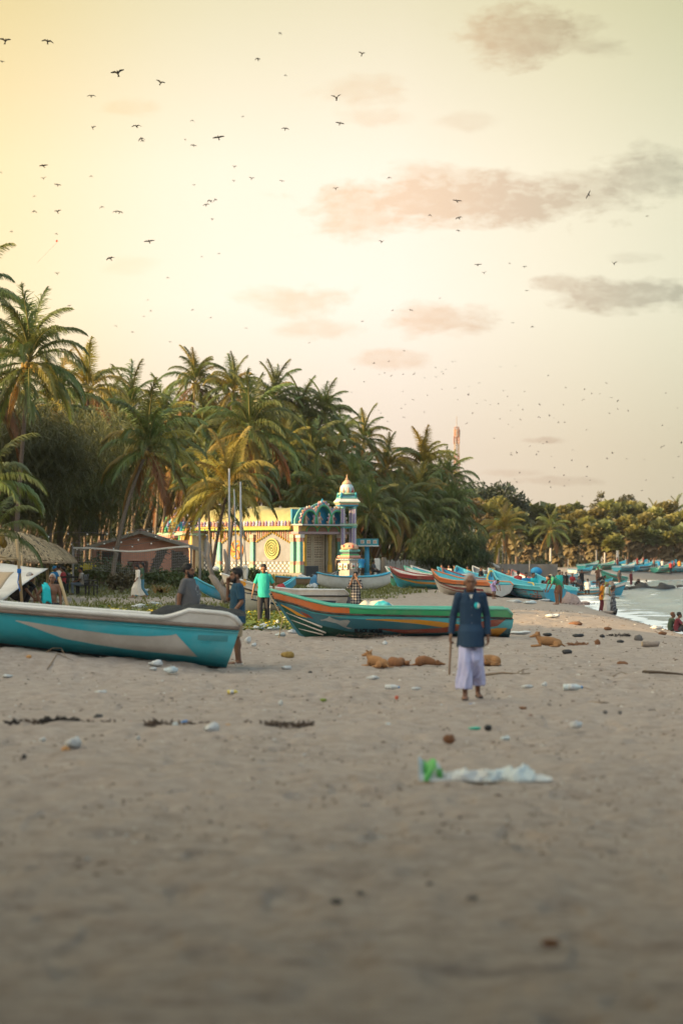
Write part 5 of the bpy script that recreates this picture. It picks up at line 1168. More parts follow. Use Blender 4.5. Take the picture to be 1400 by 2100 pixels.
hairb = mat('hair_black', (0.010, 0.009, 0.009), .6, .3, 30); hairg = mat('hair_grey', (0.30, 0.29, 0.28), .8, .25, 30)
eye_m = mat('eye_dark', (0.012, 0.009, 0.008), .4)
def cloth(n, c, **k): k.setdefault('rough', .9); k.setdefault('var', .14); k.setdefault('scale', 5); k.setdefault('bump', .012); k.setdefault('bscale', 9); return mat('cloth_' + n, c, **k)
def hand(b, W, D, N_, side, curl=.5, s=1.0, r=.0095):
    """W wrist, D pointing direction, N_ palm normal (fingers curl towards it)"""
    D = V3(D).normalized(); N_ = V3(N_); N_ = (N_ - D * N_.dot(D)).normalized(); A = D.cross(N_) * side
    pc = V3(W) + D * .045 * s; M = Matrix((A, D, N_)).transposed()
    b.ball(pc, (.040 * s, .052 * s, .017 * s), 10, 7, rot=M.to_euler())
    for k, (of, ln) in enumerate(((-.030, .068), (-.010, .080), (.010, .075), (.029, .058))):
        p = pc + D * .036 * s + A * of * s; d = D.copy(); pts = [p - D * .02 * s, p]
        for j, f in enumerate((.45, .32, .23)):
            d = (Matrix.Rotation(curl * (.7 + .35 * j), 3, A.cross(D).cross(D) if False else D.cross(N_)) @ d) if True else d
            p = p + d * ln * f * s; pts.append(p)
        b.tube(pts, [r * 1.1, r * 1.1, r, r * .95, r * .8], 7); b.ball(pts[-1], r * .8, 7, 5)
    p = pc - D * .022 * s - A * .030 * s; q = p - A * .028 * s + D * .022 * s + N_ * .014 * s; q2 = q + D * .032 * s + N_ * .012 * s + A * .006 * s
    b.tube([p, q, q2], [r * 1.35, r * 1.15, r * .9], 7); b.ball(q2, r * .9, 7, 5)
def person(loc, rz, H, label, skin=skin2, joints=None, shirt=None, sleeve='short', hem=.80, belly=1.0, pants=None, pantlen='long', hair='short', hairm=hairb, beard=False, shoes=None, vox=.013, group=None, hands=None, look=0.0, nod=0.0,
           build=1.0, fat=1.0, sarong=None, detail=True, collar=False, name='person', cat='person', sleeve_w=1.0, fem=False):
    J = {k: V3(v) for k, v in JOINTS.items()}
    for k, v in (joints or {}).items(): J[k] = V3(v)
    root = empty(name, loc, rz, label, cat, group); root.scale = (H / 1.70,) * 3
    up = (J['chest'] - J['pelvis']).normalized(); fw = V3((0, -1, 0)); fw = (fw - up * fw.dot(up)).normalized() if abs(up.y) < .95 else V3((0, 0, -1)); rt = fw.cross(up)
    b = MB(); g_ = build
    # torso
    Mt = Matrix((rt, -fw, up)).transposed().to_euler()
    b.ball(J['pelvis'] + up * .01, (.155 * g_ * (1.06 if fem else 1), .112 * g_, .12), 12, 8, rot=Mt); b.ball(J['waist'], (.135 * g_, .10 * g_ * belly, .15), 12, 8, rot=Mt); b.ball(J['chest'], (.165 * g_, .112 * g_, .17), 12, 8, rot=Mt)
    cap(b, J['chest'] + up * .10 + rt * .11 * g_, J['chest'] + up * .10 - rt * .11 * g_, .065, .065); cap(b, J['chest'] + up * .1, J['neck'], .075, .055); cap(b, J['neck'], J['head'] - V3((0, 0, .06)), .054, .052)
    for s in 'LR':
        sg = 1 if s == 'L' else -1
        cap(b, J['s' + s], J['e' + s], .050 * fat, .040 * fat); cap(b, J['e' + s], J['w' + s], .040 * fat, .027 * fat)
        cap(b, J['h' + s], J['k' + s], .082 * fat, .056 * fat); cap(b, J['k' + s], J['a' + s], .054 * fat, .036 * fat)
        cm = J['k' + s].lerp(J['a' + s], .3); b.ball(cm + V3((0, .018, 0)), (.05 * fat, .052 * fat, .10), 9, 6)
        hd_ = (hands or {}).get(s); D = (J['w' + s] - J['e' + s]).normalized(); N_ = V3((-sg, -.25, 0)); curl = .45
        if hd_: D, N_, curl = V3(hd_[0]), V3(hd_[1]), hd_[2]
        hand(b, J['w' + s], D, N_, sg, curl, 1.0, .0098 if vox < .015 else .012)
    for s in 'LR':
        a = J['a' + s]; sh = (a - J['k' + s]).normalized(); td = V3((0, -1, 0)) if abs(sh.z) > .5 else V3((0, -.3, 1)); td = (td + V3((.12 if s == 'L' else -.12, 0, 0))).normalized()
        b.tube([a + V3((0, .045, -.035)), a + td * .05 + V3((0, 0, -.035)), a + td * .13 + V3((0, 0, -.05)), a + td * .185 + V3((0, 0, -.055))], [(.032, .034), (.040, .034), (.043, .024), (.034, .016)], 9); b.ball(a, .038, 9, 6)
    # head
    q = Euler((R(nod), 0, R(look))).to_matrix(); hc = J['head']
    def h(x, y, z): return hc + q @ V3((x, y, z))
    rot = (q).to_euler()
    b.ball(h(0, .012, .022), (.076, .096, .098), 14, 9, rot=rot); b.ball(h(0, -.022, -.035), (.062, .070, .088), 12, 8, rot=rot); b.ball(h(0, -.055, -.082), (.036, .034, .030), 9, 6, rot=rot)
    if detail:
        b.tube([h(0, -.088, .022), h(0, -.108, -.020), h(0, -.112, -.030)], [.009, .014, .016], 7); b.ball(h(0, -.104, -.032), (.020, .014, .012), 8, 5, rot=rot)
        b.tube([h(-.048, -.078, .034), h(0, -.090, .036), h(.048, -.078, .034)], [.011, .012, .011], 6); b.ball(h(0, -.090, -.062), (.026, .012, .009), 8, 5, rot=rot)
    for sg in (-1, 1): b.ball(h(sg * .080, .008, -.012), (.014, .026, .036), 8, 6, rot=rot)
    me = fuse(b, vox, 2); me.materials.append(skin); body = link('body', me, root)
    if detail:
        e = MB()
        for sg in (-1, 1): e.ball(h(sg * .031, -.0865, .014), (.012, .008, .0055), 8, 5, rot=rot); e.tube([h(sg * .018, -.0965, .036), h(sg * .05, -.086, .037)], .0035, 5)
        e.build('eyes', eye_m, body, True)
        e = MB(); e.tube([h(-.024, -.098, -.062), h(0, -.104, -.060), h(.024, -.098, -.062)], .005, 5); e.build('mouth', mat('lip', (.12, .045, .03), .6), body, True)
    # hair
    if hair:
        hb_ = MB()
        if hair == 'bald': hb_.ball(h(0, .024, .034), (.083, .0965, .0945), 14, 9, rot=rot)
        else:
            th = .010 if hair == 'short' else .024
            hb_.ball(h(0, .024 + th * .3, .040 + th * .3), (.080 + th * .5, .092 + th * .5, .088 + th * .6), 14, 9, rot=rot)
            for k in range(16):
                a = k * .3927; hb_.ball(h(.055 * math.cos(a), .02 + .06 * math.sin(a), .10 + th * .6 + .01 * math.sin(k * 5)), (.030, .030, .022), 7, 5)
        if hair == 'long': hb_.tube([h(0, .075, .04), h(.0, .10, -.08), h(0, .10, -.22), h(0, .085, -.40)], [(.07, .05), (.085, .05), (.075, .04), (.035, .02)], 10)
        if hair == 'tail': hb_.tube([h(0, .09, .03), h(0, .15, -.06), h(0, .14, -.28), h(0, .12, -.42)], [.035, .04, .03, .012], 8)
        if hair == 'bun': hb_.ball(h(0, .11, .0), .05, 9, 7)
        if beard:
            hb_.ball(h(0, -.036, -.088), (.066, .066, .048), 12, 7, rot=rot); hb_.tube([h(-.030, -.100, -.048), h(0, -.108, -.044), h(.030, -.100, -.048)], .009, 6)
            for sg in (-1, 1): hb_.tube([h(sg * .072, -.012, .0), h(sg * .070, -.022, -.05), h(sg * .052, -.05, -.09)], [.012, .02, .025], 7)
        hm_ = fuse(hb_, max(.009, vox * .8), 1, 'hair'); hm_.materials.append(hairm); link('hair', hm_, root)
    # shirt
    if shirt:
        c = MB(); ph = J['pelvis'] + up * (hem - .93)
        secs = [(J['chest'] + up * .172, .105 / g_ * .95, .080), (J['chest'] + up * .135, .165, .100), (J['chest'] + up * .04, .182, .130), (J['waist'] + up * .05, .172, .128 * belly), (J['waist'] - up * .06, .172, .130 * belly), (J['pelvis'] + up * .0, .205 if sarong and len(sarong) > 5 else .185, (.205 if sarong and len(sarong) > 5 else .170 if sarong else .142) * (belly * .5 + .5)), (ph, (.222 if sarong and len(sarong) > 5 else .195 + (.02 if hem < .8 else 0)), (.255 if sarong and len(sarong) > 5 else .205) if sarong else .150)]
        if hem > .9: secs = secs[:5] + [(ph, .178, .136 * belly)]
        vs = []; n = 18; fs = []
        for i, (p, rx, ry) in enumerate(secs):
            for k in range(n):
                a = 2 * math.pi * k / n; f = 1 + (.03 * math.sin(3 * a + i) + .02 * math.sin(5 * a + 2 * i) if i > 2 else 0); vs.append(p + rt * math.cos(a) * rx * g_ * f - fw * math.sin(a) * ry * g_ * f)
        for i in range(len(secs) - 1):
            for k in range(n): k2 = (k + 1) % n; fs.append((i * n + k, i * n + k2, (i + 1) * n + k2, (i + 1) * n + k))
        fs.append(tuple(range(n - 1, -1, -1))); fs.append(tuple(range((len(secs) - 1) * n, len(secs) * n))); fs = [f[::-1] for f in fs]
        c.add(vs, fs)
        for s in 'LR':
            a, e, w_ = J['s' + s], J['e' + s], J['w' + s]; k = sleeve_w
            c.ball(a, .064 * k, 10, 7)
            if sleeve == 'long': c.tube([a, a.lerp(e, .5), e, e.lerp(w_, .5), w_.lerp(e, .06)], [.063 * k, .058 * k, .053 * k, .048 * k, .044 * k], 10); c.ball(e, .053 * k, 9, 6)
            elif sleeve == 'short': c.tube([a, a.lerp(e, .45), a.lerp(e, .85)], [.064 * k, .064 * k, .066 * k], 10)
            elif sleeve == 'half': c.tube([a, e, e.lerp(w_, .35)], [.070 * k, .062 * k, .056 * k], 10); c.ball(e, .062, 9, 6)
        sm_ = fuse(c, vox, 2, 'shirt'); sm_.materials.append(shirt); so = link('shirt', sm_, root)
        if collar:
            c = MB(); nk = J['neck'] - up * .02
            for sg in (-1, 1):
                pts = [nk + rt * .0 + V3((0, .065, .03)), nk + rt * sg * .075 + V3((0, .03, .03)), nk + rt * sg * .07 + fw * .05 + up * -.0, nk + rt * sg * .03 + fw * .115 - up * .095]
                c.tube(pts, [(.012, .034), (.012, .036), (.012, .038), (.010, .016)], 6)
            c.build('collar', shirt, so, True)
    if pants:
        c = MB(); c.ball(J['pelvis'], (.172 * g_, .13 * g_, .12), 12, 8, rot=Mt); c.ball(J['waist'] - up * .06, (.16 * g_, .12 * g_, .06), 12, 6, rot=Mt)
        for s in 'LR':
            hh, k, a = J['h' + s], J['k' + s], J['a' + s]; f = fat
            if pantlen == 'long': c.tube([hh, hh.lerp(k, .5), k, k.lerp(a, .5), a.lerp(k, -.02)], [.100 * f, .090 * f, .074 * f, .068 * f, .064 * f], 11); c.ball(k, .073 * f, 9, 6)
            else: c.tube([hh, hh.lerp(k, .5), k.lerp(hh, .05)], [.102 * f, .098 * f, .094 * f], 11)
        pm_ = fuse(c, vox, 2, 'trousers'); pm_.materials.append(pants); link('trousers' if pantlen == 'long' else 'shorts', pm_, root)
    if sarong and len(sarong) > 5:
        m_, zt, zb, rx, flare, _w = sarong; c = MB(); c.tube([V3((0, .0, zt + .02)), V3((0, 0, zt - .10)), (J['hL'] + J['hR']) / 2 - V3((0, .02, .16))], [(.140, .120), (.150, .130), (.150, .132)], 20)
        for s, zb_ in (('L', zb + .075), ('R', zb)):
            hh, k_, a_ = J['h' + s], J['k' + s], J['a' + s]; e_ = k_.lerp(a_, (k_.z - zb_) / (k_.z - a_.z)); sg = 1 if s == 'L' else -1
            c.tube([hh + V3((0, 0, .06)), hh.lerp(k_, .5), k_, k_.lerp(e_, .5), e_ + V3((sg * .012, 0, 0))], [(.085, .105), (.092, .106), (.096, .104), (.098, .102), (.100, .110)], 18)
        c.tube([V3((-.02, -.10, zt - .25)), V3((.01, -.13, .55)), V3((.0, -.04, .34))], [(.09, .06), (.10, .06), (.06, .05)], 10)
        mm = fuse(c, vox, 3, 'sarong'); nv = len(mm.vertices); co = np.empty(nv * 3, np.float32); no = np.empty(nv * 3, np.float32); mm.vertices.foreach_get('co', co); mm.vertices.foreach_get('normal', no); co = co.reshape(-1, 3); no = no.reshape(-1, 3)
        dep = np.clip((zt - .14 - co[:, 2]) / .45, .05, 1); ph_ = np.arctan2(co[:, 1], co[:, 0] + .02 * np.sin(co[:, 2] * 9)); f_ = .013 * np.sin(13 * ph_ + 3.2 * co[:, 2]) + .008 * np.sin(23 * ph_ - 5 * co[:, 2] + 1) + .010 * np.sin(38 * co[:, 0] + 9 * co[:, 2])
        co += no * (f_ * dep * (np.abs(no[:, 2]) < .8))[:, None]; mm.vertices.foreach_set('co', co.ravel()); mm.materials.append(m_); mm.update(); link('sarong', mm, root)
    elif sarong:
        m_, zt, zb, rx, flare = sarong; ns = 22; na = 72; r_ = random.Random(int(H * 1000)); ctr = lambda s_: J['pelvis'].lerp((J['aL'] + J['aR']) / 2, s_)
        c = MB(); lean = {k: J[k] for k in ('aL', 'aR', 'kL', 'kR')}
        def fn(t_, q_):
            z = zt + (zb - zt) * t_; a = 2 * math.pi * q_; s_ = (J['pelvis'].z - z) / max(.01, J['pelvis'].z - .08); s_ = max(0, min(1, s_)); cc = ctr(s_)
            spread = (J['aL'] - J['aR']).length * .5 * s_
            fold = (.022 * math.sin(9 * a + 2.5 * t_) + .012 * math.sin(17 * a + 1.3) + .014 * math.sin(5 * a - 3 * t_)) * (.3 + t_)
            def leg(sd_):
                hh, k_, a_ = J['h' + sd_], J['k' + sd_], J['a' + sd_]
                return hh.lerp(k_, min(1, max(0, (hh.z - z) / max(.01, hh.z - k_.z)))) if z > k_.z else k_.lerp(a_, min(1, (k_.z - z) / max(.01, k_.z - a_.z)))
            l1, l2 = leg('L'), leg('R'); cc = (l1 + l2) / 2 if s_ > .12 else cc; hx = abs(l1.x - l2.x) / 2; hy = abs(l1.y - l2.y) / 2
            rxx = max(rx * (1 - .22 * t_) + flare * t_, hx + .085 + flare * .4) + fold; ryy = max(rx * .80 + flare * .6 * t_, hy + .105) + fold * .8
            skew = (l1.y - l2.y) / 2 * .9
            x = math.cos(a) * rxx + cc.x; y = math.sin(a) * (ryy - abs(skew) * .55) + cc.y + math.cos(a) * skew
            return V3((x, y, z + (.02 * math.sin(3 * a) if t_ > .95 else 0)))
        c.grid(fn, ns, na); link('sarong', c.mesh('sarong', m_, True), root)
    if shoes:
        c = MB()
        for s in 'LR':
            a = J['a' + s]; td = V3((.12 if s == 'L' else -.12, -1, 0)).normalized()
            c.tube([a + V3((0, .055, -.055)), a + td * .05 + V3((0, 0, -.058)), a + td * .13 + V3((0, 0, -.064)), a + td * .20 + V3((0, 0, -.066))], [(.036, .018), (.042, .016), (.046, .013), (.036, .012)], 9)
            c.tube([a + td * .07 + V3((.044, 0, -.05)), a + td * .085 + V3((0, 0, -.012)), a + td * .07 + V3((-.044, 0, -.05))], .012, 6)
        c.build('sandals', shoes, root, True)
    return root, J
navy = cloth('navy', (0.017, 0.044, 0.085)); lav = cloth('lavender_white', (0.46, 0.46, 0.66), bump=.02); greyc = cloth('charcoal_grey', (0.10, 0.10, 0.105)); petrol = cloth('petrol', (0.016, 0.06, 0.10), scale=14, var=.3)
khaki = cloth('khaki', (0.38, 0.28, 0.17)); tealc = cloth('teal', (0.03, 0.42, 0.36)); charc = cloth('charcoal', (0.040, 0.038, 0.042)); whitec = cloth('white', (0.66, 0.62, 0.55)); blackc = cloth('black', (0.014, 0.014, 0.016)); bluec = cloth('blue', (0.02, 0.20, 0.42)); redc = cloth('red', (0.34, 0.035, 0.04)); orangec = cloth('orange', (0.62, 0.22, 0.02)); greenc = cloth('green', (0.03, 0.24, 0.14)); turq = cloth('turquoise', (0.02, 0.48, 0.52)); olivec = cloth('olive', (0.24, 0.25, 0.09), scale=14, var=.4); brownc = cloth('brown', (0.16, 0.075, 0.045)); lilac = cloth('lilac', (0.40, 0.30, 0.52)); maroonc = cloth('maroon', (0.13, 0.02, 0.03)); patt = cloth('pattern_pale', (0.40, 0.34, 0.28), scale=26, var=.6); flor = cloth('dark_flower', (0.03, 0.03, 0.04), scale=22, var=.2, dirt=.9, dcol=(.4, .4, .42))
plaid = mat('cloth_plaid', (0.035, 0.035, 0.045), .9, .2, 5, bump=.012)
t = NT(plaid.node_tree); sx = t.node('ShaderNodeSeparateXYZ'); t.l.new(t.node('ShaderNodeTexCoord').outputs['Object'], sx.inputs[0])
pk = t.m('ADD', t.m('GREATER_THAN', t.m('SINE', t.m('MULTIPLY', sx.outputs[0], 62)), .35), t.m('GREATER_THAN', t.m('SINE', t.m('MULTIPLY', sx.outputs[2], 62)), .35))
t.put(t.n['Principled BSDF'].inputs['Base Color'], t.ramp(t.m('MULTIPLY', pk, .5), [(0, (.02, .022, .03)), (.5, (.16, .15, .15)), (1, (.42, .38, .33))]))

# 1 the walking man
wl = GPX(964, 1436); wl.z -= .0
wm_, J = person(wl, R(2), 1.70, 'older man in dark blue shirt and lavender sarong walking towards the camera', skin1,
    dict(head=(-.005, -.03, 1.585), eR=(-.225, .05, 1.13), wR=(-.265, -.02, .87), eL=(.225, .05, 1.13), wL=(.232, -.02, .865), aR=(-.085, -.17, .09), kR=(-.09, -.14, .50), aL=(.115, .16, .10), kL=(.085, -.02, .49), hL=(.062, 0, .90), hR=(-.062, 0, .90), pelvis=(0, 0, .93)),
    shirt=navy, sleeve='long', hem=.715, hair='bald', hairm=hairg, shoes=tar, vox=.0085, sarong=(lav, .90, .16, .148, .0, 1), build=.86, collar=True, hands={'R': ((-.10, -.25, -1), (.8, -.5, 0), 1.0)}, fat=.92, nod=6)
b = MB(); b.ball((.075, -.128, 1.275), (.036, .012, .042), 12, 8); b.build('badge', turq, wm_, True)
b = MB(); b.ball((.095, -.134, 1.272), (.020, .008, .034), 10, 7); b.build('badge_mark', whitec, wm_, True)
b = MB(); b.prism([(-.024, 1.42), (.024, 1.42), (0.002, 1.36)], lambda p, q: V3((p, -.090 - (1.425 - q) * .25, q)), lambda p, q: V3((p, -.099 - (1.425 - q) * .25, q))); b.build('undershirt', whitec, wm_)
for k in range(5):
    b = MB(); b.ball((.006, -.138 - .012 * (k == 3), 1.25 - k * .105), (.009, .006, .009), 7, 5); b.build('button', mat('button', (.10, .12, .15)), wm_)
b = MB(); b.box((-.02, -.155, .98), (.014, .008, .5)); 
hp_ = wm_.matrix_basis @ V3((-.272, -.045, .80)) if False else Matrix.LocRotScale(wm_.location, wm_.rotation_euler, wm_.scale) @ V3((-.275, -.05, .80))
b = MB(); b.tube([V3((.012, 0, .10)), V3((.004, .005, -.12)), V3((-.006, 0, -.30)), V3((-.012, .01, -.46))], [.016, .014, .013, .012], 8); st = b.build('walking_stick', mat('stick_wood', (.22, .13, .075), .8, .3, 20, stretch=(1, 1, .1)), None, True, hp_); tag(st, 'plain wooden stick hanging from the walking man\'s hand', 'walking stick')

# 2, 3 the two men talking behind the turquoise boat
pl_ = G(487, 42.8); pl_.z = CAMZ - (1364 - HOR) * 42.8 / F
pm_, J2 = person(pl_, R(-78), 1.70, 'young man in dark blue T-shirt and khaki shorts talking on a phone', skin1,
    dict(eR=(-.20, -.13, 1.16), wR=(-.115, -.155, 1.44), eL=(.215, .04, 1.12), wL=(.20, -.12, .93), head=(-.01, -.03, 1.585)), shirt=petrol, sleeve='short', hem=.74, pants=khaki, pantlen='short', hair='thick', beard=True, shoes=whitec, vox=.0095, look=4, fat=1.0, belly=1.05, hands={'R': ((.05, .1, 1), (.9, .2, 0), .8)})
b = MB(); b.box((0, 0, 0), (.012, .07, .145)); ph_ = b.build('mobile_phone', tar, None); ph_.matrix_world = Matrix.LocRotScale(pm_.location, pm_.rotation_euler, pm_.scale) @ Matrix.Translation((-.095, -.055, 1.53)) @ Matrix.Rotation(.5, 4, 'X'); tag(ph_, 'black phone held to the ear of the man in dark blue', 'phone')
bl_ = G(386, 45.0); bl_.z = .02
person(bl_, R(72), 1.73, 'bearded heavy man in a grey T-shirt standing behind the turquoise boat', skin1, dict(eL=(.235, .08, 1.13), wL=(.22, .10, .88), eR=(-.235, .08, 1.13), wR=(-.22, .10, .88)), shirt=greyc, sleeve='short', hem=.80, pants=charc, hair='thick', beard=True, vox=.0095, belly=1.55, build=1.16, fat=1.12, shoes=tar, nod=3)
o = [x for x in bpy.data.objects if x.get('label', '').startswith('bearded heavy')][0]
b = MB()
for k in range(14):
    a = k * .449; b.ball((.03 + .085 * math.cos(a), -.168 - .03 * (math.sin(a) < 0), 1.20 + .11 * math.sin(a)), (.022, .012, .026), 7, 5)
b.build('shirt_print', mat('print_pale', (.22, .23, .24), .9), o, True)

# 4 man in teal
tl = G(541, 67.8); tl.z = CAMZ - (1282 - HOR) * 67.8 / F
person(tl, R(-4), 1.70, 'man in a teal polo shirt and dark trousers looking down as he walks', skin2, dict(head=(.0, -.045, 1.575), eR=(-.265, .04, 1.13), wR=(-.315, .0, .88), eL=(.265, .07, 1.14), wL=(.285, .06, .90), aR=(-.10, -.10, .08), kR=(-.10, -.10, .49), aL=(.09, .12, .10)), shirt=tealc, sleeve='short', hem=.775, pants=charc, hair='short', vox=.011, belly=1.2, build=.95, sleeve_w=.85, collar=True, nod=16, shoes=mat('sandal_orange', (.45, .16, .05)))
o = [x for x in bpy.data.objects if x.get('label', '').startswith('man in a teal polo')][0]
b = MB(); b.tube([(.185, -.03, .86), (.175, -.06, .5), (.165, .06, .16)], .011, 5); b.build('side_stripe', whitec, o)
b = MB(); b.box((.06, -.185, 1.22), (.05, .01, .05)); b.box((.0, -.168, 1.33), (.02, .012, .16)); b.build('placket', tealc, o)

# 5 woman taking a photo
wp_ = G(729, 80); wp_.z = CAMZ - (1173 - HOR) * 80 / F - 1.57 * 1.0
person((wp_.x, wp_.y, wp_.z), R(-12), 1.56, 'woman in a dark checked tunic raising a phone to take a picture', skin3, dict(eL=(.235, -.08, 1.15), wL=(.085, -.20, 1.44), eR=(-.235, -.10, 1.15), wR=(-.085, -.21, 1.42)), shirt=plaid, sleeve='half', hem=.52, pants=blackc, hair='bun', vox=.011, build=.95, fem=True, hands={'L': ((-.2, -.1, 1), (-.6, -.8, 0), .6), 'R': ((.2, -.1, 1), (.6, -.8, 0), .6)}, shoes=tar)
o = [x for x in bpy.data.objects if x.get('label', '').startswith('woman in a dark checked')][0]
b = MB(); b.box((0, 0, 0), (.075, .012, .15)); ph2 = b.build('mobile_phone', tar, None); ph2.matrix_world = Matrix.LocRotScale(o.location, o.rotation_euler, o.scale) @ Matrix.Translation((-.03, -.25, 1.52)) @ Matrix.Rotation(.2, 4, 'Z'); tag(ph2, 'black phone held up by the woman taking a picture', 'phone')

# 6 old man with a towel
ol = G(106, 57); ol.z = CAMZ - (1178 - HOR) * 57 / F - 1.60
om, J6 = person((ol.x, ol.y, ol.z), R(14), 1.62, 'bare chested grey haired man with a turquoise towel on one shoulder', skin1, dict(eR=(-.34, .06, 1.17), wR=(-.235, .0, .95), eL=(.23, .02, 1.12), wL=(.225, -.02, .86), head=(.02, -.02, 1.58)), hair='bald', hairm=hairg, vox=.010, sarong=(charc, .98, .25, .165, .04), look=-18, build=.95)
b = MB()
def tw(t_, q_):
    s_ = t_ * 2 - 1; x = -.125 + (q_ - .5) * (.17 + .05 * abs(s_)) + .02 * math.sin(9 * q_); y = -.135 * (1 - abs(s_)) ** 0 * (1 if s_ < 0 else -.9) * min(1, abs(s_) * 4) + .0; z = 1.455 - .46 * abs(s_) ** 1.1 - .02 * math.sin(8 * q_) - .05 * abs(q_ - .5)
    return V3((x - .03 * (1 - abs(s_)), y, z))
b.grid(tw, 22, 10); b.v = [tuple(Matrix.LocRotScale(om.location, om.rotation_euler, om.scale) @ V3(p) - om.location) for p in b.v]
to = b.build('towel', turq, None, True, om.location); tag(to, 'bright turquoise towel over the bare chested man\'s shoulder', 'towel')
so_ = to.modifiers.new('t', 'SOLIDIFY'); so_.thickness = .012
SIT = dict(pelvis=(0, .05, .50), waist=(0, .06, .64), chest=(0, .04, .84), neck=(0, .03, 1.01), head=(0, -.01, 1.14), sL=(.17, .03, .95), sR=(-.17, .03, .95), eL=(.22, -.05, .70), eR=(-.22, -.05, .70), wL=(.12, -.27, .60), wR=(-.12, -.27, .60), hL=(.09, .03, .48), hR=(-.09, .03, .48), kL=(.13, -.40, .50), kR=(-.13, -.40, .50), aL=(.12, -.38, .08), aR=(-.12, -.38, .08))
SITG = dict(pelvis=(0, .05, .13), waist=(0, .08, .27), chest=(0, .04, .47), neck=(0, .0, .64), head=(0, -.05, .77), sL=(.17, .0, .58), sR=(-.17, .0, .58), eL=(.24, -.17, .38), eR=(-.24, -.17, .38), wL=(.12, -.36, .34), wR=(-.12, -.36, .34), hL=(.09, .0, .12), hR=(-.09, .0, .12), kL=(.14, -.36, .42), kR=(-.14, -.36, .42), aL=(.12, -.52, .07), aR=(-.12, -.52, .07))
BEND = dict(pelvis=(0, .12, .88), waist=(0, .02, 1.0), chest=(0, -.16, 1.10), neck=(0, -.32, 1.16), head=(0, -.43, 1.18), sL=(.17, -.25, 1.13), sR=(-.17, -.25, 1.13), eL=(.2, -.36, .88), eR=(-.2, -.36, .88), wL=(.15, -.46, .66), wR=(-.15, -.46, .66), hL=(.09, .1, .86), hR=(-.09, .1, .86))
WALK = dict(aR=(-.09, -.24, .10), kR=(-.09, -.2, .52), aL=(.09, .26, .14), kL=(.09, .02, .50), eR=(-.22, .12, 1.13), wR=(-.23, .10, .88), eL=(.22, -.05, 1.13), wL=(.22, -.2, .92))
SQ = dict(pelvis=(0, .10, .34), waist=(0, .04, .46), chest=(0, -.10, .62), neck=(0, -.22, .74), head=(0, -.32, .80), sL=(.17, -.17, .69), sR=(-.17, -.17, .69), eL=(.24, -.34, .48), eR=(-.24, -.34, .48), wL=(.12, -.46, .28), wR=(-.12, -.46, .28), hL=(.1, .08, .32), hR=(-.1, .08, .32), kL=(.17, -.25, .50), kR=(-.17, -.25, .50), aL=(.13, -.08, .08), aR=(-.13, -.08, .08))
cl = G(40, 57.5); cl.z = CAMZ - (1238 - HOR) * 57.5 / F - .12
person(cl, R(70), 1.60, 'grey haired man crouching bent forward under the white tarpaulin', skin1, SQ, shirt=blackc, sleeve='short', hem=.85, pants=charc, hair='bald', hairm=hairg, vox=.011)
# girls on the sandy path
gl = G(283, 103); gl.z = gz(gl.x, 103)
person(gl, R(-62), 1.42, 'girl in a long pale dress with long black hair walking on the sandy path', skin2, dict(WALK, head=(0, -.07, 1.57)), shirt=whitec, sleeve='half', hem=.75, hair='long', vox=.012, sarong=(whitec, 1.0, .16, .15, .13), build=.85, fem=True, nod=25, group='girls walking on the path')
gl = G(291, 103.6); gl.z = gz(gl.x, 103.6)
person(gl, R(-70), 1.50, 'girl in a green top with a black ponytail walking behind the pale dress', skin2, WALK, shirt=cloth('moss', (.07, .12, .07)), sleeve='short', hem=.8, pants=cloth('denim', (.10, .24, .32)), hair='tail', vox=.012, build=.85, fem=True, group='girls walking on the path')
# people at the table in the grass
def on(px, d): p = G(px, d); return p
person(on(166, 109), R(-80), 1.66, 'man in a pale patterned shirt sitting sideways at the dark table', skin1, SIT, shirt=patt, sleeve='short', hem=.9, pants=cloth('grey_blue', (.16, .2, .24)), hair='short', vox=.013, group='people at the dark table')
person(on(113, 110), R(60), 1.68, 'seated person in blue with a blue headwrap at the dark table', skin1, SIT, shirt=bluec, sleeve='short', hem=.9, pants=charc, hair='thick', hairm=bluec, vox=.013, group='people at the dark table')
person(on(129, 111), R(-100), 1.62, 'seated person in a red and white top seen from behind at the dark table', skin1, SIT, shirt=redc, sleeve='short', hem=.9, pants=charc, hair='bun', vox=.013, group='people at the dark table')
person(on(122, 112.5), R(150), 1.70, 'seated person in white beside the red topped one at the dark table', skin1, SIT, shirt=whitec, sleeve='short', hem=.9, pants=charc, hair='short', vox=.013, group='people at the dark table')
# women at the water's edge
gE = 'people at the water\'s edge'
def edge(px, d): return G(px, d)
person(edge(1234.5, 122.5), R(80), 1.60, 'woman in orange standing behind the one in a white sari at the water', skin1, dict(eR=(-.24, .08, 1.13), wR=(-.08, .19, .98), eL=(.24, .08, 1.13), wL=(.08, .19, .98)), shirt=orangec, sleeve='short', hem=.7, hair='bun', vox=.013, sarong=(maroonc, .95, .1, .16, .06), fem=True, group=gE)
wsp = edge(1243, 121)
ws_, _ = person(wsp, R(75), 1.58, 'woman in a white sari with a green patterned headscarf facing the sea', skin2, dict(eR=(-.24, .03, 1.13), wR=(-.10, -.16, 1.02), eL=(.24, .03, 1.13), wL=(.10, -.16, 1.02)), shirt=whitec, sleeve='half', hem=.75, hair='thick', hairm=olivec, vox=.013, sarong=(whitec, 1.0, .06, .17, .08), fem=True, build=1.1, group=gE)
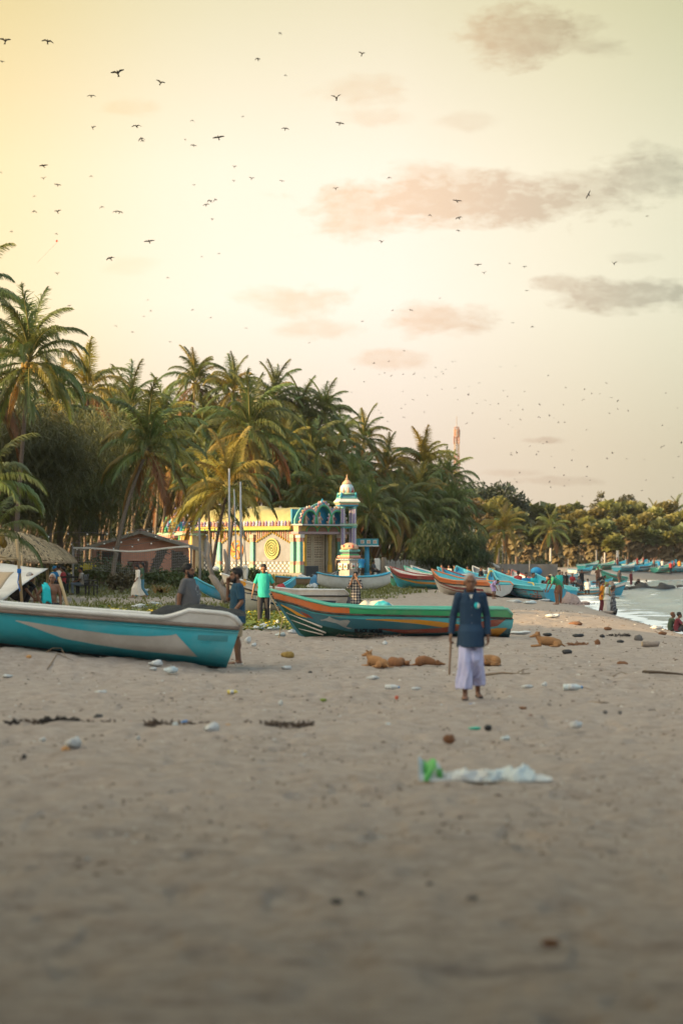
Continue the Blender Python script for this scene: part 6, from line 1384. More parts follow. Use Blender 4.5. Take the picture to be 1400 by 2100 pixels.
b = MB(); b.grid(lambda t_, q_: V3(((q_ - .5) * .34, .14 + .05 * math.sin(5 * q_) - .12 * (1 - t_), 1.58 - .85 * t_)), 12, 8); b.grid(lambda t_, q_: V3(((q_ - .5) * .26 + .02, -.15 - .03 * math.sin(5 * q_), 1.44 - .72 * t_)), 10, 8); q = b.build('scarf', olivec, ws_, True); q.modifiers.new('t', 'SOLIDIFY').thickness = .02
person(edge(1256, 120), R(80), 1.40, 'woman in a dark flowered dress right of the white sari', skin1, dict(eR=(-.2, -.05, 1.13), wR=(-.1, -.27, 1.08), eL=(.2, -.05, 1.13), wL=(.1, -.27, 1.08)), shirt=flor, sleeve='half', hem=.7, hair='bun', vox=.013, sarong=(flor, 1.0, .06, .17, .12), fem=True, group=gE)
person(edge(1377, 104), R(95), 1.62, 'woman in a brown headscarf and green top sitting on the wet sand by the sea', skin1, SITG, shirt=cloth('dark_olive', (.05, .075, .045)), sleeve='half', hem=.9, pants=charc, hair='thick', hairm=brownc, vox=.013, group='couple sitting by the sea')
person(edge(1390, 103.5), R(85), 1.68, 'man with dark hair sitting right of the woman in the brown headscarf', skin1, SITG, shirt=maroonc, sleeve='short', hem=.9, pants=charc, hair='thick', vox=.013, group='couple sitting by the sea')

# ---- small figures in the distance: four poses, copied and dressed one by one
CROWD = {}
def proto(key, joints, **k):
    r_, _ = person((0, 0, -80), 0, 1.65, 'x', skin1, joints, shirt=whitec, sleeve='short', hem=.85, hair='short', vox=.022, sleeve_w=.85, detail=False, **k)
    CROWD[key] = [(c.name.split('.')[0], c.data) for c in r_.children]
    for c in list(r_.children): bpy.data.objects.remove(c)
    bpy.data.objects.remove(r_)
proto('stand', {}, pants=charc); proto('walk', WALK, pants=charc); proto('sit', SIT, pants=charc); proto('bend', BEND, pants=charc, pantlen='short'); proto('squat', SQ, pants=charc); proto('sarong', {}, sarong=(lav, .95, .12, .16, .05))
proto('arms', dict(eL=(.36, -.1, 1.42), wL=(.42, -.2, 1.66), eR=(-.3, -.12, 1.2), wR=(-.35, -.3, 1.3)), pants=charc)
def fig(key, loc, rz, H, top, bottom, label, group, sk=skin1):
    r_ = empty('person', loc, rz, label, 'person', group); r_.scale = (H / 1.70,) * 3
    for nm, me in CROWD[key]:
        o = link(nm, me, r_); m_ = {'body': sk, 'shirt': top, 'hair': hairb, 'trousers': bottom, 'shorts': bottom, 'sarong': bottom}.get(nm)
        if m_ is None: continue
        if nm == 'shirt' and top is None: bpy.data.objects.remove(o); continue
        o.material_slots[0].link = 'OBJECT'; o.material_slots[0].material = m_
    return r_
gB = 'people among the beached boats'
def bp(px, d, dz=0): return G(px, d, dz)
for (px, d, dz, key, rz, H, top, bot, lab) in [
    (1141, 104, 0, 'bend', -70, 1.65, greenc, brownc, 'person in a green shirt leaning over by the amber coaming'), (1012, 107, 0, 'bend', 40, 1.10, lilac, lilac, 'child in lilac bending down beside the white hull'),
    (1146, 108, 0, 'stand', 30, 1.5, tealc, brownc, 'person in a teal top standing at the corner of the red swirled boat'), (1062, 125, 0, 'sit', 160, 1.68, redc, redc, 'person in red seated among the boats'),
    (1078, 116, 0, 'sit', 10, 1.66, bluec, charc, 'person in blue seated in the red swirled boat, left of three'), (1093, 117, 0, 'sit', 20, 1.7, lilac if False else turq, charc, 'person in turquoise seated in the red swirled boat, middle of three'), (1100, 115, 0, 'squat', 90, 1.68, brownc, charc, 'person in brown crouching in the red swirled boat'),
    (1126, 121, 0, 'sit', 0, 1.66, maroonc, charc, 'person in maroon sitting right of the red swirled boat'), (1134, 122, 0, 'sit', 30, 1.66, maroonc, brownc, 'second person in maroon leaning by the first'), (1099, 132, 0, 'sit', 0, 1.66, bluec, charc, 'person in pale blue carrying a bundle behind the red swirled boat'),
    (858, 160, 0, 'sit', 30, 1.6, lilac, charc, 'person in pink lilac behind the white bow'), (905, 165, 0, 'sit', 10, 1.66, blackc, charc, 'person in black seated behind the sky blue bow'), (920, 168, 0, 'sit', -20, 1.6, whitec, charc, 'person in white behind the sky blue bow'),
    (931, 166, 0, 'sit', 30, 1.62, charc, charc, 'person in charcoal left of the walking man\'s head in the distance'), (958, 158, 0, 'sit', 0, 1.66, orangec, bluec, 'person in an orange cap colour top just left of the walking man\'s head'), (986, 150, 0, 'sit', 60, 1.66, blackc, charc, 'person in black just right of the walking man\'s head'),
    (1000, 158, 0, 'sit', 20, 1.66, greyc, charc, 'person in grey sitting behind the boats right of the walking man'), (1015, 152, 0, 'sit', -40, 1.6, redc, charc, 'person in red far behind the light blue boat'), (1030, 156, 0, 'sit', 0, 1.6, maroonc, charc, 'person in maroon far behind the light blue boat'), (1043, 150, 0, 'sit', 20, 1.66, brownc, charc, 'person in brown behind the green edged boat')]:
    fig(key, bp(px, d, dz), R(rz), H, top, bot, lab, gB)
gW = 'fishers around the boat at the water'
for (px, d, dz, key, rz, H, top, bot, lab) in [(1152, 188, 0, 'stand', 0, 1.66, charc, charc, 'fisher in charcoal at the left end of the floating boat'), (1160, 189, 0, 'stand', 30, 1.7, blackc, brownc, 'fisher in black second from the left by the floating boat'), (1173, 190, .5, 'sit', 20, 1.7, redc, charc, 'fisher in red seated in the floating boat'),
    (1186, 190, .4, 'sit', 30, 1.66, greyc, charc, 'fisher in grey seated in the floating boat'), (1192, 192, .4, 'stand', 40, 1.7, blackc, charc, 'fisher in black standing in the floating boat'), (1204, 186, .2, 'sit', 180, 1.7, whitec, blackc, 'fisher in a white shirt seated on the edge of the floating boat'),
    (1225, 192, .7, 'arms', 20, 1.66, brownc, brownc, 'fisher with raised arms in the floating boat'), (1229, 191, .4, 'bend', 80, 1.66, blackc, brownc, 'fisher bending beside the one with raised arms'), (1255, 187, 0, 'bend', 200, 1.7, greyc, brownc, 'fisher bending over the bow end of the floating boat')]:
    p = G(px, d); p.z = max(p.z, SEA_Z) + dz; fig(key, p, R(rz), H, top, bot, lab, gW)
gS = 'bathers in the surf'
for (px, py, d, key, rz, H, top, bot, lab) in [(1293, 1207, 255, 'stand', 40, 1.66, maroonc, maroonc, 'bather in maroon standing in the shallow surf'), (1304, 1211, 250, 'squat', 60, 1.66, blackc, blackc, 'dark bather crouching in the surf'), (1311, 1211, 252, 'squat', -60, 1.6, greyc, blackc, 'grey bather crouching beside the dark one'), (1319, 1211, 250, 'squat', 90, 1.5, whitec, blackc, 'bather in white crouching right of the dark ones'), (1269, 1200, 280, 'walk', 0, 1.6, charc, brownc, 'bather wading left of the one in maroon')]:
    p = AT(px, py, d); p.z = SEA_Z - .12; fig(key, p, R(rz), H, top, bot, lab, gS)
gF = 'people on the far sand'
for k, (px, d, key, rz, top, bot, lab) in enumerate([(1306, 318, 'walk', 80, redc, charc, 'far person in red left of the far crowd'), (1318, 322, 'walk', -80, maroonc, charc, 'far person in maroon in the far crowd'), (1334, 318, 'walk', 80, blackc, charc, 'far person in black mid stride'), (1340, 320, 'arms', 60, brownc, charc, 'far person with a raised arm'), (1350, 316, 'stand', 0, bluec, whitec, 'far person in blue'), (1357, 317, 'stand', 20, whitec, bluec, 'far person in white and blue'),
    (1374, 316, 'stand', 0, redc, charc, 'far person in red at the right of the far crowd'), (1381, 318, 'walk', -70, maroonc, brownc, 'far person in maroon right of the one in red'), (1392, 320, 'stand', 0, orangec, charc, 'far person in orange near the right edge'), (1265, 312, 'walk', 80, maroonc, charc, 'far person walking by the tall concrete pole'), (1286, 316, 'stand', 0, charc, brownc, 'far person right of the tall concrete pole'), (1362, 319, 'bend', 80, greyc, charc, 'far person bending in the far crowd')]):
    p = G(px, d); p.z = max(p.z, SEA_Z); fig(key, p, R(rz), 1.68, top, bot, lab, gF)
for (px, d, dz, key, rz, top, bot, lab) in [(741, 158, .55, 'sit', 190, bluec, charc, 'person in a blue shirt sitting by the altar pedestal, back turned'), (790 - 24, 172, .2, 'sit', 60, greyc, charc, 'person in grey sitting under the blue canopy')]:
    fig(key, G(px, d, dz), R(rz), 1.68, top, bot, lab, 'people by the temple')

# ------------------------------------------------------------------ dogs
dogc = mat('dog_tan', (0.30, 0.155, 0.065), .9, .22, 6, bump=.006, bscale=60); dogd = mat('dog_dark_tan', (0.22, 0.10, 0.045), .9, .25, 6, bump=.006, bscale=60); dogk = mat('dog_muzzle', (0.03, 0.022, 0.018), .7)
def dog_head(b, c, yaw, pitch, s=1.0):
    q = Euler((R(pitch), 0, R(yaw))).to_matrix()
    def h(x, y, z): return V3(c) + q @ (V3((x, y, z)) * s)
    b.ball(h(0, .01, 0), (.062 * s, .075 * s, .058 * s), 10, 7, rot=q.to_euler()); b.tube([h(0, -.05, -.008), h(0, -.12, -.026), h(0, -.155, -.03)], [.042 * s, .030 * s, .022 * s], 9); b.ball(h(0, -.158, -.026), .022 * s, 8, 6)
    for sg in (-1, 1): b.tube([h(sg * .048, .03, .035), h(sg * .078, .025, .07), h(sg * .088, -.015, .045)], [(.026 * s, .012 * s), (.022 * s, .010 * s), (.008 * s, .006 * s)], 7)
    return h
def dog(px, d, rz, pose, label, m_, s=1.0):
    p = GPX(px, d); root = empty('dog', (p.x, p.y, p.z + .0), R(rz), label, 'dog', 'dogs lying on the sand'); root.scale = (s,) * 3; b = MB(); ear = None
    if pose == 'sphinx':       # body along +x, head at -x, lying with the head raised
        b.tube([(.26, 0, .12), (.12, 0, .155), (-.05, 0, .165), (-.20, 0, .18)], [(.085, .10), (.095, .12), (.10, .13), (.095, .115)], 12)
        b.ball((.26, .03, .11), (.13, .11, .115), 11, 8); b.ball((-.20, 0, .17), (.09, .10, .11), 10, 7); b.tube([(-.20, 0, .20), (-.27, 0, .275), (-.29, 0, .31)], [.092, .078, .066], 10); h = dog_head(b, (-.305, 0, .335), -78, 4, 1.22)
        for sg in (-1, 1):
            b.tube([(-.22, sg * .07, .14), (-.20, sg * .085, .05), (-.40, sg * .08, .035), (-.47, sg * .08, .03)], [.045, .036, .028, .026], 8)
            b.ball((.24, sg * .10, .09), (.12, .06, .09), 9, 6); b.tube([(.24, sg * .14, .04), (.10, sg * .16, .035), (.02, sg * .155, .03)], [.04, .03, .026], 8)
        b.tube([(.37, 0, .08), (.45, .06, .03), (.50, .16, .025)], [.030, .022, .012], 7); mz = h(0, -.15, -.028)
    elif pose == 'curl':       # asleep in a ring
        b.tube([(.26 * math.cos(a) * .75, .22 * math.sin(a) * .8, .10 + .02 * math.sin(a)) for a in np.linspace(-.6, 3.4, 12)], [(.08 + .045 * math.sin(k / 11 * 3.1), .10 + .045 * math.sin(k / 11 * 3.1)) for k in range(12)], 11)
        b.ball((.14, -.08, .12), (.13, .12, .12), 10, 7); b.ball((-.16, 0, .11), (.11, .12, .11), 10, 7); h = dog_head(b, (-.08, -.22, .10), 75, 0, 1.15); mz = h(0, -.15, -.028)
        for k in range(2): b.tube([(.16, -.14, .07), (.05, -.24 - .03 * k, .035), (-.03, -.25 - .03 * k, .03)], [.045, .03, .024], 8)
        b.tube([(.24, -.05, .08), (.2, -.22, .03), (.05, -.29, .025)], [.028, .02, .01], 7)
    elif pose == 'back':       # lying with its back to the camera, rump high at -x, head low at +x
        b.tube([(-.20, 0, .14), (-.06, .0, .165), (.08, 0, .145), (.22, 0, .105)], [(.11, .135), (.115, .14), (.10, .115), (.07, .085)], 12); b.ball((-.20, -.02, .13), (.13, .13, .14), 11, 8)
        b.tube([(.2, 0, .11), (.30, .02, .085)], [.07, .055], 9); h = dog_head(b, (.34, .03, .085), 100, 0, 1.15); mz = h(0, -.15, -.028); b.tube([(-.28, -.05, .06), (-.40, -.03, .03), (-.48, .06, .03)], [.03, .022, .012], 7)
        for k in (-1, 1): b.tube([(-.16, .13, .06), (-.30, .17 + .02 * k, .035), (-.38, .17 + .03 * k, .03)], [.05, .032, .026], 8)
        b.tube([(.22, .08, .05), (.34, .16, .035), (.42, .16, .03)], [.036, .028, .024], 8)
    me = fuse(b, .0085, 2, 'body'); me.materials.append(m_); bd = link('body', me, root)
    n = MB(); n.ball(mz, (.016, .016, .013), 7, 5); n.build('nose', dogk, bd, True)
    return root
dog(771, 1369, -52, 'sphinx', 'tan dog lying with its head raised, leftmost of the dogs', dogc, .70)
dog(817, 1367, 95, 'curl', 'brown dog curled up asleep right beside the dog with the raised head', dogd, .66)
dog(874, 1366, 0, 'back', 'reddish dog lying with its back turned, between the curled dog and the walking man', dogd, .62)
dog(1003, 1365, 8, 'curl', 'tan dog partly hidden behind the walking man', dogc, .72)
dog(1123, 1327, 0, 'sphinx', 'dark faced tan dog lying apart at the right with its head up', dogc, .78)
# ------------------------------------------------------------------ gear, poles, nets, fences
steel = mat('pole_pale_metal', (0.40, 0.40, 0.40), .5, .15, 4, dirt=.4, dcol=(.2, .16, .12)); postg = mat('post_grey', (0.22, 0.21, 0.20), .85, .25, 4); concrete = mat('concrete_pole', (0.42, 0.38, 0.33), .85, .2, 3)
for (x0, x1, yt, yb, d, r_, lab) in [(470, 470, 961, 1196, 112, .055, 'tallest pale metal pole left of the golden palm, leftmost of four'), (480, 487, 1003, 1190, 113, .035, 'thin pale pole leaning between the two tall ones'), (493, 495, 988, 1192, 111, .055, 'tall pale metal pole right of the leaning thin one'), (496, 510, 1050, 1205, 110, .022, 'slim dark pole slanting right of the tall pale poles')]:
    a, c = G(x1, d), AT(x0, yt, d); b = MB(); b.tube([V3((0, 0, -.3)), (c - a) * .5, c - a], [r_, r_ * .95, r_ * .8], 8); o = b.build('metal_pole', steel if r_ > .03 else postg, None, True, a); tag(o, lab, 'pole', 'poles by the canoe')
# volleyball net
na, nc_ = AT(150, 1124, 117), AT(392, 1122, 113)
net_ = empty('volleyball_net', G(392, 113), 0, 'sagging beach volleyball net with a white tape in front of the red hut', 'net'); o0 = net_.location
wht = mat('net_tape', (.62, .60, .56), .8, .1, 5); twn = mat('net_twine', (.30, .29, .28), .8)
def tp_(t_): p = na.lerp(nc_, t_); p.z -= .14 * math.sin(math.pi * t_) - .05 * math.sin(t_ * 9); return p - o0
b = MB(); b.tube([tp_(k / 40) for k in range(41)], [(.02, .045)] * 41, 6); b.build('top_tape', wht, net_)
b = MB()
for k in range(61): p = tp_(k / 60); b.tube([p, p + V3((.02, 0, -1.05))], .0042, 3, cap=False)
for j in range(1, 9): b.tube([tp_(k / 20) - V3((0, 0, j * .13)) for k in range(21)], .0042, 3, cap=False)
b.build('netting', twn, net_)
b = MB(); b.tube([V3((0, 0, -.3)), nc_ - o0 + V3((0, 0, .05))], .05, 8); b.ball(nc_ - o0 + V3((0, 0, .05)), .075, 8, 6); b.build('post', postg, net_)
a = G(150, 117) - o0; b = MB(); b.tube([a, na - o0 + V3((0, 0, .1))], .05, 8); b.build('post', postg, net_)
# wooden post and strings of lamps
wpost = G(409, 112); b = MB(); b.tube([(0, 0, -.3), (.03, 0, 1.4), (0, 0, AT(410, 1062, 112).z - wpost.z)], [.07, .06, .05], 7); o = b.build('wooden_post', postg, None, True, wpost); tag(o, 'grey wooden post that carries the lamp strings right of the hut', 'post')
bulb_m = mat('bulb_glass', (.75, .73, .68), .3, .05, 5); cab = mat('cable', (.16, .15, .14), .8)
def string(p0, p1, sag, n, lab):
    s_ = empty('string_light', p0, 0, lab, 'string lights', 'strings of bare lamps over the hut'); f = lambda t_: (p1 - p0) * t_ - V3((0, 0, sag * 4 * t_ * (1 - t_)))
    b = MB(); b.tube([f(k / 24) for k in range(25)], .011, 4, cap=False); b.build('cable', cab, s_)
    for k in range(n):
        t_ = (k + .5) / n; b = MB(); b.ball(f(t_) - V3((0, 0, .085)), .042, 7, 5); q = b.build('bulb', bulb_m, s_, True); b = MB(); b.tube([f(t_), f(t_) - V3((0, 0, .06))], .018, 5); b.build('socket', tar, q)
d_ = 118
for (x0, y0, x1, y1, sg, n, lab) in [(410, 1066, 120, 1090, .25, 7, 'highest lamp string above the hut ridge'), (410, 1074, 130, 1112, .30, 8, 'lamp string that crosses the hut ridge'), (410, 1086, 140, 1122, .30, 7, 'lamp string below the hut eaves'), (494, 1060, 410, 1084, .18, 4, 'short upper lamp string from the tall poles'), (494, 1068, 395, 1094, .2, 5, 'short lower lamp string from the tall poles'), (470, 1060, 250, 1082, .3, 5, 'lamp string that fades into the palms left of the tall poles'), (120, 1090, 0, 1105, .2, 3, 'lamp string over the thatched umbrellas')]:
    string(AT(x0, y0, 112), AT(x1, y1, d_ if x1 > 100 else 112), sg, n, lab)
# white tarpaulin shelter
tp0 = G(30, 57.5); ten = empty('tarpaulin_shelter', tp0, 0, 'white and tan tarpaulin stretched on sticks behind the turquoise boat', 'tarpaulin')
cw_ = mat('canvas_white', (.62, .60, .57), .85, .08, 2, dirt=.3, trans=.15); ct_ = mat('canvas_tan', (.44, .33, .22), .85, .1, 2, dirt=.3)
def quad(nm, m_, A_, B_, C_, D_, sag=.12, parent=ten):
    b = MB(); A_, B_, C_, D_ = [q - tp0 for q in (A_, B_, C_, D_)]
    b.grid(lambda u_, v_: A_.lerp(B_, u_).lerp(D_.lerp(C_, u_), v_) - V3((0, 0, sag * math.sin(math.pi * u_) * math.sin(math.pi * v_) + .02 * math.sin(9 * u_ + 5 * v_))), 18, 10); o = b.build(nm, m_, parent, True); o.modifiers.new('t', 'SOLIDIFY').thickness = .012; return o
quad('white_sheet', cw_, AT(-90, 1150, 59), AT(99, 1166, 58), AT(3, 1232, 55), AT(-110, 1240, 55)); quad('tan_sheet', ct_, AT(-110, 1168, 55.4), AT(29, 1173, 55.0), AT(2, 1206, 54.3), AT(-110, 1222, 54.2), .05)
bamb = pole_m
for (p, q, r_) in [(AT(35, 1105, 54.6), AT(46, 1240, 54.6), .035), (AT(-60, 1128, 54.5), AT(38, 1149, 54.5), .028), (AT(-50, 1150, 54.5), AT(36, 1146, 54.4), .022), (AT(-20, 1125, 54.6), AT(14, 1146, 54.5), .02), (AT(70, 1168, 58), AT(72, 1245, 58), .03), (AT(46, 1138, 59.5), AT(47, 1190, 59.5), .025)]:
    b = MB(); b.tube([p - tp0, q - tp0], r_, 7); b.build('bamboo_stick', bamb, ten, True)
b = MB(); c = AT(40, 1171, 54.55) - tp0; b.lathe([(.045, -.05), (.05, .0), (.045, .05)], 8, c); b.tube([c, c + V3((-.03, -.02, -.25)), c + V3((.02, -.02, -.45))], .012, 5); b.build('blue_rope', mat('rope_blue', (.02, .16, .5), .8), ten)
b = MB(); b.tube([AT(122, 1185, 57.6), AT(140, 1245, 56.6)], .04, 7); o = b.build('leaning_stick', bamb, None, True); tag(o, 'wooden stick leaning beside the bare chested man', 'stick')
# table and plastic chair in the grass
blk = mat('dark_furniture', (.020, .018, .018), .5, .2, 5)
tb = G(142, 109.5); tab = empty('dark_table', tb, R(10), 'dark table with people round it in the grass', 'table'); b = MB(); b.box((0, 0, .78), (1.0, .7, .07)); b.build('table_top', blk, tab)
for x, y in ((-.42, -.28), (.42, -.28), (.42, .28), (-.42, .28)): b = MB(); b.box((x, y, .36), (.08, .08, .8)); b.build('leg', blk, tab)
def chair(px, d, rz, lab):
    r_ = empty('dark_chair', G(px, d), R(rz), lab, 'chair', 'dark chairs in the grass'); b = MB(); b.box((0, 0, .44), (.48, .46, .05)); b.build('seat', blk, r_)
    b = MB(); b.grid(lambda u_, v_: V3((-.24 + .48 * u_, .22 + .07 * v_ + .04 * math.sin(math.pi * u_), .46 + .46 * v_ + .05 * abs(u_ - .5))), 8, 4); o = b.build('backrest', blk, r_, True); o.modifiers.new('t', 'SOLIDIFY').thickness = .03
    for x, y in ((-.21, -.2), (.21, -.2), (.21, .2), (-.21, .2)): b = MB(); b.box((x, y, .21), (.05, .05, .44)); b.build('leg', blk, r_)
    for x in (-.24, .24): b = MB(); b.tube([(x, -.22, .44), (x, -.2, .66), (x, .22, .68)], .025, 6); b.build('armrest', blk, r_)
chair(188, 108.5, 75, 'empty dark chair right of the seated man in the pale patterned shirt'); chair(167, 109.3, -80, 'dark chair under the man in the pale patterned shirt'); chair(129, 111.2, -100, 'dark chair under the person in red and white'); chair(113, 110.2, 60, 'dark chair under the blue wrapped person')
# driftwood trunk
dw = G(450, 94); drw = empty('driftwood_stump', dw, 0, 'big bleached driftwood stump with upright forked limbs behind the phone man', 'driftwood'); dwm = mat('driftwood', (.27, .225, .19), .9, .3, 3, bump=.03, stretch=(3, 3, .6))
def dpt(px, py, dd=94): return AT(px, py, dd) - dw
for nm, pts, rs in [('trunk', [(466, 1232), (458, 1212), (444, 1196), (432, 1178)], [.20, .17, .15, .11]), ('limb', [(438, 1188), (431, 1165), (426, 1140), (430, 1118), (424, 1108)], [.10, .09, .08, .05, .02]), ('limb', [(452, 1206), (462, 1185), (466, 1160), (462, 1136), (460, 1126)], [.12, .11, .09, .07, .03]), ('limb', [(462, 1196), (476, 1196), (488, 1200)], [.10, .09, .07]), ('limb', [(470, 1170), (484, 1166), (498, 1172)], [.05, .05, .03]), ('root', [(462, 1226), (455, 1240), (440, 1244)], [.12, .09, .03]), ('root', [(464, 1226), (476, 1240), (490, 1243)], [.12, .08, .03]), ('limb', [(430, 1150), (419, 1142), (414, 1130)], [.05, .04, .015])]:
    b = MB(); b.tube([dpt(x, y) for x, y in pts], rs, 8); b.build(nm, dwm, drw, True)
b = MB(); b.ball((0, 0, 0), (.13, .13, .10), 12, 8); o = b.build('white_float', mat('float_white', (.68, .67, .63), .5), None, True, AT(443, 1166, 93.6)); tag(o, 'white plastic float hung on the driftwood stump', 'float')
b = MB(); b.ball((0, 0, .1), (.12, .1, .10), 10, 7); b.grid(lambda u_, v_: V3(((u_ - .5) * (.22 + .04 * math.sin(6 * v_)), .05 * math.sin(7 * u_), .1 - .55 * v_)), 8, 8); o = b.build('hanging_cloth', whitec, None, True, AT(503, 1168, 110)); tag(o, 'white cloth hung on the slim dark pole', 'cloth'); o.modifiers.new('t', 'SOLIDIFY').thickness = .02
# heaps of nets and tarps
heap('net_heap', G(672, 84, -.05), [(0, 0, .95, .7, .50), (.45, .1, .55, .6, .62), (-.7, 0, .5, .5, .28)], mat('net_dark', (.045, .04, .045), .95, .35, 12, bump=.03, bscale=24), 'long dark brown net heap behind the bow of the boat', 'fishing net', seed=8, rough=.05)
b = MB(); b.tube([AT(630, 1218, 82.5), AT(660, 1215, 82.5), AT(690, 1211, 82.5)], [.05, .045, .03], 6); o = b.build('driftwood_branch', dwm, None, True); tag(o, 'pale branch lying on the dark net heap', 'branch')
hb = heap('white_tarp_heap', G(772, 79, -.05), [(0, 0, .62, .5, .52), (.35, 0, .35, .4, .42), (-.3, 0, .5, .5, .5)], mat('tarp_pale', (.50, .48, .40), .8, .25, 6, dirt=.5), 'pale tarpaulin heaped over gear right of the woman with the phone', 'tarp', seed=12, rough=.05)
heap('blue_bag', G(796, 78.6, -.05), [(0, 0, .16, .2, .36)], blue_tarp, 'blue bag at the right end of the pale tarpaulin heap', 'bag', seed=13)
heap('turquoise_tarp', G(783, 78.4, .30), [(0, 0, .28, .2, .12)], paint('tarp_turquoise', (.02, .32, .38)), 'turquoise cloth on top of the pale tarpaulin heap', 'tarp', seed=14)
heap('black_net', G(165, 61, -.02), [(0, 0, .6, .6, .50), (-.5, .1, .5, .5, .35)], net, 'black net heap left of the black bag behind the turquoise boat', 'fishing net', seed=15)
heap('black_bag', G(222, 61, -.02), [(0, 0, .34, .4, .52), (.26, 0, .16, .2, .46), (-.3, .1, .3, .4, .40)], mat('black_plastic', (.02, .024, .026), .4, .2, 5, bump=.04, bscale=6), 'shiny black plastic bag behind the turquoise boat', 'bag', seed=16)
heap('white_sack_pile', AT(619, 1186, 138) - V3((0, 0, .25)), [(0, 0, .42, .3, .50), (-.25, 0, .3, .3, .35), (.25, 0, .25, .3, .35)], mat('sack_white', (.58, .56, .52), .8, .2, 8, bump=.03), 'heap of white sacks by the temple gate column', 'sack', seed=17, rough=.10)
b = MB(); b.box((0, 0, .4), (.75, .6, .8)); o = b.build('dark_crate', mat('crate_dark', (.04, .045, .05), .7), None, False, G(638, 140, .3), (0, 0, .2)); tag(o, 'dark crate beside the white sacks', 'crate'); o.modifiers.new('bv', 'BEVEL').width = .03
heap('net_bundle', G(1163, 117, -.05), [(0, 0, .45, .5, .62), (.3, .0, .4, .4, .4), (.72, 0, .35, .3, .18)], mat('net_pink', (.34, .25, .22), .95, .3, 10, bump=.04, bscale=20), 'pinkish grey fishing net piled by the red swirled boat', 'fishing net', seed=18, rough=.08)
heap('net_bundle', G(1128, 150, .5), [(0, 0, .5, .5, .9)], mat('net_sand', (.40, .33, .24), .95, .3, 10, bump=.04, bscale=20), 'sandy round net bundle behind the boats', 'fishing net', seed=19)
heap('net_bundle', G(1121, 140, .1), [(0, 0, .5, .5, .8)], mat('net_green', (.06, .16, .12), .95, .3, 10, bump=.04, bscale=20), 'dark green round net bundle behind the boats', 'fishing net', seed=20)
b = MB(); b.ball((0, 0, 0), (.32, .28, .24), 12, 8); o = b.build('blue_bundle', bluec, None, True, AT(1099, 1172, 131)); tag(o, 'pale blue bundle carried on the head behind the boats', 'bundle')
heap('red_bag', G(576, 97, .5), [(0, 0, .2, .2, .3)], redc, 'red and dark bag in the end of the turquoise canoe', 'bag', seed=23)
# fences, walls, poles of the far bay
fc = empty('paling_fence', G(828, 178), R(-4), 'grey wooden paling fence below the dark leaning palms', 'fence'); pal_m = mat('paling_grey', (.24, .25, .25), .9, .2, 4, dirt=.4)
pal_me = MB().box((0, 0, .75), (.13, .03, 1.5)).mesh('paling', pal_m)
for k in range(26):
    o = link('paling', pal_me, fc, (-1.62 + k * .135, 0, random.uniform(-.1, .08)), (0, random.uniform(-.04, .04), 0)) if False else link('paling', pal_me, fc, (-1.72 + k * .145, .03 * math.sin(k), .08 * math.sin(k * 2.3)), (0, .03 * math.sin(k * 1.7), 0))
b = MB(); b.box((.05, .04, .45), (3.8, .05, .09)); b.box((.05, .04, 1.15), (3.8, .05, .09)); b.build('rail', pal_m, fc)
b = MB(); b.box((0, 0, .75), (.40, .3, 1.7)); o = b.build('gate_post', whitep, None, False, G(773, 176)); tag(o, 'white square gate post right of the blue canopy', 'post'); o.modifiers.new('bv', 'BEVEL').width = .03
b = MB(); b.tube([(0, 0, -.2), (0.05, 0, 1.7)], [.22, .18], 8); o = b.build('palm_stump', bark_m, None, True, G(785, 176)); tag(o, 'brown palm stump beside the white gate post', 'stump')
b = MB(); b.box((0, 0, .55), (6.2, .25, 1.3)); o = b.build('boundary_wall', mat('far_wall_grey', (.17, .165, .16), .9, .25, 1.5, dirt=.5), None, False, G(1078, 238), (0, 0, R(4))); tag(o, 'low grey boundary wall behind the beached boats', 'wall')
ln = G(1004, 215); lt = empty('lean_to', ln, R(-6), 'slanted white roof sheet of a small lean-to behind the boats', 'shelter'); pA, pB = AT(984, 1143, 215) - ln, AT(1023, 1163, 215) - ln
b = MB(); b.grid(lambda u_, v_: pA.lerp(pB, u_) + V3((0, 2.6 * v_, .02 * math.sin(u_ * 60))), 40, 2); o = b.build('roof_sheet', steel, lt); o.modifiers.new('t', 'SOLIDIFY').thickness = .12
for (x, h_) in ((pA.x + .15, pA.z - .2), (pB.x - .1, pB.z - .05)): b = MB(); b.tube([(x, .2, -.3), (x, .2, h_)], .05, 6); b.build('post', postg, lt)
for (px, yt, d, m_, r_, lab) in [(1265, 1129, 328, concrete, .22, 'tallest pale concrete pole on the far beach'), (1239, 1133, 330, concrete, .13, 'slim pole left of the tallest concrete pole'), (1222, 1128, 332, postg, .12, 'dark slim pole leftmost of the three by the far boats'), (1128, 1124, 300, concrete, .15, 'short concrete pole among the far palms'), (1030, 1118, 236, postg, .035, 'thin pole right of the lean-to roof'), (1022, 1124, 236, postg, .03, 'thin pole just at the lean-to roof'), (1164, 1146, 300, postg, .06, 'thin post by the left far boats'), (963, 1074, 262, mat('pole_rust', (.30, .14, .08), .8), .10, 'rusty brown pole by the dry tree'), (1085, 1150, 236, postg, .05, 'thin post in front of the grey boundary wall')]:
    a = G(px, d); b = MB(); b.tube([(0, 0, -.3), (0, 0, AT(px, yt, d).z - a.z)], [r_, r_ * .8], 8); o = b.build('utility_pole', m_, None, True, a); tag(o, lab, 'pole', 'poles across the far beach')
ff = empty('picket_fence', G(1323, 352), R(3), 'pale picket fence at the foot of the far palms', 'fence'); pk_me = MB().box((0, 0, .5), (.14, .04, 1.15)).mesh('picket', whitep)
for k in range(15): link('picket', pk_me, ff, (-1.75 + k * .25, 0, .05 * math.sin(k * 1.9)))
b = MB(); b.box((0, .05, .55), (3.7, .05, .1)); b.build('rail', whitep, ff)
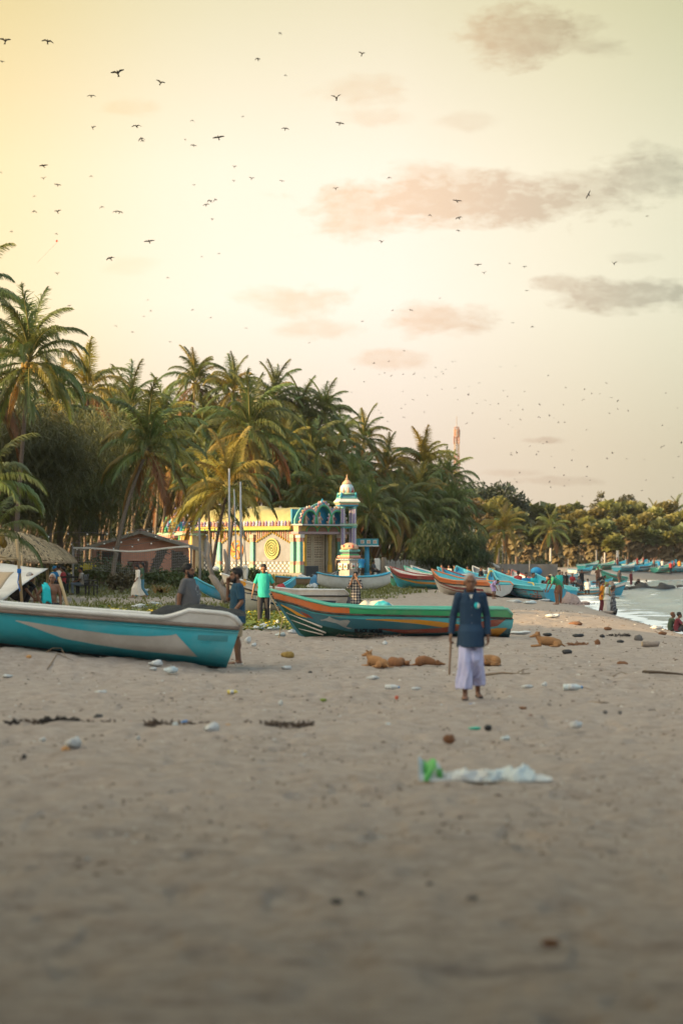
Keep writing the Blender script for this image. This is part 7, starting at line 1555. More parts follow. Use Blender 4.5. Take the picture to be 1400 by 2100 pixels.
# radio mast
md = 500.0; mp_ = AT(936, 1136, md); mp_.z = 0.5; mast = empty('radio_mast', mp_, R(20), 'red and white lattice radio mast rising above the palms', 'radio mast'); top = AT(936, 876, md).z - mp_.z
mr, mw = mat('mast_red', (.34, .16, .10), .6), mat('mast_white', (.34, .26, .20), .6)
nsec = 10
for k in range(nsec):
    z0, z1 = top * k / nsec, top * (k + 1) / nsec; w0, w1 = 1.3 - .6 * k / nsec, 1.3 - .6 * (k + 1) / nsec; b = MB(); C4 = [(-1, -1), (1, -1), (1, 1), (-1, 1)]
    for i in range(4):
        (x, y), (x2, y2) = C4[i], C4[(i + 1) % 4]; b.tube([(x * w0 / 2, y * w0 / 2, z0), (x * w1 / 2, y * w1 / 2, z1)], .075, 5); b.tube([(x * w0 / 2, y * w0 / 2, z0), (x2 * w1 / 2, y2 * w1 / 2, z1)], .035, 4); b.tube([(x2 * w0 / 2, y2 * w0 / 2, z0), (x * w1 / 2, y * w1 / 2, z1)], .035, 4); b.tube([(x * w1 / 2, y * w1 / 2, z1), (x2 * w1 / 2, y2 * w1 / 2, z1)], .06, 4)
    b.build('lattice_section', mr if k % 2 else mw, mast)
for k in range(6):
    a = k * 1.047; b = MB(); b.box((.62 * math.cos(a), .62 * math.sin(a), top - 1.2 - 1.5 * (k % 2)), (.16, .2, 1.5), (0, 0, a)); b.build('antenna_panel', mr if k % 2 else mw, mast)
b = MB(); b.tube([(0, 0, top), (0, 0, top + 2.2)], .06, 5); b.build('lightning_rod', mw, mast)
# pipe and rocks in the surf
b = MB(); pz = SEA_Z + .18; a, c = AT(1268, 1212, 222), AT(1378, 1213, 222); a.z = c.z = pz; b.tube([a, a.lerp(c, .5), c], .20, 8); o = b.build('outfall_pipe', tar, None, True); tag(o, 'dark pipe lying across the surf between the rocks', 'pipe')
rk = mat('wet_rock', (.045, .042, .04), .5, .3, 3, bump=.08, bscale=3)
for (px, s_, lab) in [(1276, .55, 'dark wet lump at the left end of the surf pipe'), (1317, .95, 'dark wet lump in the middle of the surf pipe'), (1362, .95, 'dark wet lump near the right end of the surf pipe'), (1402, .8, 'dark wet lump cut by the right picture edge in the surf')]:
    p = AT(px, 1212, 221.5); p.z = SEA_Z; b = MB(); b.ball((0, 0, .1), (s_ * 1.2, .5, .62 * s_), 14, 8); b.v = [tuple(V3(q) * (1 + .18 * math.sin(q[0] * 5 + q[2] * 7 + px))) for q in b.v]; o = b.build('wet_rock', rk, None, True, p); tag(o, lab, 'rock', 'rocks along the surf pipe')

# ------------------------------------------------------------------ grass, flowers, shrubs
grm = mat('grass_blades', (.125, .14, .045), .6, .4, .6, trans=.25); r = random.Random(4); b = MB(); n = 0
cand = np.random.default_rng(3).random((60000, 3)); Yc = 62 + 110 * cand[:, 0] ** 1.3; Xc = (-.15 + .235 * cand[:, 1]) * Yc; ok = grass_amount(Xc, Yc) > cand[:, 2] * .95; Xc, Yc = Xc[ok][:23000], Yc[ok][:23000]; Zc = ground_z(Xc, Yc)
for x, y, z in zip(Xc, Yc, Zc):
    hgt = r.uniform(.05, .16) * (1 + .004 * (y - 60)); a = r.uniform(0, 6.28); w_ = r.uniform(.02, .05) * (1 + .006 * (y - 60)); lx, ly = r.uniform(-.12, .12), r.uniform(-.12, .12); z -= .03
    b.add([(x - w_ * math.cos(a), y - w_ * math.sin(a), z), (x + w_ * math.cos(a), y + w_ * math.sin(a), z), (x + lx, y + ly, z + hgt + .03)], [(0, 1, 2)])
o = b.build('grass', grm); tag(o, 'short tufty grass behind the boats', kind='stuff')
crm = mat('creeper_leaf', (.105, .15, .03), .5, .35, 1.0, trans=.2); cym = mat('creeper_yellow', (.52, .42, .03), .5, .2, 3, trans=.15); b, b2 = MB(), MB()
for k in range(15000):
    px = r.uniform(205, 615); d = r.uniform(62, 92); x = GX(px, d); nn = float(noise2(np.array([x / 1.1]), np.array([d / 2.0]), 41)[0])
    lim = .10 + .3 * (px > 420)
    if nn < -.18 or (d > 76 and px < 560 and r.random() < (d - 76) / 12): continue
    z = gz(x, d) + r.uniform(.0, .14); s_ = r.uniform(.03, .075); q3 = Euler((r.uniform(-.9, .3), r.uniform(-.6, .6), r.uniform(0, 6.28))).to_matrix()
    vs = [q3 @ V3(v_) * s_ + V3((x, d, z)) for v_ in ((-1, 0, 0), (0, -.8, -.1), (1, 0, 0), (0, .8, -.1))]
    yel = nn > .0 and 225 < px < 400 and r.random() < .75 or (px > 480 and r.random() < .10) or r.random() < .06
    (b2 if yel else b).add(vs, [(0, 1, 2, 3)])
tag(b.build('beach_creeper', crm), 'green creeping plants on the sand behind the boats', kind='stuff'); tag(b2.build('creeper_yellow_leaves', cym), 'yellow leaves of the beach creeper left of the bearded man', kind='stuff')
def shrub(px, d, w_, h_, col, lab, n=420, sz=.2, seed=1, grp='shrubs before the hut'):
    p = G(px, d); rt_ = empty('shrub', p, 0, lab, 'shrub', grp); rr_ = random.Random(seed); b = MB(); st = MB()
    for k in range(7):
        a = k * .9; e = V3((w_ * .6 * math.cos(a), w_ * .4 * math.sin(a), h_ * rr_.uniform(.6, .95))); st.tube([(0, 0, -.05), e * .5 + V3((0, 0, .1)), e], [.03, .02, .006], 4); blob_leaves(b, e * .8, (w_ * .45, w_ * .4, h_ * .4), n // 7, sz, rr_)
    st.build('stem', bark_m, rt_); b.build('foliage', mat('shrub_%d_%d' % (col[0] * 1000, col[1] * 1000), col, .6, .35, 1.2, trans=.2), rt_)
for k, (px, d, w_, h_, c_, lab) in enumerate([(210, 124, 1.3, 1.5, (.085, .11, .035), 'leafy green shrub at the left corner of the hut'), (185, 120, 1.1, 1.2, (.095, .11, .04), 'low shrub with yellow flowers behind the seated man'), (238, 121, 1.1, 1.1, (.085, .10, .04), 'green shrub below the hut doorway'), (262, 118, .9, 1.0, (.09, .09, .05), 'dry shrub behind the girls on the path'), (250, 112, .8, .9, (.10, .085, .05), 'dry brown shrub at the foot of the leaning palm'), (312, 124, 1.2, .7, (.075, .10, .035), 'low shrub right of the girls'), (350, 126, 1.4, .8, (.07, .10, .03), 'green shrub left of the bearded man'), (425, 125, 1.3, .9, (.06, .09, .03), 'green shrub behind the driftwood stump'), (510, 130, 1.2, .9, (.06, .085, .03), 'green shrub between the poles and the man in teal'), (380, 118, 1.0, .6, (.085, .11, .035), 'low shrub behind the bearded man\'s head'), (155, 126, 1.4, 1.3, (.08, .10, .04), 'tall shrub right of the thatched umbrellas'), (85, 118, 1.6, 1.2, (.08, .095, .04), 'shrub under the thatched umbrellas'), (900, 190, 2.0, 1.6, (.05, .085, .03), 'low bush under the dense drooping bush'), (1103, 246, 1.8, 1.8, (.06, .07, .035), 'dark bush in front of the far palms left of the far boats'), (1065, 246, 1.6, 1.2, (.075, .08, .04), 'bush on the grey boundary wall')]):
    shrub(px, d, w_, h_, c_, lab, 420, .22 if d < 150 else .4, 60 + k, 'shrubs before the hut' if d < 150 else 'bushes behind the boats')
b = MB()
for k in range(60): p = AT(176 + r.gauss(0, 7), 1163 + r.gauss(0, 3), 118.6); b.ball(p, r.uniform(.04, .07), 5, 4)
o = b.build('yellow_flowers', cym); tag(o, 'cluster of yellow flowers on the shrub behind the seated man', 'flowers')
b = MB()
for k in range(26):
    a = r.uniform(-.9, .9); p = G(330 + r.uniform(-12, 12), 112); D = V3((math.sin(a), 0, r.uniform(.3, 1))) * r.uniform(.3, .6); W = V3((.05, 0, .02)); b.add([p - W, p + W, p + D + W * .2], [(0, 1, 2)])
o = b.build('dry_palm_frond', leaf_d); tag(o, 'fallen dry palm frond in the grass before the hut', 'palm frond')

# ------------------------------------------------------------------ litter, stones, branches
pw = mat('plastic_white', (.52, .54, .54), .4, .1, 10, bump=.02, bscale=25); pc = mat('plastic_clear', (.52, .60, .62), .25, .15, 10, bump=.02, bscale=25); pg = mat('plastic_green', (.04, .42, .30), .4); pb_ = mat('plastic_blue', (.03, .18, .45), .4); pk_ = mat('plastic_black', (.02, .02, .022), .5); po = mat('husk_brown', (.19, .09, .045), .95, .3, 12, bump=.02); pr = mat('plastic_red', (.5, .10, .05), .5); py2 = mat('plastic_yellow', (.62, .50, .10), .5); bone = mat('stone_grey', (.13, .12, .115), .9, .3, 5, bump=.02)
def bag(px, py, w_, h_, m_, lab, cat='plastic bag', grp='litter on the sand', seed=None, name='plastic_bag'):
    p = GPX(px, py); s_ = F / p.y; rr_ = random.Random(seed or int(px * 31 + py)); b = MB(); W, Hh = w_ / s_ / 2, h_ / s_ * .8; b.ball((0, 0, Hh * .30), (W, W * .7, Hh * .50), 18, 11)
    ph = rr_.uniform(0, 6); b.v = [tuple(V3(q) * (1 + .28 * math.sin(q[0] / W * 3.1 + ph) * math.cos(q[1] / W * 4 + ph) + .40 * rr_.uniform(-1, 1) * .5)) for q in b.v]
    o = b.build(name, m_, None, True, p + V3((0, 0, .012)), (0, 0, rr_.uniform(-.5, .5))); return tag(o, lab, cat, grp)
def bottle(px, py, L_px, m_, lab, ang=0, capm=None, grp='litter on the sand'):
    p = GPX(px, py); s_ = F / p.y; L = L_px / s_; r_ = L * .17; root = empty('plastic_bottle', p + V3((0, 0, r_ + .012)), R(ang), lab, 'bottle', grp); b = MB()
    b.tube([(-L * .5, 0, 0), (-L * .46, 0, 0), (L * .2, 0, 0), (L * .36, 0, 0), (L * .42, 0, 0)], [r_ * .8, r_, r_, r_ * .45, r_ * .4], 10); b.build('body', m_, root, True)
    b = MB(); b.tube([(L * .42, 0, 0), (L * .5, 0, 0)], r_ * .45, 8); b.build('cap', capm or pb_, root, True); b = MB(); b.tube([(-L * .25, 0, 0), (L * .08, 0, 0)], r_ * 1.03, 10); b.build('wrapper', pw, root, True)
def stone(px, py, w_, h_, m_, lab, cat, name, seed=None, grp='litter on the sand'):
    p = GPX(px, py); s_ = F / p.y; b = MB(); W, Hh = w_ / s_ / 2, h_ / s_; b.ball((0, 0, Hh * .35), (W, W * .7, Hh * .65), 11, 7); rr_ = random.Random(seed or int(px + py)); b.v = [tuple(V3(q) * rr_.uniform(.84, 1.12)) for q in b.v]
    o = b.build(name, m_, None, True, p + V3((0, 0, .008))); return tag(o, lab, cat, grp)
def stick(pts, r_, m_, lab, name='driftwood_branch', cat='branch'):
    P3 = [GPX(x, y) + V3((0, 0, dz)) for x, y, dz in pts]; b = MB(); b.tube([q - P3[0] for q in P3], [r_ * (1 - .6 * k / (len(pts) - 1)) for k in range(len(pts))], 7); o = b.build(name, m_, None, True, P3[0] + V3((0, 0, r_))); return tag(o, lab, cat, 'driftwood on the sand')
# the long strip of white plastic in front
p0 = GPX(870, 1602); strip = empty('plastic_sheet', p0, 0, 'long torn strip of clear white plastic sheet with a green end in the foreground', 'plastic sheet'); s_ = F / p0.y; rr_ = random.Random(6)
def strip_mesh(x0, x1, h0, h1, seed):
    b = MB(); q_ = random.Random(seed)
    def fn(u_, v_):
        x = (x0 + (x1 - x0) * u_ - 870) / s_; n1 = float(noise2(np.array([x * 9 + seed]), np.array([v_ * 3.]), 50)[0]); n2 = float(noise2(np.array([x * 26 + seed]), np.array([v_ * 7.]), 51)[0]); hh = (h0 + (h1 - h0) * u_) / s_; a = math.pi * v_
        return V3((x, -.10 * math.cos(a) * (1 + n1), max(-.01, math.sin(a) * hh * (1 + 1.1 * n1 + .9 * n2)) + .01))
    b.grid(fn, 46, 12); return b
strip_mesh(880, 1000, 12, 16, 1).build('crumpled_sheet', pw, strip, True); strip_mesh(985, 1095, 17, 22, 3).build('crumpled_sheet', pc, strip, True); strip_mesh(858, 902, 34, 24, 5).build('bunched_end', pc, strip, True); strip_mesh(868, 906, 34, 22, 5).build('green_wrapper', mat('plastic_leaf', (.10, .42, .10), .4), strip, True); strip_mesh(1090, 1130, 9, 4, 9).build('torn_tail', pw, strip, True)
for a in [(150, 1533, 30, 26, pw, 'crumpled white bag above a husk at left'), (433, 1503, 30, 24, pw, 'white bag on the line of seaweed left of centre'), (1180, 1494, 22, 18, pw, 'white knotted bag at the right of the foreground sand'), (88, 1522, 14, 9, pw, 'small white scrap at far left of the foreground'), (360, 1492, 12, 12, pc, 'small white scrap left of the white seaweed bag'), (283, 1518, 10, 9, pw, 'tiny white scrap between the two left bags'), (1035, 1519, 20, 10, pc, 'pale flattened scrap left of the white knotted bag'), (207, 1423, 22, 8, pw, 'flat white scrap below the turquoise boat'), (1080, 1412, 20, 9, pw, 'white scrap right of the walking man'), (1115, 1408, 12, 10, pw, 'small white scrap next to the pale one right of the walking man'), (764, 1394, 26, 9, pw, 'white paper scrap in front of the curled dog'), (320, 1366, 30, 14, pw, 'white plastic under the stern of the turquoise boat'), (352, 1380, 26, 16, pc, 'grey clear plastic in front of the turquoise boat'), (315, 1375, 14, 8, pw, 'second white scrap under the turquoise boat'), (15, 1390, 20, 8, pw, 'white scrap at the left picture edge'), (788, 1323, 12, 10, pw, 'small white scrap in front of the lettered boat'), (587, 1373, 18, 9, pw, 'white scrap right of the phone man\'s feet'), (575, 1305, 22, 9, pc, 'clear scrap by the bow of the lettered boat'), (600, 1300, 20, 13, pw, 'white scrap under the bow of the lettered boat'), (535, 1290, 34, 14, pw, 'white rubbish at the bare feet of the man in teal'), (560, 1292, 26, 10, pc, 'clear rubbish right of the feet of the man in teal'), (568, 1283, 10, 14, pw, 'upright white scrap right of the man in teal'), (590, 1276, 16, 18, pc, 'pale blue bag in the creeper by the bow'), (508, 1318, 12, 16, pw, 'white scrap beside the phone man\'s legs'), (520, 1326, 10, 9, pw, 'tiny white scrap right of the phone man\'s legs'), (1062, 1301, 40, 9, pw, 'big white sheet of paper by the square stern of the lettered boat'), (1132, 1266, 26, 9, pw, 'white scrap on the sunlit sand'), (1345, 1290, 24, 9, pw, 'white scrap left of the couple by the sea'), (1377, 1291, 24, 16, pw, 'white bag in front of the couple by the sea'), (285, 1247, 34, 10, pw, 'white sheet in the yellow creeper'), (315, 1241, 26, 9, pw, 'second white sheet in the yellow creeper'), (300, 1213, 14, 7, pw, 'white scrap on the path by the girls'), (640, 1207, 24, 13, pw, 'white bag on the grass before the dark net'), (655, 1216, 12, 8, pw, 'small white scrap on the grass before the dark net'), (1160, 1235, 16, 7, pw, 'white scrap below the red swirled boat'), (1115, 1233, 20, 6, pw, 'white scrap left of the red swirled boat\'s stern'), (1055, 1236, 30, 8, pw, 'white rubbish heap by the lilac child'), (1085, 1238, 26, 8, pc, 'second pale rubbish heap by the lilac child'), (795, 1490, 10, 8, pc, 'tiny pale scrap in the middle foreground'), (965, 1449, 14, 6, pb_, 'blue scrap at the walking man\'s feet'), (905, 1452, 16, 7, pc, 'pale scrap left of the walking man\'s feet'), (575, 1447, 10, 12, pw, 'white scrap in the middle of the sand')]:
    bag(*a, cat='litter' if 'scrap' in a[5] or 'rubbish' in a[5] or 'sheet' in a[5] else 'plastic bag', name='plastic_scrap' if 'bag' not in a[5] else 'plastic_bag')
bag(972, 1498, 24, 8, pg, 'bright green plastic scrap in the right foreground', 'litter', name='plastic_scrap'); bag(379, 1485, 16, 8, pb_, 'blue and red scrap on the line of seaweed', 'litter', name='plastic_scrap')
bottle(804, 1416, 30, pw, 'white bottle with a dark cap lying in the middle of the sand', -8); bottle(853, 1417, 18, pw, 'short white bottle right of the dark capped one', 5, pw); bottle(1174, 1418, 40, pc, 'long clear bottle lying at the right', 2); bottle(478, 1425, 24, py2, 'yellow banded bottle in front of the turquoise boat', 0, pc); bottle(530, 1283 + 9, 20, pc, 'clear bottle among the rubbish by the man in teal', 10, pb_)
for a in [(203, 1480, 24, 15, pk_, 'dark brown coconut shell left of centre', 'coconut shell', 'coconut_shell'), (921, 1523, 26, 15, po, 'brown husk left of the green scrap in the foreground', 'coconut husk', 'coconut_husk'), (1000, 1498, 18, 11, pk_, 'dark lump right of the green scrap', 'lump', 'dark_lump'), (135, 1542, 18, 10, mat('husk_orange', (.45, .24, .09), .9, .2, 8), 'orange husk under the crumpled white bag', 'coconut husk', 'coconut_husk'), (466, 1495, 18, 9, mat('husk_orange', (.45, .24, .09)), 'orange husk right of the white seaweed bag', 'coconut husk', 'coconut_husk'), (265, 1487, 20, 6, pr, 'reddish scrap on the line of seaweed', 'litter', 'flat_scrap'), (813, 1434, 8, 7, pr, 'small orange red ball below the white bottle', 'ball', 'small_ball'), (1308, 1314, 19, 12, bone, 'dark triangular stone beside the log', 'stone', 'beach_stone'), (1224, 1323, 12, 11, po, 'round brown coconut right of the lone dog', 'coconut', 'coconut'), (1162, 1341, 22, 9, pk_, 'dark husk in front of the lone dog', 'coconut husk', 'coconut_husk'), (1275, 1365, 24, 9, po, 'brown husk below the log', 'coconut husk', 'coconut_husk'), (1271, 1318, 16, 5, pk_, 'flat dark scrap left of the triangular stone', 'litter', 'flat_scrap'), (1185, 1306, 24, 6, pk_, 'dark flat cloth on the right sand', 'litter', 'flat_scrap'), (1122, 1304, 20, 6, pk_, 'dark scrap behind the lone dog', 'litter', 'flat_scrap'), (1234, 1307, 12, 5, pk_, 'small dark scrap left of the dark weed', 'litter', 'flat_scrap'), (590, 1349, 30, 12, mat('weed_yellow', (.32, .21, .06), .95, .35, 14, bump=.03), 'tangle of yellow brown seaweed in front of the lettered boat', 'seaweed', 'seaweed_clump'), (636, 1382, 10, 5, pk_, 'dark scrap in front of the leftmost dog', 'litter', 'flat_scrap'), (1128, 1942, 42, 13, po, 'blurred brown husk nearest the camera at right', 'coconut husk', 'coconut_husk'), (690, 1855, 26, 9, pk_, 'blurred dark lump nearest the camera in the middle', 'lump', 'dark_lump'), (434, 1778, 20, 8, pk_, 'blurred dark lump in the left of the near sand', 'lump', 'dark_lump'), (968, 1847, 26, 8, bone, 'blurred grey stone in the right of the near sand', 'stone', 'beach_stone'), (738, 1837, 20, 7, bone, 'blurred grey stone above the dark lump in the near sand', 'stone', 'beach_stone'), (880, 1817, 16, 6, bone, 'small blurred stone left of the grey one in the near sand', 'stone', 'beach_stone'), (50, 1556, 10, 8, pk_, 'tiny dark lump at the left of the foreground', 'lump', 'dark_lump'), (1240, 1464, 10, 6, bone, 'small dark stone at the right of the sand', 'stone', 'beach_stone'), (1270, 1465, 8, 6, bone, 'tiny dark stone right of the small dark one', 'stone', 'beach_stone'), (1086, 1471, 12, 5, po, 'flat brown lump in front of the walking man', 'lump', 'brown_lump'), (1072, 1455, 16, 5, po, 'flat brown scrap right of the walking man\'s feet', 'litter', 'flat_scrap'), (663, 1439, 14, 6, mat('leaf_litter', (.16, .22, .04), .8), 'green leaf scrap in the middle of the sand', 'leaf', 'fallen_leaf'), (1245, 1292, 16, 6, po, 'brown husk on the sunlit sand at right', 'coconut husk', 'coconut_husk'), (1180, 1283, 30, 8, po, 'brown weed on the sunlit sand', 'seaweed', 'seaweed_clump'), (60, 1372, 12, 6, mat('husk_orange', (.45, .24, .09)), 'orange scrap under the turquoise boat at left', 'litter', 'flat_scrap'), (1357, 1302, 18, 7, po, 'brown weed left of the sea couple', 'seaweed', 'seaweed_clump')]:
    stone(a[0], a[1], a[2], a[3], a[4], a[5], a[6], a[7])
lg = GPX(1333, 1327); log = empty('driftwood_log', lg + V3((0, 0, .07)), R(4), 'short grey driftwood log lying at the right', 'log', 'driftwood on the sand'); b = MB(); b.tube([(-.19, 0, 0), (-.18, 0, 0), (.17, 0, .005), (.19, 0, 0)], [.062, .072, .066, .055], 12); b.build('bark', dwm, log, True); b = MB(); b.tube([(-.200, 0, 0), (-.188, 0, 0)], .058, 12); b.build('cut_end', mat('cut_wood', (.36, .27, .17), .8), log)
lp = G(1246, 119.2); cl_ = empty('beached_log', lp, R(-6), 'long pale driftwood trunk with a dark root end at the feet of the women', 'driftwood', 'driftwood on the sand'); b = MB(); b.tube([(-1.0, 0, .07), (-.3, 0, .09), (.15, 0, .09), (.35, 0, .10)], [.04, .075, .075, .06], 9); b.build('trunk', dwm, cl_, True); b = MB(); b.tube([(.25, -.05, .06), (.38, -.05, .12), (.46, -.05, .28)], [.06, .08, .02], 7); b.tube([(.28, 0, .06), (.40, 0, .02)], .07, 7); b.build('root', tar, cl_, True)
stick([(993, 1387, .0), (1030, 1385, .02), (1060, 1386, .01), (1086, 1384, .0)], .022, wood, 'long branch lying right of the walking man'); stick([(1056, 1386, .01), (1070, 1380, .04), (1084, 1379, .05)], .012, wood, 'side twig of the long branch'); stick([(1318, 1382, .0), (1350, 1385, .02), (1385, 1389, .03), (1404, 1390, .02)], .03, mat('dark_branch', (.05, .035, .025), .9), 'dark branch running out of the right picture edge'); stick([(1322, 1378, .02), (1330, 1386, .0), (1340, 1380, .03)], .012, wood, 'twig at the end of the dark branch'); stick([(94, 1352, .0), (108, 1343, .10), (126, 1343, .10), (138, 1353, .0)], .010, wood, 'curved twig arching under the turquoise boat'); stick([(100, 1355, .0), (118, 1348, .05), (150, 1356, .0)], .010, wood, 'second twig beside the arching one'); stick([(1256, 1388, 0), (1272, 1383, .03), (1298, 1388, 0)], .009, wood, 'thin twig left of the dark branch'); stick([(1205, 1442, 0), (1235, 1444, .01), (1250, 1443, 0)], .012, wood, 'faint twig in the right sand'); stick([(1175, 1412, 0), (1195, 1412, .01), (1215, 1416, 0)], .008, wood, 'thin twig above the long clear bottle')
# line of dark seaweed and net left of centre
def weed(x0, x1, y, h_, n, m_, lab, seed):
    p0 = GPX((x0 + x1) / 2, y); b = MB(); rr_ = random.Random(seed); s_ = F / p0.y
    for k in range(n):
        q = V3(((rr_.uniform(x0, x1) - (x0 + x1) / 2) / s_, rr_.gauss(0, .10), rr_.uniform(0, h_ / s_ * .8))); D = V3((rr_.uniform(-1, 1), rr_.uniform(-.5, .5), rr_.uniform(-.2, .6))).normalized() * rr_.uniform(.03, .09); b.tube([q, q + D * .5 + V3((0, 0, .01)), q + D], [.012, .010, .004], 4)
    o = b.build('seaweed_line', m_, None, False, p0 + V3((0, 0, .01))); tag(o, lab, 'seaweed', 'seaweed washed along the sand')
wd = mat('weed_dark', (.022, .018, .017), .9); wb2 = mat('weed_brown', (.085, .06, .045), .95)
weed(90, 158, 1487, 12, 120, wd, 'dark tangled net strip at the left of the foreground', 1); weed(15, 38, 1492, 9, 50, wd, 'dark weed lump at the left picture edge', 2); weed(44, 80, 1488, 6, 40, wb2, 'brown weed between the dark lump and the net strip', 3); weed(165, 250, 1490, 4, 60, wb2, 'thin brown weed right of the dark net strip', 4); weed(300, 430, 1490, 4, 90, wb2, 'thin weed line left of the white bag', 5); weed(500, 640, 1491, 4, 120, wb2, 'thin dark weed line in the middle of the foreground', 6); weed(1166, 1204, 1325, 5, 60, po, 'brown weed string right of the lone dog', 7); weed(1246, 1290, 1306, 4, 60, wd, 'dark weed string left of the triangular stone', 8); weed(690, 830, 1307, 4, 60, wb2, 'weed at the keel of the lettered boat', 9); weed(1100, 1230, 1240, 3, 120, wb2, 'dark weed on the wet sand by the boats', 10)
# specks of rubbish, twigs and shells nobody could count
b = MB(); b2 = MB()
for k in range(3800):
    py = 1245 + 560 * r.random() ** 1.9; px = r.uniform(-60, 1460); d = 1.97 * F / (py - HOR); x = GX(px, d)
    if shore_s(np.array([x]), np.array([d]))[0] < 1.5: continue
    z = gz(x, d) + .004; s_ = r.uniform(.0025, .0075) * (1 + d / 45); a = r.uniform(0, 6.28); e = r.uniform(1.2, 4); q = (b2 if r.random() < .16 else b)
    c_, n_ = math.cos(a), math.sin(a); q.add([(x - c_ * s_ * e, d - n_ * s_ * e, z), (x + n_ * s_, d - c_ * s_, z), (x + c_ * s_ * e, d + n_ * s_ * e, z), (x - n_ * s_, d + c_ * s_, z), (x, d, z + s_ * 1.3 + .004)], [(0, 1, 4), (1, 2, 4), (2, 3, 4), (3, 0, 4)])
tag(b.build('twig_debris', mat('twig_bits', (.13, .095, .07), .95)), 'countless dark twigs and husk bits on the sand', kind='stuff'); tag(b2.build('shell_debris', mat('shell_bits', (.5, .48, .44), .7)), 'countless pale shell and paper bits on the sand', kind='stuff')

# ------------------------------------------------------------------ birds
bm1 = mat('crow_black', (.012, .011, .012), .7)
def bird_mesh(up0, up1, sweep, twist):
    b = MB(); b.tube([(0, -.22, 0), (0, -.14, .01), (0, .0, .0), (0, .12, .0), (0, .2, 0)], [.012, .045, .06, .045, .02], 7); b.ball((0, -.17, .02), (.04, .055, .042), 7, 5)
    b.add([(-.03, .16, 0), (.03, .16, 0), (.075, .33, 0), (0, .35, .005), (-.075, .33, 0)], [(0, 1, 2, 3, 4)])
    for sg in (-1, 1):
        x1, z1 = .22 * math.cos(up0), .22 * math.sin(up0); x2, z2 = x1 + .27 * math.cos(up1), z1 + .27 * math.sin(up1)
        vs = [(sg * .03, -.09, .02), (sg * .03, .09, .01), (sg * x1, -.12 + sweep * .3, z1), (sg * x1, .08 + sweep * .3, z1 - twist), (sg * x2, -.02 + sweep, z2), (sg * x2 * .96, .06 + sweep, z2 - twist)]
        b.add(vs, [(0, 1, 3, 2), (2, 3, 5, 4)])
    return b.mesh('crow', bm1)
BM = [bird_mesh(.75, .30, .06, 0), bird_mesh(.45, -.35, .06, 0), bird_mesh(.25, .1, .04, .01), bird_mesh(-.15, -.75, .1, 0), bird_mesh(.1, -.1, .02, .01), bird_mesh(1.0, .5, .08, 0), bird_mesh(.35, -1.0, .1, 0)]
big = [(12, 84, 0, 30), (98, 85, 1, 28), (4, 126, 2, 14), (242, 150, 0, 34), (330, 170, 0, 24), (188, 197, 1, 20), (190, 262, 5, 17), (280, 259, 1, 24), (290, 284, 3, 16), (293, 289, 4, 10), (574, 68, 6, 12), (529, 121, 6, 16), (742, 111, 5, 20), (585, 154, 3, 9), (690, 202, 5, 30), (395, 247, 3, 11), (498, 239, 4, 8), (585, 264, 1, 18), (380, 287, 5, 9), (397, 298, 4, 14), (448, 282, 2, 26), (697, 253, 2, 20), (89, 340, 2, 22), (90, 366, 0, 14), (118, 379, 2, 17), (187, 361, 3, 9), (2, 353, 3, 8), (71, 402, 3, 9), (70, 433, 3, 15), (118, 434, 0, 18), (209, 424, 3, 12), (238, 434, 1, 16), (246, 435, 1, 17), (398, 379, 4, 8), (480, 342, 0, 13), (480, 371, 0, 9), (516, 366, 0, 14), (578, 371, 2, 11), (688, 387, 0, 14), (431, 412, 6, 18), (442, 409, 3, 12), (423, 420, 1, 16), (436, 450, 0, 10), (797, 364, 3, 12), (936, 412, 2, 22), (880, 441, 3, 11), (940, 447, 1, 18), (939, 473, 1, 12), (783, 496, 0, 17), (1206, 399, 2, 20), (1326, 443, 4, 8), (1258, 541, 5, 18), (116, 479, 3, 8), (306, 495, 2, 24), (226, 530, 1, 22), (118, 561, 0, 12), (24, 475, 1, 10), (344, 569, 3, 9), (414, 526, 3, 7), (449, 520, 4, 6), (303, 615, 3, 7), (310, 637, 3, 8), (295, 649, 4, 7), (238, 668, 3, 8), (272, 681, 1, 9), (142, 627, 2, 10), (396, 635, 3, 9), (433, 651, 3, 8), (349, 701, 1, 9), (505, 673, 4, 6), (980, 543, 2, 17), (992, 560, 0, 13), (1044, 540, 3, 7), (1075, 547, 1, 13), (1080, 596, 2, 10), (902, 611, 3, 7), (805, 636, 3, 7), (842, 636, 1, 13), (1051, 662, 4, 6), (1091, 670, 6, 10), (743, 659, 2, 6), (766, 745, 4, 7), (634, 703, 2, 6), (828, 719, 3, 6)]
kinds = ['wings in a deep V', 'drooping wing tips', 'wings held flat', 'wings bent down', 'wings nearly level', 'wings raised steeply', 'wings folded down mid flap']
def where(px, py):
    return 'high at the left' if px < 350 and py < 320 else 'high over the middle' if px < 800 and py < 320 else 'high at the right' if py < 320 else 'over the left palms' if px < 350 else 'over the middle of the grove' if px < 620 else 'by the pink cloud' if px < 1020 and py < 520 else 'at the right' if px > 1020 else 'in the middle sky'
seen = {}
for k, (px, py, q, wpx) in enumerate(big):
    d = .95 * F / wpx * (.92 if q in (3, 6) else 1.0); d = min(d, 620)
    o = link('crow', BM[q], None, AT(px, py, d), (R(-24 + r.uniform(-10, 10)), R(r.uniform(-14, 14)) if k != 49 else R(-62), R(r.uniform(-28, 28)))); o.scale = (.95,) * 3
    key = 'crow %s, %s' % (where(px, py), kinds[q]); seen[key] = seen.get(key, 0) + 1
    size = 'large' if wpx >= 20 else 'medium' if wpx >= 12 else 'small'
    tag(o, '%s %s' % (size, key), 'bird', 'crows circling over the beach')
same = {}
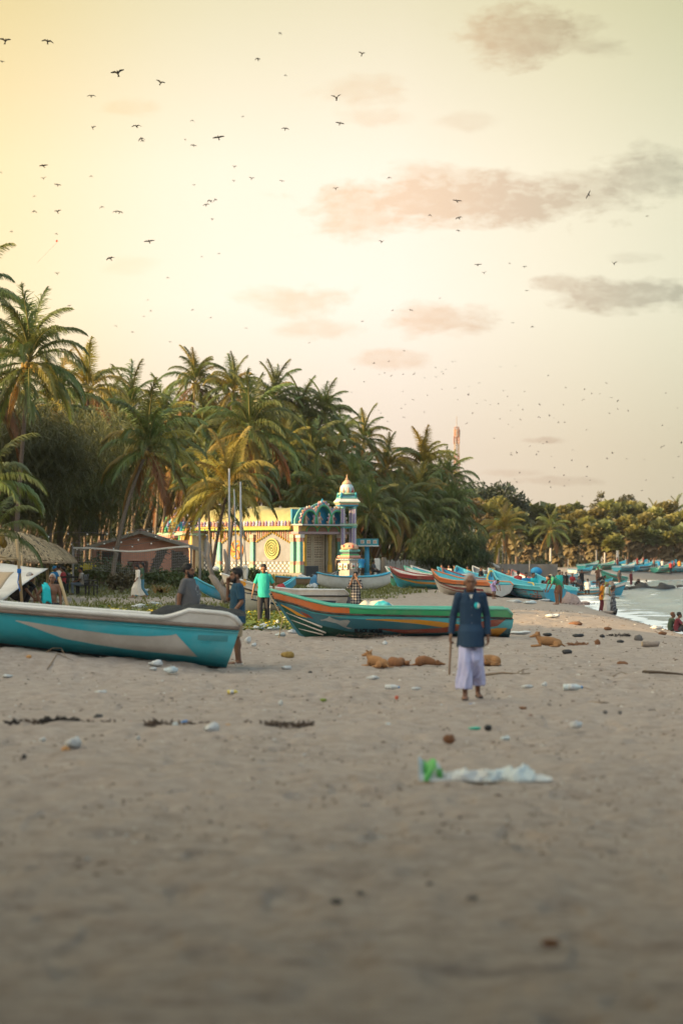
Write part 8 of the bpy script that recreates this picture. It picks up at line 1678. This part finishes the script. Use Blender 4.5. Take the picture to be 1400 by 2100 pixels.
for o in bpy.data.objects:
    if o.get('group') == 'crows circling over the beach': same.setdefault(o['label'], []).append(o)
for lb, os_ in same.items():
    if len(os_) > 1:
        for k, o in enumerate(sorted(os_, key=lambda q: q.location.x / q.location.y)): o['label'] = lb + ', %s from left' % ORD[k]
rb_ = random.Random(12)
for k in range(125):
    px = rb_.gauss(1010, 190) if k < 100 else rb_.uniform(700, 1400); py = rb_.uniform(745, 1020) if px > 960 else rb_.uniform(740, 905)
    if px < 720 or px > 1410 or (px < 1010 and py > 870): px, py = rb_.uniform(960, 1400), rb_.uniform(800, 1015)
    d = rb_.uniform(380, 470); o = link('crow', BM[rb_.randrange(7)], None, AT(px, py, d), (rb_.uniform(-.3, .3), rb_.uniform(-.4, .4), rb_.uniform(0, 6.28))); s_ = rb_.uniform(.55, .85); o.scale = (s_,) * 3
    tag(o, 'tiny far crow in the flock above the radio mast and the bay', 'bird', 'far flock of crows')
# small red kite on its string
kp = AT(117, 494, 140); kt = empty('kite', kp, 0, 'tiny red paper kite on a thin string above the left palms', 'kite'); b = MB(); b.add([(0, 0, .08), (.07, 0, 0), (0, 0, -.1), (-.07, 0, 0)], [(0, 1, 2, 3)]); o = b.build('sail', pr, kt); o.modifiers.new('t', 'SOLIDIFY').thickness = .01
b = MB(); b.tube([(0, 0, -.1), V3(AT(76, 540, 140) - kp)], .006, 3); b.build('string', cab, kt)
# ------------------------------------------------------------------ sea air
hm = bpy.data.materials.new('sea_haze'); hm.use_nodes = True; t = NT(hm.node_tree); t.n.remove(t.n['Principled BSDF'])
pv = t.node('ShaderNodeVolumePrincipled'); pv.inputs['Density'].default_value = 0.00008; pv.inputs['Color'].default_value = (0.86, 0.88, 0.90, 1); pv.inputs['Anisotropy'].default_value = 0.2
t.l.new(pv.outputs[0], t.n['Material Output'].inputs['Volume'])
hb = MB(); hb.box((0, 150, 26), (900, 760, 64)); ho = hb.build('haze', hm); tag(ho, 'thin evening sea haze over the beach', kind='stuff')
SC.cycles.volume_bounces = 0; SC.cycles.volume_step_rate = 10
